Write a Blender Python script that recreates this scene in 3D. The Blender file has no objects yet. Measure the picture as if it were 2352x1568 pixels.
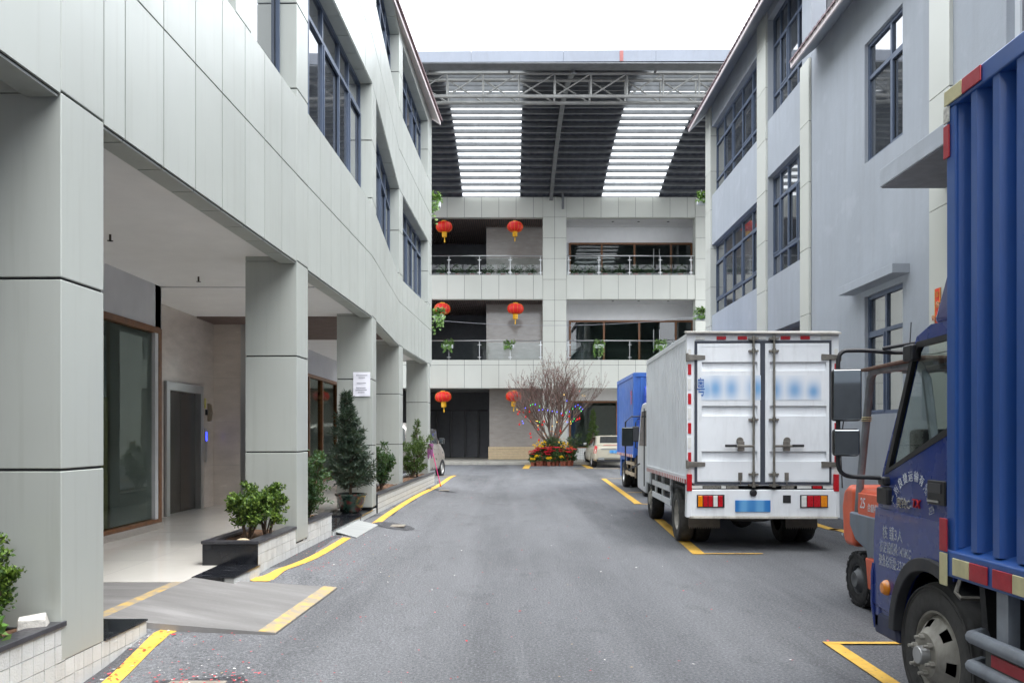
import bpy, bmesh, math, random
from mathutils import Matrix, Vector, Euler
random.seed(7)
sc = bpy.context.scene
COL = sc.collection
R = math.radians
# ---------------------------------------------------------------- camera, sky, sun, exposure
CAMZ = 1.5
FD = 1850.0            # focal length in units of a 2352 px wide picture
cam_d = bpy.data.cameras.new('camera')
cam_d.sensor_fit = 'HORIZONTAL'; cam_d.sensor_width = 36.0
cam_d.lens = FD / 2352 * 36
cam_d.shift_y = (999 - 784) / 2352
cam_d.clip_start = 0.05; cam_d.clip_end = 2000
cam = bpy.data.objects.new('camera', cam_d); COL.objects.link(cam)
cam.location = (0, 0, CAMZ); cam.rotation_euler = (R(90), 0, 0)
sc.camera = cam

SUN_EL, SUN_ROT = 64.0, 128.0
w = bpy.data.worlds.new('World'); sc.world = w; w.use_nodes = True
nt = w.node_tree; nt.nodes.clear()
sky = nt.nodes.new('ShaderNodeTexSky'); sky.sky_type = 'NISHITA'; sky.sun_disc = False
sky.sun_elevation = R(SUN_EL); sky.sun_rotation = R(SUN_ROT)
sky.air_density = 1.6; sky.dust_density = 6.0; sky.ozone_density = 1.0
hsv = nt.nodes.new('ShaderNodeHueSaturation'); hsv.inputs['Saturation'].default_value = 0.10
mixw = nt.nodes.new('ShaderNodeMix'); mixw.data_type = 'RGBA'
mixw.inputs['Factor'].default_value = 0.55
mixw.inputs['B'].default_value = (8.9, 9.5, 10.4, 1)      # even bright cloud deck
bg = nt.nodes.new('ShaderNodeBackground'); bg.inputs['Strength'].default_value = 0.15
wo = nt.nodes.new('ShaderNodeOutputWorld')
nt.links.new(sky.outputs[0], hsv.inputs['Color']); nt.links.new(hsv.outputs[0], mixw.inputs['A'])
nt.links.new(mixw.outputs['Result'], bg.inputs['Color']); nt.links.new(bg.outputs[0], wo.inputs[0])

sun_d = bpy.data.lights.new('sun', 'SUN'); sun_d.energy = 0.6; sun_d.angle = R(40)
sun_d.color = (1.0, 0.98, 0.95)
sun = bpy.data.objects.new('sun', sun_d); COL.objects.link(sun)
_az = R(SUN_ROT); _el = R(SUN_EL)
_dir = Vector((math.sin(_az) * math.cos(_el), math.cos(_az) * math.cos(_el), math.sin(_el)))
sun.rotation_euler = _dir.to_track_quat('Z', 'Y').to_euler()
sun.location = (0, 10, 40)

sc.view_settings.view_transform = 'Standard'; sc.view_settings.look = 'None'
sc.view_settings.gamma = 1.0; sc.view_settings.use_curve_mapping = False
sc.view_settings.exposure = 1.78
sc.render.engine = 'CYCLES'
sc.cycles.max_bounces = 8; sc.cycles.diffuse_bounces = 6; sc.cycles.glossy_bounces = 4
sc.cycles.transparent_max_bounces = 16; sc.cycles.transmission_bounces = 4
sc.cycles.caustics_reflective = False; sc.cycles.caustics_refractive = False
sc.cycles.use_denoising = True
sc.cycles.sample_clamp_indirect = 8.0

# ---------------------------------------------------------------- measuring helpers
def XP(u, Y): return (u - 1176) / FD * Y
def ZP(v, Y): return CAMZ + (999 - v) / FD * Y
def G(u, v, z=0.0):
    Y = (CAMZ - z) * FD / (v - 999)
    return ((u - 1176) / FD * Y, Y, z)

# ---------------------------------------------------------------- mesh helper
class MB:
    def __init__(s, T=None):
        s.v = []; s.f = []; s.mi = []; s.T = T
    def add(s, vs, fs, mi=0):
        o = len(s.v)
        if s.T: vs = [s.T(*p) for p in vs]
        s.v.extend([tuple(p) for p in vs]); s.f.extend([tuple(i + o for i in f) for f in fs]); s.mi.extend([mi] * len(fs))
        return s
    def hexa(s, p, mi=0):
        return s.add(p, [(0, 3, 2, 1), (4, 5, 6, 7), (0, 1, 5, 4), (1, 2, 6, 5), (2, 3, 7, 6), (3, 0, 4, 7)], mi)
    def box(s, x0, x1, y0, y1, z0, z1, mi=0):
        return s.hexa([(x0, y0, z0), (x1, y0, z0), (x1, y1, z0), (x0, y1, z0), (x0, y0, z1), (x1, y0, z1), (x1, y1, z1), (x0, y1, z1)], mi)
    def quad(s, a, b, c, d, mi=0): return s.add([a, b, c, d], [(0, 1, 2, 3)], mi)
    def ring(s, c, ax, r, n, ref=None):
        ax = Vector(ax).normalized()
        ref = Vector(ref) if ref else (Vector((0, 0, 1)) if abs(ax.z) < 0.9 else Vector((1, 0, 0)))
        a = ax.cross(ref).normalized(); b = ax.cross(a)
        return [tuple(Vector(c) + (a * math.cos(2 * math.pi * k / n) + b * math.sin(2 * math.pi * k / n)) * r) for k in range(n)]
    def cyl(s, p0, p1, r0, r1=None, n=10, mi=0, caps=True):
        r1 = r0 if r1 is None else r1
        ax = Vector(p1) - Vector(p0)
        vs = s.ring(p0, ax, r0, n) + s.ring(p1, ax, r1, n)
        fs = [(k, (k + 1) % n, n + (k + 1) % n, n + k) for k in range(n)]
        if caps: fs += [tuple(range(n - 1, -1, -1)), tuple(range(n, 2 * n))]
        return s.add(vs, fs, mi)
    def tube(s, pts, r, n=6, mi=0):
        pts = [Vector(p) for p in pts]; m = len(pts)
        rs = r if isinstance(r, (list, tuple)) else [r] * m
        vs = []; ref = Vector((0.31, 0.17, 0.93))
        for i in range(m):
            t = (pts[min(i + 1, m - 1)] - pts[max(i - 1, 0)])
            if t.length < 1e-9: t = Vector((0, 0, 1))
            t.normalize()
            a = t.cross(ref)
            if a.length < 0.05: a = t.cross(Vector((1, 0, 0)))
            a.normalize(); b = t.cross(a); ref = -b if False else ref
            vs += [tuple(pts[i] + (a * math.cos(2 * math.pi * k / n) + b * math.sin(2 * math.pi * k / n)) * rs[i]) for k in range(n)]
        fs = []
        for i in range(m - 1):
            for k in range(n):
                fs.append((i * n + k, i * n + (k + 1) % n, (i + 1) * n + (k + 1) % n, (i + 1) * n + k))
        fs += [tuple(range(n - 1, -1, -1)), tuple(range((m - 1) * n, m * n))]
        return s.add(vs, fs, mi)
    def lathe(s, prof, n=20, c=(0, 0, 0), axis='Z', mi=0, caps=True):
        vs = []
        for r, h in prof:
            for k in range(n):
                a = 2 * math.pi * k / n; x, y = r * math.cos(a), r * math.sin(a)
                if axis == 'Z': p = (c[0] + x, c[1] + y, c[2] + h)
                elif axis == 'X': p = (c[0] + h, c[1] + x, c[2] + y)
                else: p = (c[0] + x, c[1] + h, c[2] + y)
                vs.append(p)
        fs = [(i * n + k, i * n + (k + 1) % n, (i + 1) * n + (k + 1) % n, (i + 1) * n + k) for i in range(len(prof) - 1) for k in range(n)]
        if caps and prof[0][0] > 1e-6: fs.append(tuple(range(n - 1, -1, -1)))
        if caps and prof[-1][0] > 1e-6: fs.append(tuple(range((len(prof) - 1) * n, len(prof) * n)))
        return s.add(vs, fs, mi)
    def prism(s, poly, axis, a0, a1, mi=0):
        n = len(poly)
        def mk(p, a):
            if axis == 'X': return (a, p[0], p[1])
            if axis == 'Y': return (p[0], a, p[1])
            return (p[0], p[1], a)
        vs = [mk(p, a0) for p in poly] + [mk(p, a1) for p in poly]
        fs = [(k, (k + 1) % n, n + (k + 1) % n, n + k) for k in range(n)] + [tuple(range(n - 1, -1, -1)), tuple(range(n, 2 * n))]
        return s.add(vs, fs, mi)
    def frame(s, x0, x1, z0, z1, t, y0, y1, mi=0):
        """rectangular frame in the local xz plane"""
        s.box(x0, x1, y0, y1, z0, z0 + t, mi); s.box(x0, x1, y0, y1, z1 - t, z1, mi)
        s.box(x0, x0 + t, y0, y1, z0 + t, z1 - t, mi); s.box(x1 - t, x1, y0, y1, z0 + t, z1 - t, mi)
        return s
    def mesh(s, name, mats, smooth=False, angle=35, recalc=False):
        me = bpy.data.meshes.new(name)
        me.from_pydata(s.v, [], s.f)
        for m in (mats if isinstance(mats, (list, tuple)) else [mats]): me.materials.append(m)
        if any(s.mi): me.polygons.foreach_set('material_index', s.mi)
        if recalc:
            bm = bmesh.new(); bm.from_mesh(me); bmesh.ops.remove_doubles(bm, verts=bm.verts, dist=1e-5)
            bmesh.ops.recalc_face_normals(bm, faces=bm.faces); bm.to_mesh(me); bm.free()
        if smooth:
            me.polygons.foreach_set('use_smooth', [True] * len(me.polygons))
            if angle < 180: me.set_sharp_from_angle(angle=R(angle))
        me.update()
        return me
    def build(s, name, mats, parent=None, smooth=False, bev=0, angle=35, kind=None, segs=2):
        me = s.mesh(name, mats, smooth or bev > 0, angle, recalc=True if (bev > 0 or smooth) else False)
        o = put(name, me, parent)
        if bev > 0:
            md = o.modifiers.new('bevel', 'BEVEL'); md.width = bev; md.segments = segs; md.limit_method = 'ANGLE'; md.angle_limit = R(40)
            md.harden_normals = True
        if kind: o['kind'] = kind
        return o

WORLD_ROOT = {}
def put(name, data, parent=None):
    o = bpy.data.objects.new(name, data); COL.objects.link(o)
    if parent is not None:
        o.parent = parent
        if parent in WORLD_ROOT: o.matrix_parent_inverse = Matrix.Translation(-Vector(WORLD_ROOT[parent]))
    return o
def tag(o, label, cat, group=None, kind=None):
    o['label'] = label; o['category'] = cat
    if group: o['group'] = group
    if kind: o['kind'] = kind
    return o
def thing(name, label, cat, loc=(0, 0, 0), rz=0.0, group=None, world=False):
    o = bpy.data.objects.new(name, None); COL.objects.link(o)
    o.location = loc; o.rotation_euler = (0, 0, rz); o.empty_display_size = 0.2
    if world: WORLD_ROOT[o] = tuple(loc)
    return tag(o, label, cat, group)
def struct(o): o['kind'] = 'structure'; return o
def copy_tree(o, parent=None):
    c = o.copy(); COL.objects.link(c)
    if parent is not None: c.parent = parent
    for ch in o.children: copy_tree(ch, c)
    return c
TEXTS = []
def text(name, body, size, m, parent, M, align='CENTER', extrude=0.001, sx=1.0, shear=0.0):
    cu = bpy.data.curves.new(name, 'FONT'); cu.body = body; cu.size = size; cu.align_x = align; cu.align_y = 'CENTER'
    cu.extrude = extrude; cu.materials.append(m); cu.resolution_u = 2; cu.shear = shear
    o = put(name, cu, parent); TEXTS.append(o)
    o.matrix_basis = M @ Matrix.Diagonal((sx, 1, 1, 1))
    return o
def face_m(loc, facing):
    """matrix that stands a text up, readable from the side it faces"""
    rz = {'-Y': 0, '+X': R(90), '+Y': R(180), '-X': R(-90)}[facing] if isinstance(facing, str) else facing
    return Matrix.Translation(loc) @ Matrix.Rotation(rz, 4, 'Z') @ Matrix.Rotation(R(90), 4, 'X')

# ---------------------------------------------------------------- materials
def lin(r, g, b):
    f = lambda c: (c / 255 / 12.92) if c / 255 <= 0.04045 else ((c / 255 + 0.055) / 1.055) ** 2.4
    return (f(r), f(g), f(b))
MATS = {}
class NT:
    def __init__(s, name):
        s.m = bpy.data.materials.new(name); s.m.use_nodes = True; s.t = s.m.node_tree; s.t.nodes.clear()
        s.out = s.t.nodes.new('ShaderNodeOutputMaterial')
        MATS[name] = s.m
    def n(s, typ, **kw):
        x = s.t.nodes.new('ShaderNode' + typ)
        for k, v in kw.items():
            if k in x.inputs.keys(): x.inputs[k].default_value = v
            else: setattr(x, k, v)
        return x
    def l(s, a, b): s.t.links.new(a, b)
    def pos(s, scale=(1, 1, 1), obj=False):
        mp = s.n('Mapping'); mp.inputs['Scale'].default_value = scale
        if obj: s.l(s.n('TexCoord').outputs['Object'], mp.inputs['Vector'])
        else: s.l(s.n('NewGeometry').outputs['Position'], mp.inputs['Vector'])
        return mp.outputs[0]
    def noise(s, scale, detail=3, rough=0.55, vec=None):
        x = s.n('TexNoise'); x.inputs['Scale'].default_value = scale; x.inputs['Detail'].default_value = detail; x.inputs['Roughness'].default_value = rough
        s.l(vec if vec is not None else s.pos(), x.inputs['Vector']); return x.outputs['Fac']
    def ramp(s, fac, stops, interp='LINEAR'):
        x = s.n('ValToRGB'); cr = x.color_ramp; cr.interpolation = interp
        while len(cr.elements) > 1: cr.elements.remove(cr.elements[-1])
        cr.elements[0].position = stops[0][0]; cr.elements[0].color = col4(stops[0][1])
        for p, c in stops[1:]:
            e = cr.elements.new(p); e.color = col4(c)
        s.l(fac, x.inputs[0]); return x.outputs[0]
    def mix(s, fac, a, b, mode='MIX'):
        x = s.n('Mix', data_type='RGBA', blend_type=mode)
        for sock, val in (('Factor', fac), ('A', a), ('B', b)):
            i = [q for q in x.inputs if q.name == sock and q.enabled][0]
            if isinstance(val, (int, float)): i.default_value = val
            elif isinstance(val, (tuple, list)): i.default_value = col4(val)
            else: s.l(val, i)
        return [q for q in x.outputs if q.enabled][0]
    def math(s, op, a, b=0.5):
        x = s.n('Math', operation=op)
        for i, val in enumerate((a, b)):
            if isinstance(val, (int, float)): x.inputs[i].default_value = val
            else: s.l(val, x.inputs[i])
        return x.outputs[0]
    def bump(s, h, strength=0.3, dist=0.01):
        x = s.n('Bump'); x.inputs['Strength'].default_value = strength; x.inputs['Distance'].default_value = dist
        s.l(h, x.inputs['Height']); return x.outputs[0]
    def bsdf(s, color, rough=0.5, metal=0.0, normal=None, spec=0.5, coat=0.0):
        b = s.n('BsdfPrincipled')
        for sock, val in (('Base Color', color), ('Roughness', rough), ('Metallic', metal), ('Specular IOR Level', spec), ('Coat Weight', coat)):
            if isinstance(val, (int, float)): b.inputs[sock].default_value = val
            elif isinstance(val, (tuple, list)): b.inputs[sock].default_value = col4(val)
            else: s.l(val, b.inputs[sock])
        if coat: b.inputs['Coat Roughness'].default_value = 0.06
        if normal is not None: s.l(normal, b.inputs['Normal'])
        return b
    def done(s, b):
        s.l(b.outputs[0] if hasattr(b, 'outputs') else b, s.out.inputs[0]); return s.m
def col4(c):
    if isinstance(c, (int, float)): return (c, c, c, 1)
    return tuple(c) if len(c) == 4 else (*c, 1)
def sc3(c, k): return tuple(min(1, x * k) for x in c)

def plain(name, color, rough=0.5, metal=0.0, var=0.10, nscale=3.0, bump=0.0, bscale=40, coat=0.0, spec=0.5, rnd=0.0, dirt=0.0, obj=False):
    """paint/plastic/metal with soft unevenness; rnd varies per object; dirt darkens in streaks of grime"""
    t = NT(name)
    f = t.noise(nscale, 4, 0.6, t.pos(obj=obj))
    c = t.ramp(f, [(0.3, sc3(color, 1 - var)), (0.7, sc3(color, 1 + var))])
    if rnd:
        oi = t.n('ObjectInfo')
        c = t.mix(1.0, c, t.ramp(oi.outputs['Random'], [(0, 1 - rnd), (1, 1.0)]), 'MULTIPLY')
    if dirt:
        d = t.noise(1.0, 6, 0.65, t.pos((9, 9, 1.6), obj))
        dm = t.ramp(d, [(0.5, 0.0), (0.72, 1.0)])
        c = t.mix(t.math('MULTIPLY', dm, dirt), c, sc3(lin(92, 84, 74), 1))
    nrm = t.bump(t.noise(bscale, 3), bump, 0.01) if bump else None
    r = rough if metal > .8 else t.ramp(t.noise(nscale * 2.3, 3), [(0.3, max(0.02, rough * 0.85)), (0.7, min(1, rough * 1.18))])
    return t.done(t.bsdf(c, r, metal, nrm, spec, coat))

def glass(name, tint, refl=1.0, ior=1.5, rough=0.0):
    t = NT(name)
    tr = t.n('BsdfTransparent'); tr.inputs[0].default_value = col4(tint)
    gl = t.n('BsdfGlossy'); gl.inputs['Roughness'].default_value = rough; gl.inputs[0].default_value = col4(0.95)
    # faint waviness so reflections are not perfect
    nz = t.bump(t.noise(1.3, 2), 0.04, 0.02); t.l(nz, gl.inputs['Normal'])
    fr = t.n('Fresnel'); fr.inputs[0].default_value = ior
    bf = t.n('NewGeometry')
    k = t.math('MULTIPLY', t.math('MULTIPLY', fr.outputs[0], refl), t.math('SUBTRACT', 1.0, bf.outputs['Backfacing']))
    mx = t.n('MixShader'); t.l(k, mx.inputs[0]); t.l(tr.outputs[0], mx.inputs[1]); t.l(gl.outputs[0], mx.inputs[2])
    return t.done(mx)

# cladding and building surfaces
def m_panel():
    t = NT('clad_panel')
    base = lin(183, 187, 181)
    f = t.noise(0.9, 3, 0.5); c = t.ramp(f, [(0.3, sc3(base, 0.96)), (0.7, sc3(base, 1.03))])
    oi = t.n('ObjectInfo'); c = t.mix(1.0, c, t.ramp(oi.outputs['Random'], [(0, (0.955, 0.955, 0.95)), (1, 1.0)]), 'MULTIPLY')
    st = t.noise(1.0, 5, 0.6, t.pos((14, 14, 0.7)))
    c = t.mix(t.math('MULTIPLY', t.ramp(st, [(0.52, 0.0), (0.78, 1.0)]), 0.22), c, lin(138, 136, 126))
    fine = t.noise(900, 1, 0.5, t.pos((1, 1, 0.02)))
    r = t.ramp(t.noise(2.2, 4), [(0.3, 0.33), (0.7, 0.44)])
    wv = t.bump(t.noise(1.7, 2), 0.10, 0.02)
    return t.done(t.bsdf(c, r, 0.25, wv, 0.5))
PANEL = m_panel()
def m_panel_b():
    t = NT('clad_panel_court')
    base = lin(198, 199, 190)
    f = t.noise(0.7, 3, 0.5); c = t.ramp(f, [(0.3, sc3(base, 0.95)), (0.7, sc3(base, 1.03))])
    oi = t.n('ObjectInfo'); c = t.mix(1.0, c, t.ramp(oi.outputs['Random'], [(0, (0.95, 0.95, 0.94)), (1, 1.0)]), 'MULTIPLY')
    return t.done(t.bsdf(c, 0.42, 0.1, t.bump(t.noise(1.7, 2), 0.10, 0.02)))
PANEL_B = m_panel_b()
JOINT = plain('joint_black', (0.018, 0.018, 0.02), 0.7)
def m_stucco():
    t = NT('stucco_grey')
    base = lin(165, 170, 176)
    f = t.noise(0.55, 5, 0.6); c = t.ramp(f, [(0.25, sc3(base, 0.90)), (0.75, sc3(base, 1.06))])
    st = t.noise(1.0, 5, 0.6, t.pos((5, 5, 0.45))); c = t.mix(t.math('MULTIPLY', t.ramp(st, [(0.45, 0.0), (0.75, 1.0)]), 0.42), c, lin(150, 152, 156))
    bl = t.noise(2.1, 3); c = t.mix(t.math('MULTIPLY', t.ramp(bl, [(0.60, 0.0), (0.72, 1.0)]), 0.18), c, lin(194, 197, 203))
    nb = t.math('ADD', t.noise(7, 4), t.math('MULTIPLY', t.noise(70, 3), 0.5))
    return t.done(t.bsdf(c, 0.85, 0, t.bump(nb, 0.35, 0.012), 0.25))
STUCCO = m_stucco()
WHITE_CEIL = plain('ceiling_white', lin(240, 239, 237), 0.8, var=0.03, spec=0.2)
GREY_WALL = plain('wall_grey', lin(206, 206, 208), 0.8, var=0.04, spec=0.2)
ALU = plain('alu_frame', lin(80, 92, 112), 0.42, 0.2, var=0.06, rnd=0.08)
ALU_WHITE = plain('alu_white', lin(225, 228, 230), 0.4, var=0.03)
WOOD = plain('wood_frame', lin(120, 78, 44), 0.42, var=0.22, nscale=9)
STEEL = plain('stainless', lin(196, 197, 196), 0.28, 0.95, var=0.02, nscale=1)
STEEL_DARK = plain('stainless_dark', lin(88, 83, 78), 0.22, 0.9, var=0.03, nscale=1)
def m_marble(name, base, vein, rough):
    t = NT(name)
    v = t.noise(1.0, 7, 0.62, t.pos((2.2, 2.2, 7)))
    c = t.ramp(v, [(0.3, sc3(base, 0.88)), (0.5, base), (0.62, sc3(base, 1.05)), (0.72, vein)])
    f = t.noise(60, 2); c = t.mix(0.12, c, t.ramp(f, [(0.3, 0.3), (0.7, 0.9)]), 'OVERLAY')
    return t.done(t.bsdf(c, rough, 0, None, 0.5))
MARBLE = m_marble('marble_beige', lin(208, 198, 188), lin(224, 216, 206), 0.16)
MARBLE_G = m_marble('marble_taupe', lin(164, 157, 150), lin(180, 172, 164), 0.12)
STONE_BASE = plain('stone_base', lin(205, 184, 150), 0.6, var=0.1, nscale=8)
FLOOR = plain('floor_polished', lin(232, 227, 218), 0.09, var=0.04, nscale=1.4, spec=0.6)
def m_granite():
    t = NT('granite_black')
    v = t.n('TexVoronoi'); v.inputs['Scale'].default_value = 120; t.l(t.pos(), v.inputs['Vector'])
    sp = t.ramp(v.outputs['Distance'], [(0.06, 1.0), (0.14, 0.0)])
    smear = t.ramp(t.noise(1, 5, 0.6, t.pos((3, 14, 4))), [(0.5, 0.0), (0.75, 1.0)])
    c = t.mix(t.math('MULTIPLY', sp, 0.25), (0.012, 0.013, 0.016), (0.25, 0.25, 0.26))
    c = t.mix(t.math('MULTIPLY', smear, 0.10), c, (0.35, 0.36, 0.38))
    return t.done(t.bsdf(c, t.ramp(smear, [(0, 0.12), (1, 0.4)])))
GRANITE = m_granite()
GRANITE_TOP = plain('granite_coping', (0.040, 0.040, 0.046), 0.35, var=0.25, nscale=20)
TILE = plain('tile_white', lin(206, 208, 206), 0.62, var=0.05, nscale=6, bump=0.5, bscale=90, rnd=0.10, dirt=0.25)
def m_tilegrid():
    t = NT('tile_grid')
    br = t.n('TexBrick'); br.offset = 0.0; br.inputs['Scale'].default_value = 1
    br.inputs['Brick Width'].default_value = 0.1; br.inputs['Row Height'].default_value = 0.1; br.inputs['Mortar Size'].default_value = 0.005
    br.inputs['Color1'].default_value = col4(lin(204, 206, 203)); br.inputs['Color2'].default_value = col4(lin(196, 198, 195)); br.inputs['Mortar'].default_value = col4(lin(120, 120, 116))
    g = t.n('NewGeometry'); sx = t.n('SeparateXYZ'); t.l(g.outputs['Position'], sx.inputs[0]); cx = t.n('CombineXYZ')
    t.l(t.math('ADD', sx.outputs[0], sx.outputs[1]), cx.inputs[0]); t.l(sx.outputs[2], cx.inputs[1]); t.l(cx.outputs[0], br.inputs['Vector'])
    return t.done(t.bsdf(br.outputs['Color'], 0.6, 0, t.bump(br.outputs['Fac'], -0.4, 0.004)))
TILE_GRID = m_tilegrid()
GROUT = plain('grout', lin(150, 150, 146), 0.9, var=0.1)
SLAT = plain('slat_brown', lin(128, 110, 104), 0.6, var=0.08)
CONCRETE = plain('concrete', lin(168, 164, 154), 0.85, var=0.12, nscale=2.5, bump=0.3, bscale=60, dirt=0.3)
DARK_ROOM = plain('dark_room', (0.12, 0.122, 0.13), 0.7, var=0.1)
ROOM_WALL = plain('room_wall', lin(190, 196, 190), 0.7, var=0.08)
GLASS_WIN = None
def m_winglass():
    t = NT('window_glass')
    f = t.noise(0.8, 2)
    c = t.ramp(f, [(0.35, (0.03, 0.034, 0.04)), (0.7, (0.075, 0.082, 0.09))])
    b = t.bsdf(c, 0.03, 0.0, t.bump(t.noise(0.9, 2), 0.05, 0.02), 1.0)
    b.inputs['IOR'].default_value = 2.2
    return t.done(b)
GLASS_WIN = m_winglass()
GLASS_SHOP = glass('shop_glass', (0.76, 0.80, 0.78), 1.0)
GLASS_DARK = glass('court_glass', (0.62, 0.66, 0.65), 2.0)
GLASS_RAIL = glass('railing_glass', (0.88, 0.92, 0.91), 1.0)
GLASS_CAR = glass('car_glass', (0.30, 0.34, 0.32), 1.3)
GLASS_CAB = glass('cab_glass', (0.84, 0.87, 0.86), 1.6)
GLASS_AUTO = plain('auto_glass', (.012, .013, .014), .05, 0, var=.1)
MIRROR = plain('mirror_glass', (0.42, 0.45, 0.46), 0.03, 1.0, var=0.03)
# roof
ROOF_METAL = plain('roof_sheet', lin(84, 88, 98), 0.55, 0.4, var=0.22, nscale=1.2)
PURLIN = plain('purlin_steel', lin(120, 122, 124), 0.5, 0.5, var=0.15)
PIPE = plain('truss_pipe', lin(150, 150, 146), 0.4, 0.5, var=0.2, nscale=2)
GUTTER = plain('gutter_white', lin(124, 130, 140), 0.6, var=0.07, nscale=0.8, dirt=0.12)
RUST = plain('rust_red', lin(150, 96, 92), 0.8, var=0.2)
def m_skylight():
    t = NT('skylight_sheet')
    tl = t.n('BsdfTranslucent'); tl.inputs[0].default_value = col4((0.80, 0.82, 0.82))
    tr = t.n('BsdfTransparent'); tr.inputs[0].default_value = col4((0.20, 0.205, 0.21))
    k = t.ramp(t.noise(1.1, 4), [(0.35, 0.40), (0.7, 0.62)])
    mx = t.n('MixShader'); t.l(k, mx.inputs[0]); t.l(tl.outputs[0], mx.inputs[1]); t.l(tr.outputs[0], mx.inputs[2])
    return t.done(mx)
SKYLIGHT = m_skylight()
ROOF_TILE = plain('roof_tile', lin(106, 84, 87), 0.6, var=0.2, nscale=6)
ROOF_EDGE = plain('roof_edge', lin(226, 214, 212), 0.7, var=0.08, nscale=5)
# ground
def m_asphalt(name, base, light, dust):
    t = NT(name)
    p = t.pos()
    big = t.noise(0.22, 4, 0.55, t.pos((1.0, 0.5, 1)))
    c = t.ramp(big, [(0.36, sc3(base, .72)), (0.50, sc3(base, 1.05)), (0.63, sc3(base, 1.4))])
    # pale tyre tracks drawn along the drive, broken up by finer wear
    tr = t.noise(1.0, 8, 0.68, t.pos((2.8, 0.28, 1)))
    wear = t.noise(1.0, 8, 0.72, t.pos((9, 4, 1)))
    k = t.math('MULTIPLY', t.ramp(tr, [(0.46, 0.0), (0.66, 1.0)]), t.ramp(wear, [(0.36, 0.25), (0.62, 1.0)]))
    c = t.mix(t.math('MULTIPLY', k, dust), c, light)
    lane = t.ramp(t.noise(1.0, 4, 0.5, t.pos((0.95, 0.045, 1))), [(0.46, 0.0), (0.58, 1.0)])
    c = t.mix(t.math('MULTIPLY', t.math('MULTIPLY', lane, t.ramp(wear, [(0.30, 0.45), (0.6, 1.0)])), 0.5), c, light)
    dk = t.ramp(t.noise(1.0, 7, 0.7, t.pos((1.6, 0.9, 1))), [(0.56, 0.0), (0.70, 1.0)])
    c = t.mix(t.math('MULTIPLY', dk, 0.5), c, sc3(base, 0.55))
    # aggregate: coarse grains, fine grains and bright chips
    g1 = t.noise(48, 8, 0.82); g2 = t.noise(170, 6, 0.8)
    gr = t.math('ADD', t.math('MULTIPLY', g1, 0.6), t.math('MULTIPLY', g2, 0.4))
    c = t.mix(1.0, c, t.ramp(gr, [(0.40, 0.40), (0.485, 0.84), (0.54, 1.0)]), 'MULTIPLY')
    c = t.mix(t.math('MULTIPLY', t.ramp(gr, [(0.52, 0.0), (0.61, 1.0)]), 0.65), c, sc3(light, 1.7))
    v = t.n('TexVoronoi'); v.inputs['Scale'].default_value = 62; t.l(p, v.inputs['Vector'])
    spk = t.math('MULTIPLY', t.ramp(v.outputs['Distance'], [(0.12, 1.0), (0.22, 0.0)]), t.ramp(t.noise(19, 3), [(0.52, 0.0), (0.64, 1.0)]))
    c = t.mix(t.math('MULTIPLY', spk, 0.6), c, (0.46, 0.46, 0.47))
    # oil drips
    oil = t.ramp(t.noise(3.1, 3, 0.5), [(0.70, 0.0), (0.76, 1.0)])
    c = t.mix(t.math('MULTIPLY', oil, 0.35), c, sc3(base, 0.45))
    h = t.math('ADD', gr, t.math('MULTIPLY', v.outputs['Distance'], 0.4))
    return t.done(t.bsdf(c, t.ramp(wear, [(0.3, 0.70), (0.7, 0.92)]), 0, t.bump(h, 0.9, 0.012), 0.35))
ASPHALT = m_asphalt('asphalt', (0.126, 0.129, 0.136), (0.225, 0.229, 0.238), 0.52)
ASPHALT_DARK = m_asphalt('asphalt_dark', (0.058, 0.058, 0.064), (0.12, 0.12, 0.126), 0.4)
def m_yellow():
    t = NT('yellow_paint')
    c = t.ramp(t.noise(6, 4), [(0.3, lin(206, 158, 56)), (0.7, lin(226, 184, 82))])
    wr = t.noise(26, 5, 0.7); k = t.ramp(t.math('ADD', t.math('MULTIPLY', wr, 0.75), t.math('MULTIPLY', t.noise(1.6, 3), 0.25)), [(0.54, 0.0), (0.68, 1.0)])
    c = t.mix(t.math('MULTIPLY', k, 0.72), c, (0.11, 0.11, 0.115))
    return t.done(t.bsdf(c, 0.75, 0, t.bump(t.noise(160, 3), 0.5, 0.006)))
YELLOW = m_yellow()
def m_plate(name, a, b):
    t = NT(name)
    f = t.noise(1.0, 6, 0.62, t.pos((0.9, 5.0, 1))); c = t.ramp(f, [(0.3, a), (0.5, sc3(a, 1.2)), (0.7, b)])
    c = t.mix(t.math('MULTIPLY', t.ramp(t.noise(40, 4, 0.7), [(0.55, 0.0), (0.75, 1.0)]), 0.25), c, sc3(b, 1.25))
    return t.done(t.bsdf(c, 0.6, 0.1, t.bump(t.noise(30, 3), 0.2, 0.004)))
RAMP = m_plate('ramp_plate', lin(113, 111, 109), lin(142, 140, 138))
def m_ramp_yellow():
    t = NT('ramp_yellow')
    k = t.ramp(t.noise(9, 6, 0.7), [(0.38, 0.0), (0.56, 1.0)])
    return t.done(t.bsdf(t.mix(t.math('MULTIPLY', k, 0.9), lin(194, 162, 92), lin(146, 138, 126)), 0.7, 0, t.bump(t.noise(40, 3), 0.2, 0.004)))
RAMP_YELLOW = m_ramp_yellow()
RAMP_STEEL = m_plate('ramp_steel', lin(146, 148, 146), lin(172, 174, 172))
SOIL = plain('soil', lin(96, 72, 54), 0.95, var=0.45, nscale=30, bump=1.0, bscale=45)
LANTERN_RED = plain('lantern_red', lin(214, 22, 18), 0.5, var=0.15, nscale=30)
GOLD = plain('lantern_gold', lin(226, 172, 28), 0.45, 0.1, var=0.12, nscale=20)
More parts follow.
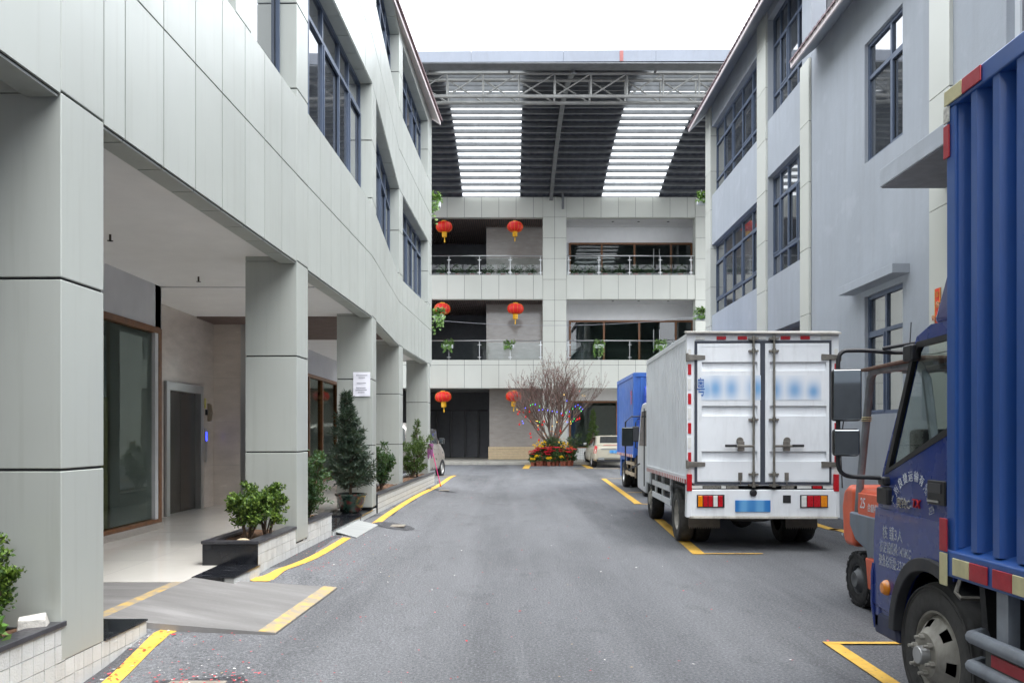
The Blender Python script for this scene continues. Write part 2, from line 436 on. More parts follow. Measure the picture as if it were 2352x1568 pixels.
def leaf_mat(name, cols, rough=0.45, trans=0.25):
    t = NT(name)
    g = t.n('NewGeometry')
    n = len(cols)
    c = t.ramp(g.outputs['Random Per Island'], [(i / (n - 1), x) for i, x in enumerate(cols)])
    b = t.bsdf(c, rough, 0, None, 0.4)
    tl = t.n('BsdfTranslucent'); t.l(t.mix(0.5, c, (0.25, 0.35, 0.05), 'MIX'), tl.inputs[0])
    mx = t.n('MixShader'); mx.inputs[0].default_value = trans; t.l(b.outputs[0], mx.inputs[1]); t.l(tl.outputs[0], mx.inputs[2])
    return t.done(mx)
LEAF_BOX = leaf_mat('leaf_boxwood', [(0.02, 0.045, 0.012), (0.04, 0.085, 0.018), (0.11, 0.20, 0.03), (0.26, 0.37, 0.07)])
LEAF_MID = leaf_mat('leaf_mid', [(0.02, 0.05, 0.018), (0.035, 0.085, 0.03), (0.06, 0.12, 0.045)])
LEAF_POD = leaf_mat('leaf_podocarpus', [(0.022, 0.042, 0.028), (0.04, 0.065, 0.045), (0.075, 0.105, 0.075)], 0.4, 0.12)
LEAF_YEL = leaf_mat('leaf_fir', [(0.025, 0.06, 0.015), (0.06, 0.11, 0.025), (0.12, 0.19, 0.04)])
LEAF_IVY = leaf_mat('leaf_pothos', [(0.06, 0.15, 0.03), (0.13, 0.26, 0.05), (0.28, 0.42, 0.13)])
LEAF_DARK = leaf_mat('leaf_dark', [(0.02, 0.05, 0.02), (0.04, 0.085, 0.03), (0.075, 0.13, 0.05)])
BARK = plain('bark', lin(92, 76, 62), 0.9, var=0.3, nscale=25, bump=0.5, bscale=80)
TWIG = plain('twig', lin(106, 88, 78), 0.85, var=0.25, nscale=20)
BUD = leaf_mat('blossom_bud', [lin(132, 96, 96), lin(164, 122, 120), lin(112, 90, 84)], 0.7, 0.1)
TERRA = plain('terracotta', lin(132, 70, 50), 0.8, var=0.15, nscale=14, rnd=0.15)
RUBBER = plain('rubber', (0.022, 0.022, 0.023), 0.8, var=0.3, nscale=10, bump=0.2, bscale=60, obj=True)
RUBBER_DUSTY = plain('rubber_dusty', (0.075, 0.073, 0.07), 0.9, var=0.35, nscale=7, bump=0.3, bscale=50, obj=True)
BLACK_PL = plain('black_plastic', (0.02, 0.02, 0.022), 0.45, var=0.15)
CHASSIS = plain('chassis', (0.03, 0.03, 0.032), 0.7, var=0.3, nscale=8)
RED_REF = plain('reflector_red', lin(186, 22, 34), 0.3, var=0.12, nscale=20)
WHITE_REF = plain('reflector_white', lin(222, 222, 216), 0.35, var=0.08, nscale=20)
CREAM_REF = plain('reflector_cream', lin(212, 204, 158), 0.5, var=0.08, nscale=14, dirt=0.15)
AMBER = plain('lens_amber', lin(236, 140, 16), 0.15, var=0.12, nscale=30, coat=0.6)
# ================================================================ ROAD
road = struct(MB().quad((-200, -60, 0), (200, -60, 0), (200, 300, 0), (-200, 300, 0)).build('road', ASPHALT))
def strip(pts, width, z, name, m, parent, taper=None):
    """flat ribbon following a ground polyline"""
    mb = MB(); L = []; n = len(pts)
    for i, p in enumerate(pts):
        a = Vector(pts[max(i - 1, 0)]); b = Vector(pts[min(i + 1, n - 1)])
        t = (b - a); t.z = 0; t.normalize(); q = Vector((t.y, -t.x, 0)) * (width / 2)
        L.append((Vector(p) - q, Vector(p) + q))
    for i in range(n - 1):
        a, b = L[i]; c, d = L[i + 1]
        e = lambda p: (p.x, p.y, z + hz(p.x, p.y))
        mb.quad(e(a), e(b), e(d), e(c))
    return mb.build(name, m, parent)
def smoothline(pts, k=6):
    out = []
    P = [Vector(p) for p in pts]
    for i in range(len(P) - 1):
        p0, p1, p2, p3 = P[max(i - 1, 0)], P[i], P[i + 1], P[min(i + 2, len(P) - 1)]
        for j in range(k):
            t = j / k
            out.append(0.5 * ((2 * p1) + (p2 - p0) * t + (2 * p0 - 5 * p1 + 4 * p2 - p3) * t * t + (3 * p1 - p0 - 3 * p2 + p3) * t ** 3))
    out.append(P[-1]); return out
def SS(t): t = max(0.0, min(1.0, t)); return t * t * (3 - 2 * t)
def hz(x, y):
    """the asphalt is banked up towards the colonnade"""
    bank = 0.125 * SS((y - 4.7) / 1.3) * SS((-1.25 - x) / 1.1) * (1 - SS((y - 26) / 5))
    bank *= 1 - SS((y - 5.35) / .5) * SS((8.25 - y) / .5) * SS((x + 2.6) / .3)
    rz0 = max(0.0, min(0.19, (-1.75 - x) * 0.155))          # asphalt packed up to the flanks of the ramp
    f = SS(1 - (5.72 - y) / 0.7) * .9 if y < 5.72 else (SS(1 - (y - 7.6) / 0.8) * .9 if y > 7.6 else 0.78)
    return max(bank, rz0 * f)
def GB(u, v):
    z = 0.0
    for _ in range(12):
        p = G(u, v, z); z = 0.5 * z + 0.5 * hz(p[0], p[1])
    return (p[0], p[1], z)
mb = MB(); xs = [-3.3 + 0.1 * i for i in range(25)]; ys_ = [4.3 + 0.1 * j for j in range(50)] + [9.3 + 0.35 * j for j in range(64)]; nx_ = len(xs)
mb.add([(x, y, 0.002 + hz(x, y)) for y in ys_ for x in xs], [(j * nx_ + i, j * nx_ + i + 1, (j + 1) * nx_ + i + 1, (j + 1) * nx_ + i) for j in range(len(ys_) - 1) for i in range(nx_ - 1)])
mb.build('banked_edge', ASPHALT, road, smooth=True, angle=180)
# fresh dark strips of tar beside the planters and along the grey wall
mb = MB()
for (y0, y1, xa, xb) in ((2.0, 5.4, -2.66, -2.44), (8.1, 14.0, -2.62, -2.30), (13.9, 24.4, -2.50, -2.12)):
    n = 12
    for i in range(n):
        ya, yb = y0 + (y1 - y0) * i / n, y0 + (y1 - y0) * (i + 1) / n
        ja, jb = 0.06 * math.sin(ya * 2.3) + 0.03 * math.sin(ya * 5.1), 0.06 * math.sin(yb * 2.3) + 0.03 * math.sin(yb * 5.1)
        q_ = lambda x, y: (x, y, 0.006 + hz(x, y))
        mb.quad(q_(xa - 0.2, ya), q_(xb + ja, ya), q_(xb + jb, yb), q_(xa - 0.2, yb))
mb.build('tar_strip', ASPHALT_DARK, road)
mb = MB()
for i in range(12):
    ya, yb = 6 + i, 7 + i
    f = lambda y: 5.0 + 0.15 * math.sin(y * 1.7)
    mb.quad((f(ya), ya, 0.004), (6.2, ya, 0.004), (6.2, yb, 0.004), (f(yb), yb, 0.004))
mb.build('tar_strip', ASPHALT_DARK, road)
LW = 0.105
yl = 0.008
strip(smoothline([(-2.30, 3.2, 0), (-2.38, 4.3, 0), GB(320, 1505), GB(402, 1440)]), LW, yl, 'line_marking', YELLOW, road)
strip(smoothline([GB(572, 1333), GB(640, 1312), GB(720, 1280), GB(797, 1235)]), LW, yl, 'line_marking', YELLOW, road)
strip(smoothline([GB(858, 1206), GB(905, 1172), GB(960, 1138), GB(1010, 1113), GB(1045, 1092)]), 0.12, yl, 'line_marking', YELLOW, road)
strip([GB(1040, 1093), GB(1000, 1093)], 0.1, yl, 'line_marking', YELLOW, road)
strip([G(1386, 1099), G(1466, 1157)], 0.16, yl, 'line_marking', YELLOW, road)
strip([G(1386, 1099), G(1460, 1099)], 0.1, yl + .002, 'line_marking', YELLOW, road)
strip([G(1440, 1131), G(1500, 1131)], 0.1, yl + .002, 'line_marking', YELLOW, road)
strip([G(1455, 1157), G(1500, 1158)], 0.1, yl + .002, 'line_marking', YELLOW, road)
strip([G(1512, 1192), G(1606, 1273)], 0.16, yl, 'line_marking', YELLOW, road)
strip([G(1606, 1272), G(1752, 1272)], 0.06, yl + .002, 'line_marking', YELLOW, road)
strip([G(1905, 1475), (2.29, 4.75, 0), (2.36, 3.0, 0)], 0.105, yl, 'line_marking', YELLOW, road)
strip([G(1893, 1478), G(2150, 1478)], 0.06, yl + .002, 'line_marking', YELLOW, road)
strip(smoothline([G(1830, 1188), G(1870, 1203), G(1912, 1216), G(1930, 1218), (5.15, 10.5, 0), (5.2, 7, 0)]), 0.16, yl, 'line_marking', YELLOW, road)
strip([G(1207, 1076), G(1214, 1066)], 0.30, yl, 'line_marking', YELLOW, road)
strip([G(1340, 1067), G(1356, 1075)], 0.30, yl, 'line_marking', YELLOW, road)
strip([G(1318, 1076), G(1440, 1076)], 0.14, yl + .002, 'line_marking', YELLOW, road)
strip([G(1200, 1077), G(1240, 1077)], 0.10, yl + .002, 'line_marking', YELLOW, road)
# drains
def drain(c, sx, sy, m, name='drain_cover'):
    zo = c[2]
    mb = MB(); n = 22
    vs = [(c[0] + sx * 1.9 * math.cos(2 * math.pi * k / n) * (1 + 0.12 * math.sin(3 * k)), c[1] + sy * 2.6 * math.sin(2 * math.pi * k / n), hz(c[0] + sx * 1.9 * math.cos(2 * math.pi * k / n), c[1]) + 0.009) for k in range(n)]
    mb.add(vs, [tuple(range(n))]); pd = mb.build('tar_patch', ASPHALT_DARK, road)
    g = MB().frame(0, 1, 0, 1, 0.1, 0, 1)
    d = MB(); d.box(c[0] - sx, c[0] + sx, c[1] - sy, c[1] + sy, zo, zo + 0.016)
    d.build(name, m, road, bev=0.004)
DRAIN_M = plain('drain_iron', lin(150, 142, 130), 0.7, 0.3, var=0.2, nscale=12)
drain(G(438, 1583), 0.17, 0.13, DRAIN_M); drain(GB(905, 1208), 0.17, 0.14, DRAIN_M); drain(GB(1012, 1126), 0.22, 0.10, DRAIN_M)

# firecracker paper and litter blown over the asphalt
LIT = NT('firecracker_paper')
_g = LIT.n('NewGeometry')
LITTER = LIT.done(LIT.bsdf(LIT.ramp(_g.outputs['Random Per Island'], [(0.0, lin(196, 40, 50)), (0.42, lin(214, 84, 92)), (0.60, lin(168, 30, 40)), (0.70, lin(216, 212, 206)), (0.86, lin(190, 160, 110)), (0.95, lin(120, 92, 70))], 'CONSTANT'), 0.8))
mb = MB()
rl = random.Random(3)
def scrap(x, y, s, z=0.010):
    a = rl.uniform(0, 6.28); c, sn = math.cos(a), math.sin(a); l, wd = s, s * rl.uniform(0.35, 0.8)
    pts = []
    z += hz(x, y)
    for (p, q) in ((-l, -wd), (l, -wd * 0.8), (l * 0.9, wd), (-l * 0.8, wd)):
        pts.append((x + p * c - q * sn, y + p * sn + q * c, z + rl.uniform(0, s * 0.5)))
    mb.add(pts, [(0, 1, 2), (0, 2, 3)])
for i in range(330):
    y = 2.6 + 6.6 * rl.random() ** 1.3; x = -2.35 + rl.expovariate(1.15)
    if x > 2.0: continue
    scrap(x, y, rl.uniform(0.003, 0.009))
for i in range(420):
    y = rl.uniform(5, 38); x = rl.uniform(-2.2, 2.6)
    scrap(x, y, rl.uniform(0.005, 0.013))
for i in range(120):
    x, y, z = G(438, 1570); scrap(x + rl.gauss(0, 0.22), y + rl.gauss(0, 0.12), rl.uniform(0.004, 0.011), 0.016)
for i in range(80):
    scrap(-2.46 + rl.gauss(0, 0.07), rl.uniform(4.2, 6.0), rl.uniform(0.004, 0.014))
for i in range(240):
    y = rl.uniform(8.2, 11.5); scrap(-2.2 + rl.gauss(0, 0.3), y, rl.uniform(0.005, 0.012))
tag(mb.build('litter', LITTER), 'red firecracker paper scraps scattered over the asphalt and ramp edge', 'litter', kind='stuff')

# ================================================================ LEFT OFFICE BUILDING
PTS = [(-3.02, -14.0), (-2.585, 4.62), (-2.478, 9.28), (-2.377, 13.7), (-2.464, 17.6), (-2.306, 22.1), (-2.28, 22.86)]
ZREF = [0.0, 2.4, 3.47, 4.5, 5.4, 7.4, 9.0, 10.9, 12.2]
ZPT = [
    [0, 2.4, 3.45, 4.47, 5.33, 7.40, 9.0, 10.9, 12.2],
    [0, 2.4, 3.45, 4.47, 5.33, 7.40, 9.0, 10.9, 12.2],
    [0, 2.41, 3.49, 4.50, 5.39, 7.43, 9.05, 10.9, 12.2],
    [0, 2.45, 3.51, 4.55, 5.43, 7.47, 9.10, 10.9, 12.0],
    [0, 2.40, 3.45, 4.42, 4.95, 6.88, 8.62, 10.25, 10.95],
    [0, 2.40, 3.47, 4.45, 5.06, 6.83, 8.56, 10.12, 10.85],
    [0, 2.40, 3.47, 4.45, 5.06, 6.83, 8.56, 10.12, 10.85]]
def zmap(z, i, t):
    A, B = ZPT[i], ZPT[i + 1]
    k = 0
    while k < len(ZREF) - 2 and z > ZREF[k + 1]: k += 1
    f = (z - ZREF[k]) / (ZREF[k + 1] - ZREF[k])
    a = A[k] + (A[k + 1] - A[k]) * f; b = B[k] + (B[k + 1] - B[k]) * f
    return a + (b - a) * t
def bayT(i):
    p, q = Vector(PTS[i]), Vector(PTS[i + 1]); L = (q - p).length; u = (q - p) / L; n = Vector((u.y, -u.x))
    def T(s, d, z):
        w_ = p + u * s + n * d
        return (w_.x, w_.y, zmap(z, i, s / L))
    return T, L
FB, SE, S2, H2, S3, H3, TOP = 3.47, 4.5, 5.4, 7.4, 9.0, 10.9, 12.2
OB = thing('office_building', 'three-storey office block clad in pale metal panels above an open colonnade', 'building', (-5, 10, 0), world=True)
GAP = 0.0075
def clad(T, parent, ss, zs, d0, d1, m=None):
    for a, b in zip(ss, ss[1:]):
        for c, e in zip(zs, zs[1:]):
            MB(T).box(a + GAP, b - GAP, d0, d1, c + GAP, e - GAP).build('panel', m or PANEL, parent)
def lsp(a, b, n): return [a + (b - a) * i / n for i in range(n + 1)]
def window(T, parent, ss, zs, d, t=0.055, dep=0.07, fm=None, gm=None, sash=(), name='window'):
    """frame with mullions at ss and transoms at zs; one pane object per light"""
    fm = fm or ALU; gm = gm or GLASS_WIN
    mb = MB(T)
    h = t / 2
    for i, s in enumerate(ss):
        a, b = (s, s + t) if i == 0 else ((s - t, s) if i == len(ss) - 1 else (s - h, s + h))
        mb.box(a, b, d - dep, d, zs[0], zs[-1])
    for j, z in enumerate(zs):
        a, b = (z, z + t) if j == 0 else ((z - t, z) if j == len(zs) - 1 else (z - h, z + h))
        mb.box(ss[0] + t, ss[-1] - t, d - dep + 0.004, d + 0.004, a, b)
    for (i, j) in sash:
        mb.frame(ss[i] + h * 1.05, ss[i + 1] - h * 1.05, zs[j] + h * 1.05, zs[j + 1] - h * 1.05, 0.038, d - 0.02, d + 0.014)
    w_ = mb.build(name, fm, parent)
    for i in range(len(ss) - 1):
        for j in range(len(zs) - 1):
            MB(T).box(ss[i] + 0.02, ss[i + 1] - 0.02, d - dep * 0.6, d - dep * 0.6 + 0.01, zs[j] + 0.02, zs[j + 1] - 0.02).build('pane', gm, w_)
    return w_
CW, CD = 0.46, 0.60
for i in range(0, 6):
    T, L = bayT(i)
    last = (i == 5)
    # column at the start of each bay (not for the near overhang and the end return)
    if 1 <= i <= 5:
        core = MB(T).box(0.012, CW - 0.012, -CD + 0.012, -0.012, 0.25 if i != 1 else .2, FB + 0.02).box(0.012, CW - 0.012, -0.31, -0.012, FB + 0.02, TOP)
        co = core.build('column', JOINT, OB)
        MB(T).box(0.002, CW - 0.002, -CD + .002, -0.215, 3.487, 3.60).build('column_head', PANEL, co)
        if i == 2: MB(T).box(0.01, CW - .01, -CD + .01, -.03, 0.0, 0.255).build('foot', CONCRETE, co)
        zs = [0.26 if i != 1 else .196, 1.30, 2.40, 3.49]
        for a, b in zip(zs, zs[1:]):
            MB(T).box(0, CW, -CD, 0, a + GAP, b - GAP).build('panel', PANEL, co, bev=0.006)
        zs = [3.49, SE, 5.5, 6.46, 7.4, 8.2, 9.05, 9.95, 10.9, TOP]
        for a, b in zip(zs, zs[1:]):
            MB(T).box(0, CW, -0.33, 0, a + GAP, b - GAP).build('panel', PANEL, co, bev=0.005)
    s0 = CW if i >= 1 else 0.0
    if last: s0 = CW
    n = {0: 34, 1: 8, 2: 7, 3: 6, 4: 7, 5: 1}[i]
    ss = lsp(s0, L, n)
    if i == 1: ss = [s0] + lsp(s0 + 0.27, L, 7)
    fa = MB(T).box(s0, L, -0.21, -0.016, FB, S2 - 0.02).build('fascia', JOINT, OB)
    clad(T, fa, ss, [FB, SE, S2], -0.016, 0.0)
    for a, b in zip(ss, ss[1:]):
        MB(T).box(a + GAP, b - GAP, -0.20, -0.016, FB - 0.014, FB - 0.001).build('soffit_panel', PANEL, fa)
    # sill board behind the fascia top, spandrel with head soffit
    if last:
        up = MB(T).box(s0, L, -0.21, -0.016, S2, TOP).build('spandrel', JOINT, OB)
        clad(T, up, ss, [S2, 6.46, H2, 8.2, S3, 9.95, TOP], -0.016, 0.0); continue
    MB(T).box(s0, L, -0.30, -0.016, S2 - 0.02, S2 + 0.001).build('sill', PANEL, OB)
    sp = MB(T).box(s0, L, -0.30, -0.016, H2 + 0.02, S3 - 0.02).build('spandrel', JOINT, OB)
    clad(T, sp, ss, [H2 + 0.006, 8.2, S3], -0.016, 0.0)
    for a, b in zip(ss, ss[1:]):
        MB(T).box(a + GAP, b - GAP, -0.30, -0.012, H2 - 0.004, H2 + 0.014).build('soffit_panel', PANEL, sp)
    MB(T).box(s0, L, -0.30, -0.016, S3 - 0.02, S3 + 0.001).build('sill', PANEL, OB)
    tp = MB(T).box(s0, L, -0.30, -0.016, H3 + 0.02, TOP).build('spandrel', JOINT, OB)
    clad(T, tp, ss, [H3 + 0.006, TOP], -0.016, 0.0)
    for a, b in zip(ss, ss[1:]):
        MB(T).box(a + GAP, b - GAP, -0.30, -0.012, H3 - 0.004, H3 + 0.014).build('soffit_panel', PANEL, tp)
    # windows
    def wins(a, b, cols):
        cs = [a + (b - a) * c for c in cols]
        window(T, OB, cs, [S2, S2 + 0.18, 6.92, H2], -0.20, sash=[(k, 1) for k in range(len(cs) - 1) if k % 2 == 0])
        window(T, OB, cs, [S3, S3 + 0.18, 10.42, H3], -0.20, sash=[(k, 1) for k in range(len(cs) - 1) if k % 2 == 1])
    if i == 1:
        for (a, b) in ((2.74, 3.16),):
            pc = MB(T).box(a + .01, b - .01, -0.3, -0.012, S2, TOP).build('pier', JOINT, OB)
            zs = [S2 + 0.0, 6.46, 7.4]
            for c, e in zip(zs, zs[1:]): MB(T).box(a, b, -0.32, -0.001, c + GAP, e - GAP).build('panel', PANEL, pc)
            zs = [S3, 9.95, 10.9]
            for c, e in zip(zs, zs[1:]): MB(T).box(a, b, -0.32, -0.001, c + GAP, e - GAP).build('panel', PANEL, pc)
        wins(s0, 2.74, [0, .5, 1]); wins(3.16, L, [0, 1])
    elif i == 0: wins(0, L, lsp(0, 1, 20))
    elif i == 2: wins(s0, L, [0, .19, .37, .615, .775, 1])
    elif i == 3: wins(s0, L, [0, .3, .55, .78, 1])
    else: wins(s0, L, [0, .2, .42, .62, .8, 1])
# rear mass, roof and far end so that the rooms are closed
MB().box(-12, -2.70, -14, 22.8, 3.62, 3.9).build('floor_slab', GREY_WALL, OB)
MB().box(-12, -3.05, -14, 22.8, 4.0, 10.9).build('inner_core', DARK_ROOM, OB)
MB().box(-12.2, -12, -14, 22.8, 0, 12).build('rear_wall', STUCCO, OB)
MB().box(-12, -2.75, -14, 22.6, 11.6, 11.75).build('flat_roof', GREY_WALL, OB)
MB().box(-12, -2.6, 22.62, 22.8, 3.62, 10.9).build('end_wall', PANEL, OB)
MB().box(-12, -8.6, -14, 22.8, 0, 3.6).build('rear_room', ROOM_WALL, OB)
# eave with tile edge over the far bays
ea, eb = Vector((-2.52, 14.6)), Vector((-2.03, 22.95))
def eaveT(s, o, z):
    u = (eb - ea).normalized(); n = Vector((u.y, -u.x)); p = ea + u * s + n * o; return (p.x, p.y, z)
EL = (eb - ea).length
ev = MB(eaveT)
ev.hexa([(0, 0, 10.40), (EL, 0, 10.32), (EL, -0.75, 10.82), (0, -0.75, 10.92), (0, 0, 10.49), (EL, 0, 10.41), (EL, -0.75, 10.93), (0, -0.75, 11.03)])
eo = ev.build('eave', ROOF_EDGE, OB)
tl = MB(eaveT); k = 0; s = 0.0
while s < EL - 0.1:
    z0 = 10.49 - 0.08 * s / EL
    m_ = 5
    vs = []
    for o, zz in ((0.05, z0 + 0.01), (-0.75, z0 + 0.54)):
        for q in range(m_ + 1):
            a = math.pi * q / m_; vs.append((s + 0.055 - 0.055 * math.cos(a), o, zz + 0.055 * math.sin(a)))
    fs = [(q, q + 1, m_ + 2 + q, m_ + 1 + q) for q in range(m_)] + [tuple(range(m_ + 1))]
    tl.add(vs, fs); s += 0.125
tl.build('roof_tile', ROOF_TILE, eo, kind='stuff')

# ---- ground floor: platform, ceiling, shopfronts, lift lobby
FZ = 0.21
mb = MB()
mb.box(-8.6, -2.90, 7.10, 22.8, 0.0, FZ)
fl = mb.build('floor', FLOOR, OB)
jn = MB()
for y in lsp(8.3, 22.0, 17): jn.box(-5.4, -2.95, y - 0.0015, y + 0.0015, FZ, FZ + 0.001)
for x in (-3.75, -4.55): jn.box(x - 0.0015, x + 0.0015, 7.15, 22.6, FZ, FZ + 0.001)
jn.build('floor_joint', GROUT, fl)
MB().box(-8.6, -3.0, -14, 7.10, 0.0, FZ - 0.004).build('drive_floor', RAMP, OB)
MB().box(-3.0, -2.89, 5.66, 7.10, 0.0, FZ - 0.002).build('floor_stripe', RAMP_YELLOW, OB)
MB().box(-5.9, -2.70, -14, 14.0, 3.56, 3.62).build('ceiling', WHITE_CEIL, OB)
MB().box(-5.9, -2.66, 17.3, 22.6, 3.56, 3.62).build('ceiling', WHITE_CEIL, OB)
MB().box(-5.9, -2.70, 14.0, 17.3, 3.60, 3.62).build('ceiling_void', DARK_ROOM, OB)
MB().box(-5.5, -2.75, 11.19, 11.21, 3.548, 3.5595).build('ceiling_joint', GREY_WALL, OB)
sl = MB()
for y in lsp(14.05, 17.2, 33): sl.box(-5.9, -2.68, y, y + 0.05, 3.54, 3.60)
sl.build('slat_ceiling', SLAT, OB, kind='stuff')
for (u, v) in ((253, 552), (456, 646), (575, 700)):
    Y = (3.50 - CAMZ) * FD / (999 - v); x = XP(u, Y)
    MB().cyl((x, Y, 3.56), (x, Y, 3.50), 0.012, n=8).lathe([(0.0, 0), (0.03, 0.004), (0.03, 0.009), (0.0, 0.012)], 10, (x, Y, 3.488)).build('sprinkler', STEEL_DARK, OB)
WX = -4.93
TW = lambda s, d, z: (WX + d, s, z)
def shopfront(ys):
    g = MB(TW)
    for y in ys: g.box(y - 0.045, y + 0.045, -0.06, 0.06, 0.30, 2.97)
    g.box(ys[0], ys[-1], -0.058, 0.064, 2.90, 2.98)
    g.box(ys[0], ys[-1], -0.058, 0.062, 0.30, 0.35)
    o = g.build('shopfront', WOOD, OB)
    for a, b in zip(ys, ys[1:]): MB(TW).box(a + 0.04, b - 0.04, -0.006, 0.006, 0.34, 2.92).build('pane', GLASS_SHOP, o)
    MB(TW).box(ys[0], ys[-1] + 0.05, -0.09, 0.075, FZ, 0.30).build('plinth', MARBLE_G, OB)
    MB(TW).box(ys[0] - 0.04, ys[-1] + 0.05, -0.12, 0.05, 2.98, 3.56).build('header_wall', GREY_WALL, OB)
shopfront([2.2, 3.9, 5.6, 7.3, 9.2, 11.16])
shopfront([14.95, 16.4, 17.9, 19.4, 20.75, 22.55])
MB().box(-8.6, -4.9, 22.55, 22.8, 0.0, 3.6).build('end_wall', PANEL, OB)
MB().box(-7.2, -5.05, 8.2, 8.3, FZ, 3.0).build('partition', ROOM_WALL, OB)
cur = MB(); cur.box(-5.35, -5.32, 9.3, 10.6, FZ, 2.0); cur.build('sign_board', plain('board_olive', lin(142, 136, 92), 0.7), OB)
# lift lobby
EX = -5.5
TE = lambda s, d, z: (EX + d, s, z)
mbw = MB(TE)
for (a, b, c, e) in ((11.2, 12.72, FZ, 3.62), (14.28, 14.85, FZ, 3.62), (12.72, 14.28, 2.36, 3.62)):
    mbw.box(a, b, -0.14, 0, c, e)
lw = mbw.build('lobby_wall', MARBLE, OB)
lj = MB(TE)
for z in (0.95, 1.75, 2.55): lj.box(11.2, 12.7, 0, 0.002, z - .0015, z + .0015).box(14.3, 14.85, 0, 0.002, z - .0015, z + .0015)
lj.build('stone_joint', GROUT, lw)
MB().box(EX, WX + 0.05, 11.02, 11.2, FZ, 3.62).build('lobby_return', GREY_WALL, OB)
lr = MB().box(EX - 0.14, WX - 0.07, 14.85, 14.98, FZ, 3.62).build('lobby_wall', MARBLE, OB)
lj = MB()
for z in (0.95, 1.75, 2.55): lj.box(EX, WX - .08, 14.847, 14.85, z - .0015, z + .0015)
lj.build('stone_joint', GROUT, lr)
MB().box(WX - 0.07, WX + 0.06, 14.84, 14.99, FZ, 3.56).build('corner_post', STEEL, OB)
lift = MB(TE)
lift.box(12.74, 12.86, -0.10, 0.045, FZ, 2.36).box(14.14, 14.26, -0.10, 0.045, FZ, 2.36).box(12.86, 14.14, -0.10, 0.044, 2.22, 2.36)
lo = lift.build('lift_frame', STEEL, OB, bev=0.006)
for a, b in ((12.86, 13.49), (13.505, 14.14)): MB(TE).box(a, b, -0.09, -0.06, FZ + 0.01, 2.22).build('door_leaf', STEEL_DARK, lo)
MB(TE).box(14.40, 14.49, 0, 0.02, 1.02, 1.62).build('call_panel', STEEL, lo)
SCREEN = NT('lift_display'); _e = SCREEN.n('Emission'); _e.inputs[0].default_value = (0.03, 0.05, 1, 1); _e.inputs[1].default_value = 1.6; SCREEN = SCREEN.done(_e)
MB(TE).box(14.42, 14.47, 0.02, 0.024, 1.40, 1.56).build('display', SCREEN, lo)
ph = MB(TE); ph.box(14.54, 14.60, 0, 0.045, 1.75, 2.07); ph.tube([(14.56, 0.05, 2.05), (14.575, 0.075, 1.9), (14.56, 0.05, 1.76)], [0.022, 0.014, 0.022], 8)
ph.build('intercom', plain('intercom_grey', lin(150, 138, 120), 0.5), lo)
MB(TE).box(14.40, 14.47, 0, 0.006, 1.98, 2.16).build('safety_notice', plain('notice_yellow', lin(196, 190, 96), 0.6, var=0.3, nscale=40), lo)
MB(TE).box(14.44, 14.49, 0, 0.03, 1.86, 1.96).build('camera_box', BLACK_PL, lo)
# granite kerb stones and tiled plinth faces beside the drive
def tiled(y0, y1, z0, z1, parent, off=0.0, real=True):
    """street-facing tiled plinth wall with its tiles as pieces"""
    fx = lambda y: -2.695 + 0.0235 * y + off
    b = MB(); b.hexa([(fx(y0) - 0.10, y0, z0), (fx(y0) - 0.006, y0, z0), (fx(y1) - 0.006, y1, z0), (fx(y1) - 0.10, y1, z0),
                      (fx(y0) - 0.10, y0, z1), (fx(y0) - 0.006, y0, z1), (fx(y1) - 0.006, y1, z1), (fx(y1) - 0.10, y1, z1)])
    o = b.build('tiled_wall', GROUT if real else TILE_GRID, parent)
    if not real: return o
    ny = max(1, round((y1 - y0) / 0.098)); nz = max(1, round((z1 - z0) / 0.098))
    dy, dz = (y1 - y0) / ny, (z1 - z0) / nz
    t_ = MB().box(-0.008, 0.0, 0.002, dy - 0.003, 0.002, dz - 0.003).mesh('tile', TILE)
    for a in range(ny):
        for c in range(nz):
            y = y0 + a * dy; q = put('tile', t_, o); q.location = (fx(y) + random.uniform(-.0012, .0012), y, z0 + c * dz); q.rotation_euler = (0, random.uniform(-.008, .008), -math.atan(0.0235))
    return o
def plinth(y0, y1, zt, xin, off=0.0, gy=None):
    gy = gy or y0
    fx = lambda y: -2.695 + 0.0235 * y + off
    t_ = tiled(y0, y1, 0.0, zt - 0.012, OB, off)
    g = MB(); g.hexa([(xin, y0, 0), (fx(y0) - 0.09, y0, 0), (fx(y1) - 0.09, y1, 0), (xin, y1, 0), (xin, y0, zt - .012), (fx(y0) - .09, y0, zt - .012), (fx(y1) - .09, y1, zt - .012), (xin, y1, zt - .012)])
    g.hexa([(xin, gy - .01, zt - .011), (fx(gy) + 0.008, gy - .01, zt - .011), (fx(y1) + .008, y1, zt - .011), (xin, y1, zt - .011), (xin, gy - .01, zt), (fx(gy) + .008, gy - .01, zt), (fx(y1) + .008, y1, zt), (xin, y1, zt)])
    g.build('granite_kerb', GRANITE, OB)
plinth(4.66, 5.65, FZ + 0.004, -2.995, 0.0, 5.10)
plinth(7.32, 8.0, FZ + 0.004, -2.91)
plinth(10.96, 12.74, FZ + 0.004, -2.91)
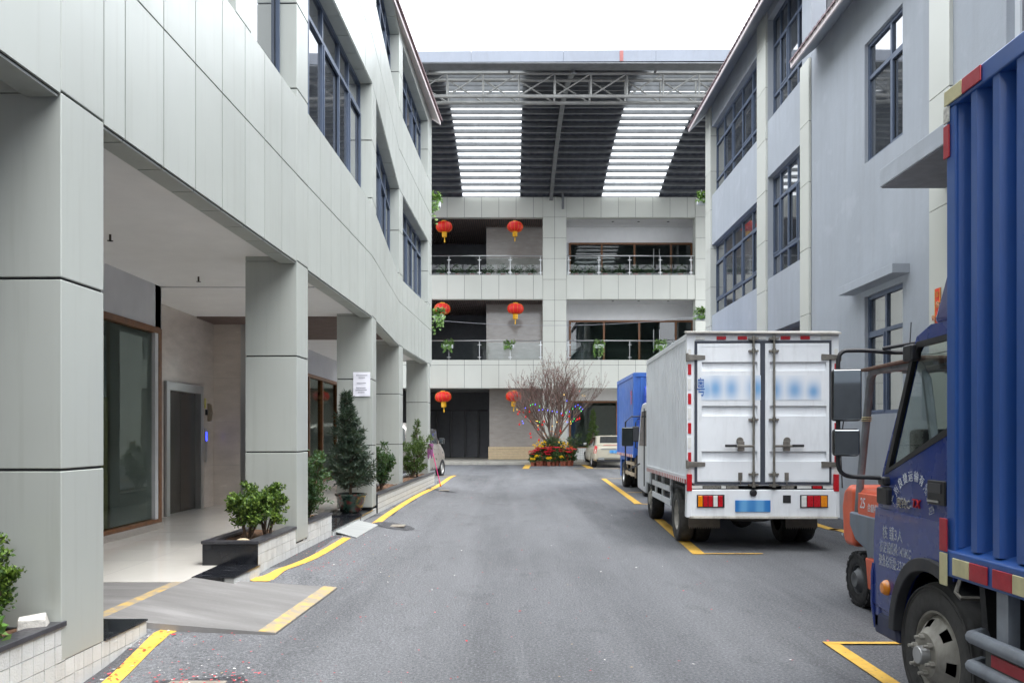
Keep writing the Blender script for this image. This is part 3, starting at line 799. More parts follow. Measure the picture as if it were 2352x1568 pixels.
# ramp plates
rp = MB()
rp.hexa([(-2.89, 5.66, 0.0), (-1.77, 6.03, 0.0), (-1.70, 7.84, 0.0), (-2.89, 7.31, 0.0), (-2.89, 5.66, FZ + .002), (-1.77, 6.03, 0.02), (-1.70, 7.84, 0.02), (-2.89, 7.31, FZ + .002)])
ro = tag(rp.build('ramp', RAMP), 'worn grey-brown drive ramp plate with faded yellow edge between black kerb stones', 'ramp')
rs = MB(); rs.hexa([(-1.89, 6.0, 0.0), (-1.772, 6.035, 0.0), (-1.702, 7.835, 0.0), (-1.82, 7.785, 0.0), (-1.89, 6.0, .0445), (-1.772, 6.035, .0245), (-1.702, 7.835, .0245), (-1.82, 7.785, .0445)])
rs.build('edge_stripe', RAMP_YELLOW, ro)
rp = MB()
gb_, gc_ = GB(869, 1206.5), GB(819, 1236)
a, b, c, d = (-2.60, 12.70, .205), (gb_[0], gb_[1], gb_[2] + .014), (gc_[0], gc_[1], gc_[2] + .014), (-2.66, 11.30, .20)
dn = lambda p: (p[0], p[1], p[2] - .01)
rp.hexa([dn(d), dn(c), dn(b), dn(a), d, c, b, a])
tag(rp.build('ramp', RAMP_STEEL), 'pale steel ramp plate leaning on the step before the green glazed pot', 'ramp')
# block that carries the potted conifer
blk = MB(); blk.box(-3.0, -2.37, 12.75, 13.72, 0, 0.232)
MB().box(-3.0, -2.385, 12.75, 14.15, 0, 0.22).build('pot_step', TILE_GRID, OB)
MB().box(-3.0, -2.37, 12.735, 13.72, 0.22, 0.235).build('pot_step_top', GRANITE, OB)
MB().box(-2.99, -2.39, 12.73, 12.75, 0.0, 0.22).build('pot_step_riser', GRANITE, OB)
# ================================================================ PLANTERS (tiled troughs along the colonnade)
def planter(y0, y1, zt, label, real=True, depth=0.55, off=0.0):
    fx = lambda y: -2.695 + 0.0235 * y + off
    pl = thing('planter', label, 'planter', (fx((y0 + y1) / 2) - depth / 2, (y0 + y1) / 2, 0), group='tiled planters along the colonnade', world=True)
    tiled(y0, y1, 0.0, zt - 0.03, pl, off, real=real)
    def hx(xa, xb, ya, yb, za, zb, m, nm, **k):
        return MB().hexa([(fx(ya) + xa, ya, za), (fx(ya) + xb, ya, za), (fx(yb) + xb, yb, za), (fx(yb) + xa, yb, za), (fx(ya) + xa, ya, zb), (fx(ya) + xb, ya, zb), (fx(yb) + xb, yb, zb), (fx(yb) + xa, yb, zb)]).build(nm, m, pl, **k)
    hx(-depth, -depth + 0.08, y0, y1, 0.0, zt - 0.03, GRANITE, 'inner_wall')
    hx(-depth + .08, -0.1, y0, y0 + .06, 0.0, zt - 0.03, GRANITE, 'end_wall')
    hx(-depth, 0.0, y0 - 0.012, y0 - 0.001, 0.004, zt - 0.03, GRANITE, 'end_slab')
    hx(-depth + .08, -0.1, y1 - .06, y1, 0.0, zt - 0.03, GRANITE, 'end_wall')
    hx(-0.115, 0.012, y0 - .025, y1, zt - 0.03, zt, GRANITE_TOP, 'coping', bev=0.004)
    hx(-depth - .01, -depth + .09, y0 - .025, y1, zt - 0.03, zt, GRANITE_TOP, 'coping', bev=0.004)
    hx(-depth + .09, -0.115, y0 - .025, y0 + .075, zt - 0.03, zt - .0005, GRANITE_TOP, 'coping', bev=0.004)
    # lumpy soil
    sm = MB(); ny, nx = max(8, int((y1 - y0) * 14)), 8
    rr = random.Random(int(y0 * 10))
    vs = [(fx(y0 + (y1 - y0) * j / ny) - depth + .08 + (depth - .18) * i_ / nx, y0 + (y1 - y0) * j / ny, zt - 0.05 + rr.uniform(-.02, .028)) for j in range(ny + 1) for i_ in range(nx + 1)]
    fs = [(j * (nx + 1) + i_, j * (nx + 1) + i_ + 1, (j + 1) * (nx + 1) + i_ + 1, (j + 1) * (nx + 1) + i_) for j in range(ny) for i_ in range(nx)]
    sm.add(vs, fs).build('soil', SOIL, pl)
    return pl
planter(1.2, 4.66, 0.43, 'white tiled planter holding a chunk of white concrete, nearest the camera')
planter(8.0, 10.95, 0.452, 'white tiled planter with black polished end slab beside the drive ramp', off=-.014)
planter(14.18, 22.55, 0.47, 'long low white tiled planter past the potted conifer, ending at the last column', real=False)

# ================================================================ RIGHT BUILDING
RB = thing('warehouse_building', 'grey-blue rendered factory block with dark window bands and pale pilasters', 'building', (8, 14, 0), world=True)
rx = lambda y: 5.8 + 0.0065 * y
TR = lambda s, d, z: (rx(s) - d, s, z)     # s along Y, d towards the street
def wall_holes(T, parent, s0, s1, z0, z1, d0, d1, holes, m, name='wall'):
    ss = sorted({s0, s1, *[h[0] for h in holes], *[h[1] for h in holes]}); zs = sorted({z0, z1, *[h[2] for h in holes], *[h[3] for h in holes]})
    mb = MB(T)
    for a, b in zip(ss, ss[1:]):
        run = None
        for c, e in zip(zs, zs[1:]):
            inside = any(h[0] - 1e-6 <= a and b <= h[1] + 1e-6 and h[2] - 1e-6 <= c and e <= h[3] + 1e-6 for h in holes)
            if inside:
                if run: mb.box(a, b, d0, d1, run[0], run[1]); run = None
            else: run = (run[0], e) if run else (c, e)
        if run: mb.box(a, b, d0, d1, run[0], run[1])
    return mb.build(name, m, parent)
# main block, Y 15.9 - 24.5
A0, A1, C0, C1 = 19.35, 24.0, 16.4, 18.65
holesM = [(A0, A1, 5.06, 7.15), (A0, A1, 8.62, 10.65), (C0, C1, 5.1, 7.45), (C0, C1, 8.75, 11.1), (C0, C1, 0.0, 3.85), (A0 + .5, A1 - .6, 0.9, 2.9)]
wall_holes(TR, RB, 15.9, 24.5, 0, 11.35, -0.30, 0, holesM, STUCCO)
def rwin(a, b, cols, zs, sash, d=-0.13, fm=None, gm=None):
    return window(TR, RB, [a + (b - a) * c for c in cols], zs, d, t=0.06, sash=sash, fm=fm, gm=gm)
rwin(A0, A1, [0, .2, .40, .60, .80, 1], [5.06, 5.5, 6.62, 7.15], [(0, 1), (2, 1), (4, 1)])
rwin(A0, A1, [0, .2, .40, .60, .80, 1], [8.62, 9.05, 10.10, 10.65], [(1, 1), (3, 1)])
rwin(C0, C1, [0, .27, .55, .78, 1], [5.1, 5.62, 6.85, 7.45], [(1, 1), (3, 1)])
rwin(C0, C1, [0, .27, .55, .78, 1], [8.75, 9.3, 10.45, 11.1], [(0, 1), (2, 1)])
rwin(A0 + .5, A1 - .6, [0, .33, .66, 1], [0.9, 2.3, 2.9], [])
MB(TR).box(C0, C1, -0.32, -0.30, 0, 3.85).build('opening_shade_sheet', DARK_ROOM, RB)  # dark sheet across the open bay, its shade put into the colour
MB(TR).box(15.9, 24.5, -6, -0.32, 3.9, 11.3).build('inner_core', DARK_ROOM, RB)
MB(TR).box(24.3, 24.5, -6, -0.3, 0, 11.3).build('end_wall', PANEL_B, RB)
def pilaster(y0, y1, z0, z1, seams):
    co = MB(TR).box(y0 + .01, y1 - .01, -0.2, 0.035, z0, z1).build('pilaster', JOINT, RB)
    zs = [z0] + seams + [z1]
    for a, b in zip(zs, zs[1:]):
        MB(TR).box(y0, y1, -0.135, 0.05, a + .005, b - .005).build('panel', PANEL_B, co, bev=0.005)
pilaster(23.985, 24.62, 0.0, 11.45, [1.2, 2.4, 3.6, 4.75, 5.9, 7.05, 8.2, 9.35, 10.4])
pilaster(18.66, 19.34, 0.0, 11.3, [1.25, 2.45, 3.65, 4.85, 6.0, 7.15, 8.35, 9.55, 10.6])
pilaster(15.9, 16.39, 0.0, 8.95, [1.3, 2.6, 3.9, 5.2, 6.5, 7.7])
# near wing, Y -2 - 15.9
hE = [(12.12, 13.45, 6.02, 8.0), (12.12, 13.45, 1.84, 3.80), (8.2, 9.55, 5.6, 8.0), (8.6, 10.5, 0.0, 3.4)]
wall_holes(TR, RB, -12.0, 15.88, 0, 9.02, -0.30, 0.0, hE, STUCCO)
window(TR, RB, [12.12, 12.62, 13.45], [6.02, 7.42, 8.0], -0.06, t=0.06, sash=[(0, 0)])
window(TR, RB, [12.12, 12.80, 13.45], [1.84, 3.18, 3.80], -0.06, t=0.06, sash=[(1, 0)])
window(TR, RB, [8.2, 8.85, 9.55], [5.6, 7.4, 8.0], -0.10, t=0.09, fm=ALU_WHITE)
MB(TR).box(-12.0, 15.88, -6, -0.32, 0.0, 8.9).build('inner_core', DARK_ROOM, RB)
MB(TR).box(11.9, 13.9, -0.05, 0.26, 3.90, 4.04).build('window_hood', STUCCO, RB, bev=0.006)
pilaster(10.72, 11.25, 0.0, 8.98, [1.3, 2.62, 4.6, 6.15, 7.7])
cn = MB(TR)
cn.box(7.2, 10.85, -0.05, 0.92, 4.83, 5.07)
cn.build('canopy', STUCCO, RB, bev=0.012)
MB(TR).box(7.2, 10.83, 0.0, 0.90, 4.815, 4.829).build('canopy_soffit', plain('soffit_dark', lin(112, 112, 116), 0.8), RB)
MB(TR).box(8.6, 10.5, -0.2, -0.17, 0, 3.4).build('door', plain('door_brown', lin(86, 70, 62), 0.5), RB)
# unseen wing and blocks added behind the camera for the light and mirror reflections
MB().box(-12, 14, -27, -25.5, 0, 9.5).build('added_wing', STUCCO, RB)
MB().box(-7, 9, -25.49, -25.3, 0, 3.6).build('added_wing_opening', DARK_ROOM, RB)
MB().box(-11, 13, -25.49, -25.4, 5.0, 7.2).build('added_wing_window_band', GLASS_WIN, RB)
MB().box(-12.5, -3.1, -25.5, -14, 0, 11.5).build('added_rear_block', STUCCO, RB)
MB(TR).box(-25.5, -12, -6, 0, 0, 9.0).build('added_rear_block', STUCCO, RB)
# eaves with tiled edges
def eave(y0, y1, zin, zout, over, zroof_in=1.2):
    e = MB(TR)
    e.hexa([(y0, over, zout), (y1, over, zout), (y1, -0.02, zin), (y0, -0.02, zin), (y0, over, zout + .05), (y1, over, zout + .05), (y1, -1.2, zin + 1.05), (y0, -1.2, zin + 1.05)])
    eo = e.build('eave', STUCCO, RB)
    MB(TR).box(y0, y1, over - .012, over + .022, zout + .005, zout + .11).build('fascia_board', ROOF_EDGE, eo)
    tl = MB(TR); s = y0; m_ = 5; pit = 0.2
    while s < y1 - pit * .5:
        vs = []
        for o, zz in ((over + .06, zout + .085), (-1.2, zin + 1.09)):
            for q in range(m_ + 1):
                a = math.pi * q / m_; vs.append((s + pit * .46 * (1 - math.cos(a)), o, zz + 0.05 * math.sin(a)))
        tl.add(vs, [(q, q + 1, m_ + 2 + q, m_ + 1 + q) for q in range(m_)] + [tuple(range(m_ + 1))]); s += pit
    tl.build('roof_tile', ROOF_TILE, eo, kind='stuff')
eave(15.95, 24.75, 11.35, 10.80, 0.52)
eave(-12, 15.62, 9.02, 8.60, 0.48)
# corrugated white upstand behind the near eave
cg = MB(TR); y = 9.0; vs = []; fs = []
while y < 15.4:
    for (dy, dd) in ((0, 0), (0.06, 0), (0.075, 0.05), (0.135, 0.05), (0.15, 0)): vs.append((y + dy, -0.9 + dd, 9.6)); vs.append((y + dy, -0.9 + dd, 13.0))
    y += 0.15
for k in range(0, len(vs) - 2, 2): fs.append((k, k + 1, k + 3, k + 2))
cg.add(vs, fs).build('corrugated_upstand', plain('sheet_white', lin(214, 218, 226), 0.5, 0.2, var=0.05), RB)

# ================================================================ COURT BUILDING AT THE END
BY = 42.5; BS = FD / BY
bx_ = lambda u: (u - 1176) / BS
bz = lambda v: CAMZ + (999 - v) / BS
CB = thing('gallery_building', 'cream panelled block with glazed balconies closing off the yard', 'building', (3, 46, 0), world=True)
XL, XC0, XC1, XR0, XR1 = bx_(905), bx_(1247), bx_(1301), bx_(1597), bx_(1660)
levels = [(bz(453), bz(499.5)), (bz(631), bz(687)), (bz(826), bz(891))]
pw = 39.6 / BS
def bfascia(x0, x1, z0, z1, start, rows=None):
    fo = MB().box(x0, x1, BY + 0.016, BY + 0.30, z0, z1).build('fascia', JOINT, CB)
    xs = [x0]; x = start
    while x < x1 - 0.15:
        if x > x0 + 0.12: xs.append(x)
        x += pw
    xs.append(x1)
    zs = rows or [z0, z1]
    for a, b in zip(xs, xs[1:]):
        for c, e in zip(zs, zs[1:]):
            MB().box(a + .008, b - .008, BY, BY + .016, c + .008, e - .008).build('panel', PANEL_B, fo)
    MB().box(x0, x1, BY + 0.016, BY + 0.30, z0 - .012, z0 - .001).build('soffit', PANEL_B, fo)
for k, (zt, zb) in enumerate(levels):
    rows = None if k < 2 else [zb, bz(838), zt]
    bfascia(XL, XC0, zb, zt, bx_(1027 - 79.2), rows)
    bfascia(XC1, XR0, zb, zt, XC1 + 0.01 + pw, rows)
def bcol(x0, x1, n, z0, z1):
    co = MB().box(x0 + .01, x1 - .01, BY - 0.01, BY + 0.6, z0, z1).build('column', JOINT, CB)
    xs = lsp(x0, x1, n); zs = [z0]; z = bz(453); st = (453 - 500.5) / BS
    st = 47.4 / BS; zz = []
    v = 499.0
    while v < 1050: zz.append(bz(v)); v += 47.6
    zs = sorted([z0, z1] + [q for q in zz if z0 + .2 < q < z1 - .2])
    for a, b in zip(xs, xs[1:]):
        for c, e in zip(zs, zs[1:]):
            MB().box(a + .008, b - .008, BY - .03, BY - .012, c + .008, e - .008).build('panel', PANEL_B, co)
    MB().box(x0, x0 + .01, BY - .02, BY + .6, z0, z1).box(x1 - .01, x1, BY - .02, BY + .6, z0, z1).build('side_panel', PANEL_B, co)
GZ = 0.16
bcol(XC0, XC1, 2, GZ, bz(453)); bcol(XR0, XR1, 2, GZ, bz(453))
bcol(bx_(905) - 1.4, bx_(905), 2, GZ, bz(453))
# slabs, rooms
MB().box(-20, 25, 40.9, 60, 0.0, GZ - .01).build('raised_floor', CONCRETE, CB)
ks = MB()
for a, b in zip(lsp(-9, 13, 9), lsp(-9, 13, 9)[1:]):
    MB().box(a + .006, b - .006, 40.55, 40.89, 0.0, GZ).build('kerb_stone', CONCRETE, CB, bev=0.015)
for k, (zt, zb) in enumerate(levels):
    fz = zt - 0.02
    if k > 0: MB().box(XL, XR0, BY + .31, 52, fz - .25, fz).build('floor_slab', GREY_WALL, CB)
    # ceilings: slats over the left bay, plaster over the right one
    cz = zb + 0.10
    MB().box(XL, XC0 + .3, BY + .31, 52, cz + .12, cz + .14).build('ceiling_void', DARK_ROOM, CB)
    s_ = MB()
    for x in lsp(XL, XC0 + .2, 68): s_.box(x, x + .055, BY + .31, BY + (9 if k < 2 else 4), cz, cz + .11)
    if k < 2: s_.build('slat_ceiling', SLAT, CB, kind='stuff')
    else: MB().box(XL, XC0 + .2, BY + .31, 50, cz, cz + .02).build('ceiling', plain('ceiling_grey', lin(150, 150, 152), 0.8), CB)
    MB().box(XC0 + .6, XR0 + .4, BY + .31, 46.0, cz, cz + .05).build('ceiling', WHITE_CEIL, CB)
RY = 44.9                                # plane of the recessed fronts
rs_ = FD / RY
rxp = lambda u: (u - 1176) / rs_
# left bay: dark passage and taupe marble wall
PX = rxp(1117)
for k in range(3):
    zt = levels[k][1] + .10; z0 = GZ if k == 2 else levels[k + 1][0] - .10
    px = PX if k < 2 else rxp(1124)
    mw = MB().box(px, XC0 + .5, RY, RY + .3, z0, zt + .1).build('marble_wall', MARBLE_G, CB)
    j = MB()
    for z in lsp(z0, zt, 4)[1:-1]: j.box(px, XC0 + .2, RY - .002, RY, z - .004, z + .004)
    j.build('stone_joint', GROUT, mw)
    MB().box(px, px + .3, RY + .3, 52, z0, zt + .1).build('passage_wall', DARK_ROOM, CB)
    MB().box(XL - .3, px, 49.0, 49.3, z0, zt + .1).build('passage_end', DARK_ROOM, CB)
    MB().box(XL - .3, XL, BY + .3, 49.0, z0, zt + .1).build('passage_wall', DARK_ROOM, CB)
pg = MB()
for u in (1003, 1035, 1068, 1098): pg.box((u - 1176) / (FD / 48.9) - .05, (u - 1176) / (FD / 48.9) + .05, 48.85, 48.95, GZ, 3.0)
pg.box((985 - 1176) / (FD / 48.9), (1120 - 1176) / (FD / 48.9), 48.86, 48.94, 2.95, 3.05)
po = pg.build('passage_doors', plain('door_dark', (0.035, 0.033, 0.033), 0.4), CB)
bs_ = MB()
for k in range(5): MB().box(rxp(1124) - .06, XC0 + .02, RY - .16, RY - .002, GZ + k * .14 + .005, GZ + (k + 1) * .14 - .005).build('base_stone', STONE_BASE, CB, bev=0.01)
# right bay: timber-framed glazing
for k in range(3):
    zt = levels[k][1] + .10; z0 = (GZ + .62) if k == 2 else levels[k + 1][0] - .10
    head = bz(538) + .1 if k == 0 else (bz(725) + .08 if k == 1 else bz(921) + .1)
    us = [1309, 1382, 1457, 1541, 1588] if k == 0 else ([1309, 1387, 1468, 1552, 1590] if k == 1 else [1309, 1417, 1500, 1590])
    xs = [rxp(u) for u in us]
    f = MB()
    for x in xs: f.box(x - .055, x + .055, RY - .05, RY + .05, z0, head)
    f.box(xs[0], xs[-1], RY - .048, RY + .052, head - .09, head + .02).box(xs[0], xs[-1], RY - .047, RY + .049, z0, z0 + .06)
    fo = f.build('glazing', WOOD, CB)
    for a, b in zip(xs, xs[1:]): MB().box(a + .05, b - .05, RY - .006, RY + .006, z0 + .05, head - .08).build('pane', GLASS_DARK, fo)
    if k < 2:
        for u in (1501, 1514): MB().cyl((rxp(u), RY - .09, z0 + .7), (rxp(u), RY - .09, z0 + 2.0), .02, n=8).build('door_handle', STEEL, fo)
    MB().box(XC1 - .2, XR0 + .4, RY - .02, RY + .2, head + .02, zt + .1).build('bulkhead', WHITE_CEIL, CB)
    MB().box(XC1 - .2, xs[0], RY, RY + .2, z0, head + .02).build('side_wall', GREY_WALL, CB)
    MB().box(xs[-1], XR0 + .4, RY, RY + .2, z0, head + .02).build('side_wall', GREY_WALL, CB)
    MB().box(XC1, XR0 + .4, 50.0, 50.2, z0 - .2, zt + .1).build('room_wall', ROOM_WALL, CB)
    MB().box(XR0 + .4, XR0 + .6, BY + .3, 50.0, z0, zt + .1).build('room_wall', GREY_WALL, CB)
    MB().box(XC1 - .4, XC1 - .2, RY, 50.0, z0, zt + .1).build('room_wall', ROOM_WALL, CB)
    MB().box(XC1 - .4, XR0 + .6, RY + .2, 50, zt + .05, zt + .1).build('room_ceiling', GREY_WALL, CB)
tiled_b = MB().box(XC1 + .02, XR0 + .4, RY - .12, RY + .2, GZ, GZ + .62).build('tiled_base', TILE_GRID, CB)
dl = MB()
for (u, v) in ((2.6, 0), (4.0, 0), (5.6, 0)):
    for k in (0, 1, 2): dl.lathe([(0.0, -.012), (.07, -.012), (.07, 0)], 10, (XC1 + u, BY + 1.2, levels[k][1] + .10))
dl.build('downlight', BLACK_PL, CB, kind='stuff')
# balcony railings
def railing(x0, x1, zf, posts):
    ry = BY + 0.13
    r = MB(); r.tube([(x0, ry, zf + 1.02), (x1, ry, zf + 1.02)], .03, 8)
    ro = r.build('railing', STEEL, CB, smooth=True)
    xs = [x0 + .03] + posts + [x1 - .03]
    for p in posts:
        q = MB(); q.box(p - .016, p + .016, ry - .025, ry + .025, zf, zf + 1.0)
        for z in (zf + .14, zf + .80): q.box(p - .10, p + .10, ry - .04, ry - .012, z - .018, z + .018)
        q.build('post', STEEL, ro)
    for a, b in zip(xs, xs[1:]): MB().box(a + .015, b - .015, ry - .006, ry + .006, zf + .03, zf + .92).build('glass_panel', GLASS_RAIL, ro)
u8 = lambda x: bx_((1650 + x / 1.8816) * 0.57422)
for k in (1, 2):
    zf = levels[k][0]
    railing(XL, XC0, zf, [bx_(938), bx_(965), u8(273), u8(503), u8(735), u8(965)])
    railing(XC1, XR0, zf, [u8(1178), u8(1405), u8(1637), u8(1868), u8(2100)])
# rear mass
MB().box(-20, 25, 52, 53, 0, 14.5).build('rear_wall', GREY_WALL, CB)
MB().box(-9, XC1, 52, 52.1, GZ, 14).build('dark_back', DARK_ROOM, CB)
MB().box(-20, 25, BY + .3, 53, bz(453) - .05, bz(453) + .1).build('flat_roof', GREY_WALL, CB)
MB().box(XR1, 25, BY, BY + .3, 0, bz(453)).build('side_wing', PANEL_B, CB)
MB().box(-20, bx_(905) - 1.4, BY, BY + .3, 0, bz(453)).build('side_wing', PANEL_B, CB)

# ================================================================ CURVED YARD ROOF
YR = thing('yard_roof', 'arched metal yard roof with two skylight strips and a pipe truss', 'roof', (3, 35, 14), world=True)
def rz_(y):                                # roof height along the arch
    t_ = (y - 33.6) / 9.0
    return 15.35 - 1.24 * t_ * t_ if y > 33.6 else 15.35 - 0.0322 * (y - 33.6) ** 2
RX0, RX1 = -7.5, 14.0
sk = [(-2.60, 0.42), (4.75, 7.75)]
def band(x0, x1, m, name, thick=0.02):
    mb = MB(); ys = lsp(27.0, 42.9, 40); n = 4 * max(1, round((x1 - x0) / 0.42))
    xs = lsp(x0, x1, n)
    vs = [(x, y, rz_(y) + (0.03 if (i_ % 4) in (1, 2) else 0.0)) for y in ys for i_, x in enumerate(xs)]
    fs = [(j * (n + 1) + i_, j * (n + 1) + i_ + 1, (j + 1) * (n + 1) + i_ + 1, (j + 1) * (n + 1) + i_) for j in range(len(ys) - 1) for i_ in range(n)]
    return mb.add(vs, fs).build(name, m, YR)
edges = [RX0, sk[0][0], sk[0][1], sk[1][0], sk[1][1], RX1]
for k in range(5):
    a, b = edges[k], edges[k + 1]
    if k in (1, 3):
        for c, e in zip(lsp(a, b, 3), lsp(a, b, 3)[1:]): band(c, e, SKYLIGHT, 'skylight_sheet')
    else:
        for c, e in zip(lsp(a, b, 4), lsp(a, b, 4)[1:]): band(c, e, ROOF_METAL, 'roof_sheet')
ys = lsp(27.35, 42.6, 24)
pm = MB().box(RX0, RX1, -0.05, 0.05, -0.15, 0).mesh('purlin', PURLIN)
for y in ys:
    q = put('purlin', pm, YR); q.location = (0, y, rz_(y) - 0.01); q.rotation_euler = (math.atan((rz_(y + .05) - rz_(y - .05)) / .1), 0, 0)
    if YR in WORLD_ROOT: pass
# pipe truss near the open edge
ty0, ty1 = 27.7, 28.25; zt_, zb_ = 13.93, 13.14
for y in (ty0, ty1):
    for z in (zt_, zb_): MB().cyl((RX0, y, z), (RX1, y, z), .062 if z < 13.5 else .05, n=10).build('chord', PIPE, YR, smooth=True)
step = 1.24; x = RX0 + .3; i_ = 0
while x < RX1 - .2:
    for y in (ty0, ty1): MB().cyl((x, y, zb_), (x, y, zt_), .035, n=6).build('strut', PIPE, YR, smooth=True)
    if x + step < RX1:
        MB().cyl((x, ty0, zb_), (x + step, ty0, zt_), .028, n=6).build('brace', PIPE, YR, smooth=True)
        MB().cyl((x, ty1, zt_), (x + step, ty1, zb_), .028, n=6).build('brace', PIPE, YR, smooth=True)
    x += step; i_ += 1
# beam along the arch, hangers, gutter board
bm_ = MB()
ysb = lsp(27.3, 42.4, 18)
for a, b in zip(ysb, ysb[1:]):
    xa, xb = 2.05 + (42.4 - a) * .004, 2.05 + (42.4 - b) * .004
    for (w_, t0, t1) in ((.09, -.33, -.30), (.012, -.30, -.18), (.09, -.18, -.155)):
        bm_.hexa([(xa - w_, a, rz_(a) + t0), (xa + w_, a, rz_(a) + t0), (xb + w_, b, rz_(b) + t0), (xb - w_, b, rz_(b) + t0), (xa - w_, a, rz_(a) + t1), (xa + w_, a, rz_(a) + t1), (xb + w_, b, rz_(b) + t1), (xb - w_, b, rz_(b) + t1)])
bm_.build('arch_beam', PURLIN, YR)
MB().box(bx_(1294) * .985 - .06, bx_(1294) * .985 + .06, 42.2, 42.36, bz(482), bz(440)).build('beam_bracket', PURLIN, YR)
for x in (-6.2, -2.9, -0.1, 2.15, 4.9, 7.7, 11):
    MB().box(x - .04, x + .04, 27.3, 27.38, 13.9, 14.12).box(x - .03, x + .03, 27.36, 27.72, 13.9, 13.95).build('hanger', PURLIN, YR)
gx = lsp(RX0, RX1, 7)
for a, b in zip(gx, gx[1:]): MB().hexa([(a + .004, 26.78, 13.90 + .004 * a), (b - .004, 26.78, 13.90 + .004 * b), (b - .004, 26.95, 13.90 + .004 * b), (a + .004, 26.95, 13.90 + .004 * a), (a + .004, 26.78, 14.27 + .006 * a), (b - .004, 26.78, 14.27 + .006 * b), (b - .004, 26.95, 14.27 + .006 * b), (a + .004, 26.95, 14.27 + .006 * a)]).build('gutter_board', GUTTER, YR)
MB().box(3.58, 3.70, 26.77, 26.782, 13.92, 14.27).build('rust_streak', RUST, YR)
MB().box(RX0, RX1, 26.8, 27.3, 13.86, 13.89).build('gutter_floor', PURLIN, YR)
# ================================================================ VEHICLES
from mathutils.geometry import tessellate_polygon
def sheet(mb, outer, holes, axis, a0, a1, mi=0):
    loops = [outer] + list(holes)
    tris = tessellate_polygon([[Vector((p[0], p[1], 0)) for p in l] for l in loops])
    flat = [p for l in loops for p in l]; n = len(flat)
    mk = {'X': lambda p, a: (a, p[0], p[1]), 'Y': lambda p, a: (p[0], a, p[1]), 'Z': lambda p, a: (p[0], p[1], a)}[axis]
    vs = [mk(p, a0) for p in flat] + [mk(p, a1) for p in flat]
    fs = [tuple(t_) for t_ in tris] + [tuple(n + i for i in reversed(t_)) for t_ in tris]
    o = 0
    for l in loops:
        m_ = len(l)
        fs += [(o + k, o + (k + 1) % m_, n + o + (k + 1) % m_, n + o + k) for k in range(m_)]
        o += m_
    return mb.add(vs, fs, mi)
def arc(cx, cz, r, a0, a1, n):
    return [(cx + r * math.cos(R(a0 + (a1 - a0) * k / n)), cz + r * math.sin(R(a0 + (a1 - a0) * k / n))) for k in range(n + 1)]
RIM_W = plain('rim_dusty', lin(172, 168, 158), 0.6, 0.2, var=0.2, nscale=9, dirt=0.35, obj=True)
RIM_S = plain('rim_silver', lin(190, 190, 188), 0.35, 0.7, var=0.1, obj=True)
TREAD = None
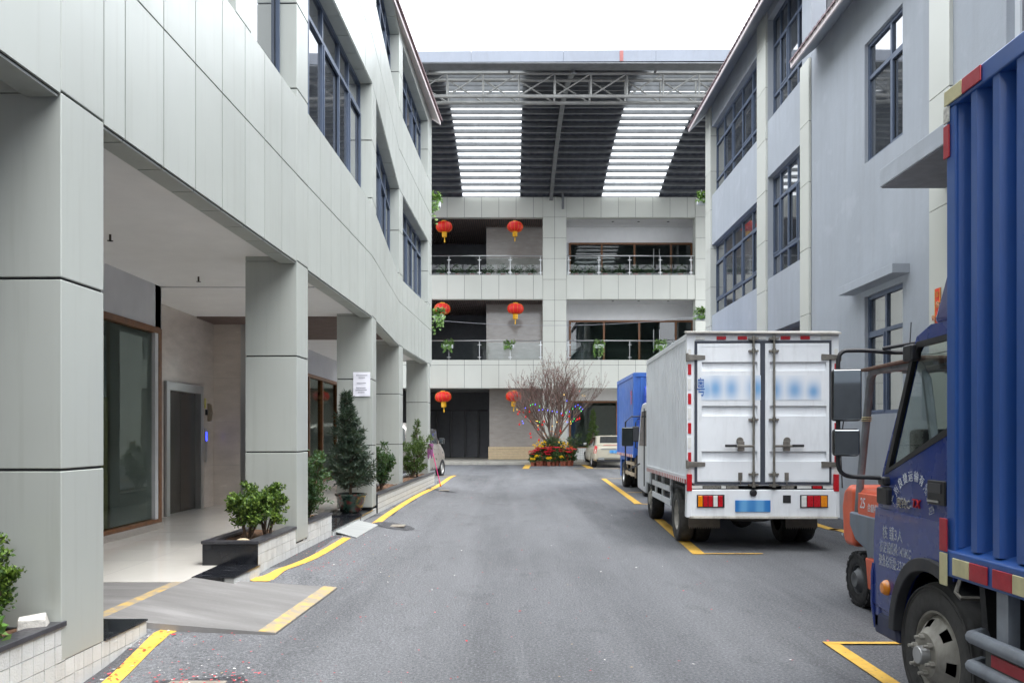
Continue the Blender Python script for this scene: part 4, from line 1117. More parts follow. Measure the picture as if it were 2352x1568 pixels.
def wheel(parent, c, r, wd, side=-1, rim_r=None, rimm=None, tyre=None, holes=0, treads=0, hub=0.0, nuts=0, n=40, name='wheel'):
    """wheel with its axle along x; side is the direction its outer face looks"""
    rim_r = rim_r or r * 0.56
    h = wd / 2
    t = MB()
    prof = [(rim_r, -h * .92), (rim_r + .01, -h), (r * .90, -h), (r * .97, -h * .86), (r, -h * .66), (r, h * .66), (r * .97, h * .86), (r * .90, h), (rim_r + .01, h), (rim_r, h * .92)]
    t.lathe(prof, n, c, 'X', caps=False)
    # sidewall rib
    for q in (.72, .86):
        rr = rim_r + (r - rim_r) * q; xx = side * (h + .001)
        t.lathe([(rr - .004, xx - side * .004), (rr - .003, xx + side * .003), (rr + .003, xx + side * .003), (rr + .004, xx - side * .004)], n, c, 'X', caps=False)
    for k in range(treads):
        a = 2 * math.pi * (k + .5) / treads; da = math.pi / treads * .62
        for xs in ((-h * .98, -.1 * h), (.1 * h, h * .98)):
            sh = 0 if xs[0] < 0 else math.pi / treads
            p = []
            for rr in (r - .012, r + .014):
                for x, aa in ((xs[0], a - da + sh), (xs[1], a - da + sh), (xs[1], a + da + sh), (xs[0], a + da + sh)): p.append((c[0] + x, c[1] + rr * math.cos(aa), c[2] + rr * math.sin(aa)))
            t.hexa(p)
    to = t.build(name, tyre or RUBBER, parent, smooth=True, angle=50)
    d = MB()
    s_ = side
    # dish rings: (radius, x offset outward)
    base = s_ * h * .88
    rings = [(rim_r + .004, base), (rim_r * .95, base + s_ * .004), (rim_r * .90, base - s_ * .035), (rim_r * .80, base - s_ * .03 + s_ * hub * .35), (rim_r * .63, base - s_ * .02 + s_ * hub * .6), (rim_r * .50, base + s_ * hub * .75), (rim_r * .26, base + s_ * hub * .75), (rim_r * .2, base + s_ * (hub * .75 - .005)), (0.001, base + s_ * (hub * .75 - .005))]
    m_ = 48; vs = []
    for rr, xx in rings:
        for k in range(m_):
            a = 2 * math.pi * k / m_; vs.append((c[0] + xx, c[1] + rr * math.cos(a), c[2] + rr * math.sin(a)))
    fs = []
    for i in range(len(rings) - 1):
        for k in range(m_):
            if holes and i == 3:
                ph = (k % (m_ // holes))
                if ph < 3 and holes <= 6 or ph < 2: continue
            fs.append((i * m_ + k, i * m_ + (k + 1) % m_, (i + 1) * m_ + (k + 1) % m_, (i + 1) * m_ + k))
    d.add(vs, fs)
    ro = d.build('rim', rimm or RIM_W, to, smooth=True, angle=40)
    MB().lathe([(0.001, 0), (rim_r * .97, 0)], 24, (c[0] + base - s_ * .09, c[1], c[2]), 'X').build('brake_drum', CHASSIS, to)
    if nuts:
        x0 = c[0] + base + s_ * hub * .75
        nb = MB()
        for k in range(nuts):
            a = 2 * math.pi * (k + .3) / nuts; y, z = c[1] + rim_r * .40 * math.cos(a), c[2] + rim_r * .40 * math.sin(a)
            nb.cyl((x0 - s_ * .004, y, z), (x0 + s_ * .024, y, z), .017, n=6); nb.cyl((x0 + s_ * .02, y, z), (x0 + s_ * .045, y, z), .009, n=8)
        nb.build('wheel_nuts', RIM_W, to, kind='stuff')
        MB().cyl((x0 - s_ * .01, c[1], c[2]), (x0 + s_ * .045, c[1], c[2]), rim_r * .235, rim_r * .20, n=20).build('hub_cap', RIM_S, to, bev=.006)
    return to
def corrug(mb, y0, y1, z0, z1, xo, xi, pitch, duty=.5, slope=.18):
    y = y0; pts = []
    while y < y1 - 1e-4:
        a = pitch * slope; b = pitch * duty
        pts += [(y, xi), (y + a, xo), (y + b, xo), (y + b + a, xi)]; y += pitch
    pts.append((y1, xi))
    vs = []
    for (yy, x) in pts: vs += [(x, min(yy, y1), z0), (x, min(yy, y1), z1)]
    mb.add(vs, [(k, k + 1, k + 3, k + 2) for k in range(0, len(vs) - 2, 2)])
def mirror_head(parent, c, wd, hh, name='mirror', yaw=R(-13)):
    c0 = Vector(c); rm = Matrix.Rotation(yaw, 3, 'Z')
    TM = lambda x, y, z: tuple(c0 + rm @ (Vector((x, y, z)) - c0))
    hd = MB(TM).box(c[0] - wd / 2, c[0] + wd / 2, c[1], c[1] + .07, c[2] - hh / 2, c[2] + hh / 2).build(name, BLACK_PL, parent, bev=.022, segs=3)
    MB(TM).box(c[0] - wd / 2 + .008, c[0] + wd / 2 - .008, c[1] - .003, c[1] + .004, c[2] - hh / 2 + .008, c[2] + hh / 2 - .008).build('mirror_glass', MIRROR, hd, bev=.004)
    return hd

# ---------------------------------------------------------------- white box truck, seen from behind
TW_WHITE = plain('truck_white', lin(234, 237, 239), 0.42, var=0.05, nscale=2.0, coat=0.15, dirt=0.13)
GASKET = plain('door_gasket', lin(62, 66, 76), 0.7)
IRON = plain('galvanised', lin(128, 124, 116), 0.45, 0.6, var=0.25, nscale=12)
FLAP = plain('mud_flap', lin(112, 108, 102), 0.9, var=0.15, nscale=12)
WT = thing('box_truck', 'white box truck seen from behind with closed double doors and blue plate', 'truck', (2.27, 10.4, 0), -0.031, group='trucks parked along the yard')
W_ = 1.92; BL = 3.85; ZB, ZT = .90, 2.80
b = MB()
corrug(b, .10, BL - .06, ZB + .07, ZT - .06, -.004, .036, .128, .45, .12)
side_l = b.build('side_panel', TW_WHITE, WT)
b = MB(); corrug(b, .10, BL - .06, ZB + .07, ZT - .06, W_, W_ - .028, .128, .45, .12); b.build('side_panel', TW_WHITE, WT)
fr = MB()
fr.box(-.012, .09, 0.012, .10, ZB - .02, ZT).box(W_ - .09, W_ + .012, .012, .10, ZB - .02, ZT)
fr.box(-.012, .06, .10, BL, ZT - .06, ZT + .012).box(W_ - .06, W_ + .012, .10, BL, ZT - .06, ZT + .012)
fr.box(-.012, .06, .10, BL, ZB - .03, ZB + .07).box(W_ - .06, W_ + .012, .10, BL, ZB - .03, ZB + .07)
fr.box(.09, W_ - .09, .012, .10, ZT - .10, ZT).box(.09, W_ - .09, .012, .10, ZB - .05, ZB + .03)
fr.box(-.012, .05, BL - .06, BL, ZB, ZT).box(W_ - .05, W_ + .012, BL - .06, BL, ZB, ZT)
fr.build('body_frame', TW_WHITE, WT, bev=.006)
MB().box(.05, W_ - .05, BL - .05, BL, ZB, ZT).build('front_bulkhead', TW_WHITE, WT)
MB().box(0.0, W_, .02, BL, ZT - .008, ZT + .02).build('roof', TW_WHITE, WT)
MB().hexa([(-.03, -.06, ZT + .012), (W_ + .02, -.06, ZT - .01), (W_ + .02, .1, ZT + .02), (-.03, .1, ZT + .03), (-.03, -.06, ZT + .03), (W_ + .02, -.06, ZT + .008), (W_ + .02, .1, ZT + .05), (-.03, .1, ZT + .055)]).build('roof_lip', plain('lip_grey', lin(176, 172, 164), .6, var=.2, nscale=5), WT)
MB().box(.1, W_ - .1, .15, 5.2, .62, .86).build('chassis', CHASSIS, WT)
# doors
xm = .955
for (x0, x1) in ((.10, xm - .012), (xm + .012, W_ - .10)):
    gk = MB().frame(x0 - .012, x1 + .012, .865, ZT - .085, .032, -.006, .012).build('gasket', GASKET, WT)
    holes = []; zz = [(2.33, 2.44), (1.75, 1.875), (1.17, 1.29)]
    for (c, e) in zz: holes.append([(x0 + .08, c), (x1 - .05, c), (x1 - .05, e), (x0 + .08, e)])
    d = MB(); sheet(d, [(x0 + .02, .90), (x1 - .02, .90), (x1 - .02, ZT - .12), (x0 + .02, ZT - .12)], holes, 'Y', -.012, .012)
    do = d.build('door', TW_WHITE, WT, bev=.004)
    for (c, e) in zz: MB().hexa([(x0 + .07, .012, c - .01), (x1 - .04, .012, c - .01), (x1 - .04, .02, c - .01), (x0 + .07, .02, c - .01), (x0 + .07, .03, e + .01), (x1 - .04, .03, e + .01), (x1 - .04, .04, e + .01), (x0 + .07, .04, e + .01)]).build('groove', TW_WHITE, do)
    MB().frame(x0 + .05, x1 - .05, .93, ZT - .15, .008, -.015, -.012).build('edge_bead', TW_WHITE, do)
for (xr, xs, ex) in ((.832, .86, .50), (1.092, 1.07, 1.44)):
    rd = MB().cyl((xr, -.045, .84), (xr, -.045, 2.76), .014, n=10)
    for z in (2.74, 2.58, 1.70, 1.0, .86):
        rd.box(xr - .06, xr + .06, -.05, -.012, z - .012, z + .012); rd.cyl((xr, -.047, z - .03), (xr, -.047, z + .03), .022, n=10)
    ro = rd.build('lock_rod', IRON, WT, smooth=True)
    sg = 1 if ex > xr else -1
    lv = MB(); lv.box(min(xr, xr + sg * .24), max(xr, xr + sg * .24), -.075, -.058, 1.345, 1.375); lv.box(min(xr + sg * .12, xr + sg * .2), max(xr + sg * .12, xr + sg * .2), -.058, -.012, 1.30, 1.42)
    lv.cyl((xr + sg * .17, -.03, 1.43), (xr + sg * .17, -.012, 1.43), .045, n=18)
    lv.build('lever', IRON, ro, bev=.004)
    MB().box(min(xr + sg * .22, xr + sg * .37), max(xr + sg * .22, xr + sg * .37), -.085, -.055, 1.348, 1.382).build('grip', BLACK_PL, ro, bev=.008)
    hk = MB(); q = xr - sg * -.16
    q = xr + sg * .165; hk.box(q - .025, q + .025, -.03, -.012, .92, 1.02).cyl((q, -.035, .86), (q, -.035, .96), .006, n=6); hk.build('door_catch', IRON, WT)
for z in (2.50, 1.125):
    for (a, b_) in ((-.012, .22), (W_ - .22, W_ + .012)):
        MB().hexa([(a, -.035, z - .04), (b_, -.022, z - .026), (b_, -.008, z - .026), (a, -.008, z - .04), (a, -.035, z + .04), (b_, -.022, z + .026), (b_, -.008, z + .026), (a, -.008, z + .04)]).cyl((a if a < .5 else b_, -.025, z - .055), (a if a < .5 else b_, -.025, z + .055), .018, n=10).build('hinge', IRON, WT, bev=.004)
# header markers
for k, x in enumerate((.16, .43, .70, .94, 1.25, 1.50, 1.76)):
    MB().box(x - .06, x + .06, -.004, .012, ZT - .07, ZT - .025).build('marker', RED_REF if k in (1, 2, 4, 5) else WHITE_REF, WT, bev=.004)
for xs in ((.004, .045), (W_ - .045, W_ - .004)):
    z = 2.62; k = 0
    while z > 1.0:
        h_ = .15; MB().box(xs[0], xs[1], .004, .012, z - h_, z - .012).build('marker', WHITE_REF if k % 2 == 0 else RED_REF, WT); z -= h_ + .04; k += 1
    MB().box(xs[0] - .02, xs[1] + .005, -.03, .012, .78, 1.0).build('side_reflector', RED_REF, WT, bev=.006)
# blurred blue print on the doors
BLUR = NT('plate_print')
_tc = BLUR.n('TexCoord'); _sx = BLUR.n('SeparateXYZ'); BLUR.l(_tc.outputs['Object'], _sx.inputs[0])
_acc = None
for (cx_, cz_, rx__, rz__, wt) in ((.24, 2.08, .085, .11, .75), (.35, 2.10, .08, .12, .95), (.555, 2.10, .075, .115, .85), (.88, 2.10, .10, .12, 1.0), (.99, 2.09, .09, .12, .9), (1.11, 2.08, .08, .12, .9), (1.36, 2.08, .085, .11, .9), (1.60, 2.06, .07, .09, .95)):
    dx = BLUR.math('DIVIDE', BLUR.math('SUBTRACT', _sx.outputs[0], cx_), rx__); dz = BLUR.math('DIVIDE', BLUR.math('SUBTRACT', _sx.outputs[2], cz_), rz__)
    e = BLUR.math('POWER', 2.718, BLUR.math('MULTIPLY', BLUR.math('ADD', BLUR.math('MULTIPLY', dx, dx), BLUR.math('MULTIPLY', dz, dz)), -0.7))
    e = BLUR.math('MULTIPLY', e, wt); _acc = e if _acc is None else BLUR.math('MAXIMUM', _acc, e)
BLUR = BLUR.done(BLUR.bsdf(BLUR.mix(_acc, lin(232, 235, 238), lin(112, 164, 210)), 0.5))
MB().box(.17, .80, -.0165, -.013, 1.95, 2.27).build('door_print', BLUR, WT)
MB().box(1.12, 1.70, -.0165, -.013, 1.95, 2.27).build('door_print', BLUR, WT)
MB().box(.862, .93, -.0165, -.013, 1.95, 2.27).build('door_print', BLUR, WT)
BLUE_INK = plain('ink_blue', lin(34, 92, 168), .5)
text('door_character', '粤', .26, BLUE_INK, WT, face_m((.165, -.018, 2.10), '-Y'), sx=.42)
# bumper with lamps
bp = MB().box(.03, W_ - .03, -.02, .05, .455, .80).build('bumper', TW_WHITE, WT, bev=.012)
MB().hexa([(-.02, -.01, .44), (.05, -.025, .44), (.05, .12, .44), (-.02, .12, .44), (-.01, -.01, .86), (.03, -.025, .86), (.03, .12, .86), (-.01, .12, .86)]).build('bumper_end', TW_WHITE, WT, bev=.01)
MB().hexa([(W_ - .05, -.025, .44), (W_ + .02, -.01, .44), (W_ + .02, .12, .44), (W_ - .05, .12, .44), (W_ - .03, -.025, .86), (W_ + .01, -.01, .86), (W_ + .01, .12, .86), (W_ - .03, .12, .86)]).build('bumper_end', TW_WHITE, WT, bev=.01)
MB().box(.02, W_ - .02, -.045, .06, .43, .458).build('step_edge', plain('step_worn', lin(200, 196, 186), .7, var=.15, nscale=9, dirt=.5), WT, bev=.004)
for (x0, order) in ((.12, 'arrwr'), (1.435, 'wrra')):
    lw_ = .335; MB().box(x0 - .008, x0 + lw_ + .008, -.034, -.018, .572, .735).build('tail_lamp', BLACK_PL, bp)
    ws = {'arrwr': [.2, .19, .19, .19, .19], 'wrra': [.22, .25, .27, .26]}[order]; x = x0
    for ch, w__ in zip(order, ws):
        MB().box(x + .004, x + w__ * lw_ - .004, -.046, -.034, .582, .725).build('lens', {'a': AMBER, 'r': RED_REF, 'w': WHITE_REF}[ch], bp, bev=.006); x += w__ * lw_
PLATE = NT('plate_blue'); PLATE = PLATE.done(PLATE.bsdf(PLATE.ramp(PLATE.noise(9, 1, .3, PLATE.pos((1, 1, .2), True)), [(.35, lin(44, 120, 190)), (.7, lin(104, 166, 214))]), .45))
MB().box(.60, 1.05, -.032, -.021, .515, .665).build('number_plate', PLATE, WT, bev=.004)
MB().lathe([(0.001, 0), (.045, 0), (.045, -.02), (.03, -.03), (.001, -.03)], 16, (.83, -.02, .76), 'Y').build('plate_lamp', BLACK_PL, WT)
MB().box(1.21, 1.31, -.025, -.018, .63, .73).build('socket', BLACK_PL, WT)
tp = MB(); x = .10
for k, c in enumerate('wkkkwkw..kkw.wrw'):
    pass
for (x, w__, c) in ((.03, .16, 'w'), (.20, .22, 'k'), (.43, .06, 'w'), (.50, .15, 'k'), (1.20, .16, 'k'), (1.40, .18, 'w'), (1.60, .11, 'r'), (1.73, .15, 'w')):
    MB().box(x, x + w__, .006, .0125, .815, .85).build('tape', {'w': WHITE_REF, 'k': plain('tape_worn', lin(120, 116, 108), .8, var=.7, nscale=60), 'r': RED_REF}[c], WT) if True else None
# side tape, guard rails, flaps, wheels
k = 0; y = .06
while y < BL - .1:
    MB().box(-.020, -.0125, y, y + .075, ZB - .028, ZB + .028).build('tape', RED_REF if k % 2 == 0 else WHITE_REF, WT); y += .078; k += 1
gr = MB()
for z in (.50, .70): gr.box(.03, .06, 1.62, 3.45, z - .045, z + .045)
for y in (1.75, 2.55, 3.3): gr.box(.062, .10, y - .03, y + .03, .45, .88)
gr.build('side_guard', TW_WHITE, WT, bev=.004)
sg = MB(); corr = []
for (x0, x1) in ((.10, .52), (W_ - .52, W_ - .10)):
    n_ = 14; top = [(x0, .46), (x1, .46)]
    pts = [(x0, .62), (x0, .27)]
    for q in range(n_): pts += [(x0 + (x1 - x0) * (q + .5) / n_, .235), (x0 + (x1 - x0) * (q + 1) / n_, .27)]
    pts += [(x1, .62)]
    MB().prism(pts, 'Y', .48, .492).build('mud_flap', FLAP, WT)
MB().box(.07, .5, .55, 1.5, .76, .80).box(W_ - .5, W_ - .07, .55, 1.5, .76, .80).build('mudguard', CHASSIS, WT)
for x, sd in ((.135, -1), (.365, -1), (W_ - .135, 1), (W_ - .365, 1)):
    wheel(WT, (x, 1.07, .37), .37, .205, sd, .21, RIM_W, RUBBER_DUSTY if x < .2 else RUBBER, holes=6, hub=-.06 if abs(x - W_ / 2) > .7 else 0)
wheel(WT, (.20, 4.12, .37), .37, .205, -1, .21, RIM_W, RUBBER, holes=6, hub=.05)
wheel(WT, (W_ - .20, 4.12, .37), .37, .205, 1, .21, RIM_W, RUBBER, holes=6, hub=.05)
MB().lathe([(.001, 0), (.30, 0), (.345, .03), (.36, .1), (.345, .17), (.30, .2), (.001, .2)], 32, (.98, .85, .33)).build('spare_wheel', RUBBER_DUSTY, WT, smooth=True)
MB().cyl((.4, 1.07, .37), (W_ - .4, 1.07, .37), .07, n=12).lathe([(.001, -.16), (.12, -.12), (.17, 0), (.12, .12), (.001, .16)], 16, (.96, 1.07, .36), 'Y').build('axle', CHASSIS, WT, smooth=True)
cabp = [(4.0, .62), (4.0, 2.02), (4.2, 2.12), (5.0, 2.10), (5.15, 2.02), (5.62, 1.32), (5.70, 1.1), (5.70, .45), (4.55, .42), (4.48, .62)]
MB().prism(cabp, 'X', .06, W_ - .06).build('cab', TW_WHITE, WT, bev=.04, segs=3)
for xx in (.055, W_ - .056): MB().prism([(4.35, 1.30), (4.3, 1.95), (5.02, 1.95), (5.40, 1.30)], 'X', xx, xx + .003).build('cab_window', GLASS_WIN, WT)
MB().box(.045, .065, 4.62, 4.66, .55, 2.0).build('door_gap', BLACK_PL, WT)
arm = MB().tube([(.05, 5.15, 1.86), (-.12, 5.2, 1.86), (-.24, 5.15, 1.75), (-.24, 5.15, .92), (-.18, 5.2, .82), (.05, 5.25, .95)], .014, 8)
ao = arm.build('mirror_arm', BLACK_PL, WT, smooth=True)
mh = mirror_head(WT, (-.21, 5.08, 1.47), .22, .36)

# ---------------------------------------------------------------- pale blue truck facing the camera, nose to nose with the white one
BLUE_L = plain('truck_blue_light', lin(60, 110, 190), 0.42, var=0.10, nscale=1.5, coat=0.2, dirt=0.15)
BLUE_S = plain('truck_blue_cab', lin(44, 70, 190), 0.25, var=0.06, nscale=1.5, coat=0.5)
FT = thing('box_truck', 'light blue box truck facing the camera, mostly hidden behind the white truck', 'truck', (3.20, 24.3, 0), -0.012, group='trucks parked along the yard')
# local: y=0 at its tail (far end), cab towards -y
for (z0, z1, y0, y1) in ((.98, 3.06, -3.45, 0),):
    MB().box(0, 1.95, y0, y1, z0, z1).build('box_body', BLUE_L, FT, bev=.01)
    fr = MB(); fr.box(-.03, .06, y0 - .03, y1 + .03, z1 - .05, z1 + .05).box(-.025, .05, y0 - .03, y0 + .05, z0, z1).box(-.025, .05, y1 - .05, y1 + .03, z0, z1).box(-.03, .05, y0 - .03, y1 + .03, z0 - .06, z0 + .03)
    fr.box(0.0, 1.95, y0 - .035, y0 + .02, z1 - .05, z1 + .06)
    fr.build('body_frame', BLUE_L, FT, bev=.006)
for x in lsp(.2, 1.8, 6): MB().box(x - .04, x + .04, -3.49, -3.45, 1.0, 3.0).build('front_rib', BLUE_L, FT)
y = -3.45; k = 0
while y < -.05:
    MB().box(-.040, -.031, y, y + .15, .925, 1.0).build('tape', RED_REF if k % 2 else WHITE_REF, FT); y += .165; k += 1
MB().box(.25, 1.7, -5.2, -.1, .6, .92).build('chassis', CHASSIS, FT)
for x, sd in ((.14, -1), (.37, -1), (1.81, 1), (1.58, 1)): wheel(FT, (x, -.95, .37), .37, .2, sd, .21, RIM_S, RUBBER, holes=6, hub=-.05)
for x, sd in ((.18, -1), (1.77, 1)): wheel(FT, (x, -4.55, .37), .37, .2, sd, .21, RIM_S, RUBBER, holes=6, hub=.05)
gd = MB(); gd.box(.03, .06, -3.3, -1.5, .70, .79).box(.03, .06, -3.3, -1.5, .42, .51)
for y in (-3.2, -2.4, -1.6): gd.box(.06, .09, y - .03, y + .03, .38, .92)
gd.build('side_guard', plain('guard_tan', lin(176, 160, 136), .7, dirt=.4), FT)
MB().prism([(-.15, .3), (-.15, .95), (-1.7, .95), (-1.7, .8), (-.45, .8), (-.45, .3)], 'X', .05, .5).build('mudguard', BLUE_L, FT)
cp = [(-3.62, .62), (-3.62, 1.98), (-3.85, 2.08), (-4.5, 2.06), (-4.68, 1.98), (-5.12, 1.30), (-5.22, 1.1), (-5.22, .42), (-5.05, .38), (-5.02, .55), *[(-4.55 - .47 * math.cos(R(a)), .38 + .47 * math.sin(R(a))) for a in range(20, 161, 20)], (-4.05, .62)]
MB().prism(cp, 'X', .08, 1.87).build('cab', BLUE_S, FT, bev=.035, segs=3)
MB().prism([(-3.95, 1.42), (-3.95, 1.95), (-4.55, 1.93), (-4.95, 1.32)], 'X', .074, .079).build('cab_window', GLASS_WIN, FT)
MB().hexa([(.2, -5.085, 1.38), (1.75, -5.085, 1.38), (1.75, -4.70, 1.97), (.2, -4.70, 1.97), (.2, -5.10, 1.385), (1.75, -5.10, 1.385), (1.75, -4.715, 1.975), (.2, -4.715, 1.975)]).build('windscreen', GLASS_WIN, FT)
MB().prism([(-3.66, 2.08), (-3.60, 2.72), (-3.72, 2.78), (-3.95, 2.70), (-4.35, 2.2), (-4.38, 2.08)], 'X', .22, 1.72).build('wind_deflector', BLUE_S, FT, bev=.07, segs=3)
ao = MB().tube([(.1, -4.55, 1.9), (-.08, -4.7, 1.9), (-.14, -4.72, 1.8), (-.14, -4.72, 1.2), (.08, -4.8, 1.15)], .014, 8).build('mirror_arm', BLACK_PL, FT, smooth=True)
MB().box(-.22, -.05, -4.74, -4.66, 1.34, 1.72).build('mirror', plain('mirror_grey', lin(50, 52, 56), .5), FT, bev=.03, segs=3)
RED_TXT = plain('ink_red', lin(206, 44, 52), .6)
text('side_lettering', '货', .42, RED_TXT, FT, face_m((-.034, -3.15, 2.45), '-X'), sx=.7)

# ---------------------------------------------------------------- dark blue box truck, near side of the picture
NAVY = plain('truck_navy', lin(36, 60, 134), 0.26, var=0.12, nscale=2.6, coat=0.4, dirt=0.16)
NAVY_B = plain('box_navy', lin(40, 86, 158), 0.38, var=0.10, nscale=1.3, coat=0.2, dirt=0.12)
BT = thing('box_truck', 'dark blue box truck close to the camera with lettered cab door and ribbed body', 'truck', (3.1, 2.3, 0), 0.0, group='trucks parked along the yard', world=True)
bx0, bx1, by0, by1, bz0, bz1 = 2.07, 4.05, -1.2, 3.80, .84, 3.12
c_ = MB(); corrug(c_, by0, by1 - .07, .98, 3.04, bx0 - .012, bx0 + .045, .1635, .42, .14)
c_.build('side_panel', NAVY_B, BT)
f_ = MB()
f_.box(bx0 - .022, bx0 + .06, by0, by1, 3.03, bz1).box(bx0 - .02, bx0 + .07, by1 - .075, by1 + .002, .86, 3.03)
f_.hexa([(bx0 - .03, by0, bz0), (bx0 + .06, by0, bz0), (bx0 + .06, by1, bz0), (bx0 - .03, by1, bz0), (bx0 - .03, by0, .96), (bx0 + .06, by0, 1.0), (bx0 + .06, by1, 1.0), (bx0 - .03, by1, .96)])
f_.build('body_frame', NAVY_B, BT, bev=.008)
MB().box(bx0 + .05, bx1, by1 - .05, by1, .9, 3.1).build('front_bulkhead', NAVY_B, BT)
MB().box(bx0 + .03, bx1, by0, by1, 3.08, 3.11).build('roof', NAVY_B, BT)
MB().box(bx0 + .05, bx1, by0, by1, .9, .95).build('body_floor', CHASSIS, BT)
MB().box(bx1 - .05, bx1, by0, by1, .9, 3.1).build('side_panel', NAVY_B, BT)
MB().box(bx0 + .05, bx1, by0, by0 + .05, .9, 3.1).build('rear_door', NAVY_B, BT)
def refl(y0, y1, z0, z1, m, x=None, nm='reflector'):
    x = bx0 - .026 if x is None else x
    o = MB().box(x - .008, x, y0, y1, z0, z1).build(nm, m, BT, bev=.004); return o
RED_OLD = plain('reflector_faded', lin(176, 44, 56), 0.45, var=0.15, nscale=14, dirt=0.12)
refl(3.66, 3.805, 3.045, 3.115, CREAM_REF, bx0 - .023); refl(3.51, 3.656, 3.045, 3.115, RED_OLD, bx0 - .023)
refl(3.765, 3.815, 2.80, 2.955, RED_OLD, bx0 - .021); refl(3.765, 3.815, 2.965, 3.04, plain('paint_chip', lin(206, 204, 196), .8, var=.3, nscale=40), bx0 - .021)
refl(3.765, 3.83, .955, 1.11, RED_OLD, bx0 - .032); refl(3.765, 3.83, .795, .948, CREAM_REF, bx0 - .032)
y = 3.72
for m_ in (CREAM_REF, RED_OLD, None, RED_OLD, CREAM_REF, RED_OLD, None, CREAM_REF, RED_OLD, CREAM_REF, RED_OLD, CREAM_REF):
    if m_ is None: y -= .035; continue
    refl(y - .135, y, .855, .935, m_, bx0 - .031); y -= .137
MB().box(bx0 + .10, bx0 + .5, 2.0, 3.35, .36, .80).build('tool_box', plain('toolbox', lin(78, 90, 112), .5, var=.15, nscale=3, dirt=.2), BT, bev=.01)
tbx = MB().box(bx0 + .09, bx0 + .10, 2.1, 3.28, .40, .74).build('tool_box_lid', plain('toolbox_lid', lin(86, 98, 120), .5, var=.15, nscale=3, dirt=.2), BT, bev=.006)
MB().box(bx0 + .075, bx0 + .09, 2.95, 3.0, .66, .76).build('latch', IRON, BT, bev=.003)
gp = MB()
for z in (.60, .47): gp.tube([(bx0 + .06, 3.64, z), (bx0 - .01, 3.60, z), (bx0 - .01, 3.5, z), (bx0 - .01, by0 + .4, z)], .032, 10)
for y in (3.4, 2.4, 1.4): gp.box(bx0 + .0, bx0 + .05, y - .04, y + .04, .45, .86)
gp.build('side_guard', plain('guard_grey', lin(150, 156, 164), .5, .3, var=.15, nscale=6, dirt=.2), BT, smooth=True)
gb = MB().box(bx0 - .012, bx0 + .005, 1.2, 3.5, .50, .57).build('guard_board', plain('guard_board', lin(96, 98, 96), .7, dirt=.3), BT)
for (a, b_) in ((3.2, 3.45), (2.5, 2.75), (1.8, 2.05)): MB().box(bx0 - .018, bx0 - .012, a, b_, .51, .56).build('reflector', RED_OLD, gb)
MB().box(2.45, 3.7, -1.0, 4.8, .55, .84).build('chassis', CHASSIS, BT)
# cab, hollow with glazing
CT = lambda x, y, z: (x, y if y < 4.3 else 4.3 + (y - 4.3) * .80, z)
cx0, cx1 = 2.17, 3.93
arcp = [(4.15 + .43 * math.cos(R(a)), .39 + .43 * math.sin(R(a))) for a in range(6, 117, 10)]
outer = [(3.95, .97), (3.93, 1.3), (3.93, 2.02), (3.98, 2.07), (4.18, 2.075), (4.33, 2.03), (4.40, 1.93), (4.82, 1.30), (4.89, 1.14), (4.92, .9), (4.92, .46), (4.60, .43)] + arcp
win = [(3.975, 1.53), (3.975, 1.995), (4.31, 1.988), (4.385, 1.93), (4.765, 1.285)]
for xa, xb in ((cx0, cx0 + .045), (cx1 - .045, cx1)):
    m_ = MB(CT); sheet(m_, outer, [win], 'X', xa, xb); m_.build('cab_side', NAVY, BT, bev=.014, segs=3)
sh = lambda q: [(y + (.02 if y < 4.2 else -.02) * q, z + (.012 if z < 1.75 else -.012) * q) for (y, z) in win]
for xa in (cx0 - .004, cx1 - .02):
    m_ = MB(CT); sheet(m_, [(3.965, 1.515), (3.965, 2.005), (4.315, 1.998), (4.395, 1.94), (4.785, 1.27)], [[(3.99, 1.545), (3.99, 1.975), (4.295, 1.968), (4.36, 1.918), (4.715, 1.312)]], 'X', xa, xa + .024); m_.build('window_seal', BLACK_PL, BT)
    MB(CT).prism([(3.98, 1.535), (3.98, 1.985), (4.30, 1.978), (4.37, 1.925), (4.74, 1.30)], 'X', xa + .010, xa + .016).build('side_window', GLASS_CAB, BT)
low = [(3.96, .99), (3.955, 1.06), (4.905, 1.075), (4.935, .9), (4.935, .50), (4.61, .47)] + [(4.15 + .445 * math.cos(R(a)), .39 + .445 * math.sin(R(a))) for a in range(12, 115, 9)]
for xa, xb in ((cx0 - .014, cx0), (cx1, cx1 + .014)):
    m_ = MB(CT); sheet(m_, low, [], 'X', xa, xb); m_.build('lower_panel', NAVY, BT, bev=.012)
fl_o = [(4.15 + .49 * math.cos(R(a)), .39 + .475 * math.sin(R(a))) for a in range(2, 117, 8)]; fl_i = [(4.15 + .41 * math.cos(R(a)), .39 + .405 * math.sin(R(a))) for a in range(114, 1, -8)]
MB(CT).prism(fl_o + fl_i, 'X', cx0 - .038, cx0 + .02).build('wheel_arch', plain('arch_black', (.035, .036, .04), .6, var=.2, dirt=.3), BT, bev=.008)
MB(CT).prism([(4.15 + .44 * math.cos(R(a)), .39 + .44 * math.sin(R(a))) for a in range(0, 181, 12)], 'X', cx0 + .36, cx0 + .38).build('arch_liner', CHASSIS, BT)
MB(CT).prism([(3.95, 2.0), (3.98, 2.07), (4.18, 2.075), (4.33, 2.03), (4.30, 2.0)], 'X', cx0 + .045, cx1 - .045).build('cab_roof', NAVY, BT)
MB(CT).box(cx0 + .045, cx1 - .045, 3.93, 3.97, .95, 1.45).build('cab_rear', NAVY, BT)
MB(CT).box(cx0 + .045, cx0 + .35, 3.93, 3.97, 1.45, 2.0).box(cx1 - .35, cx1 - .045, 3.93, 3.97, 1.45, 2.0).build('cab_rear', NAVY, BT)
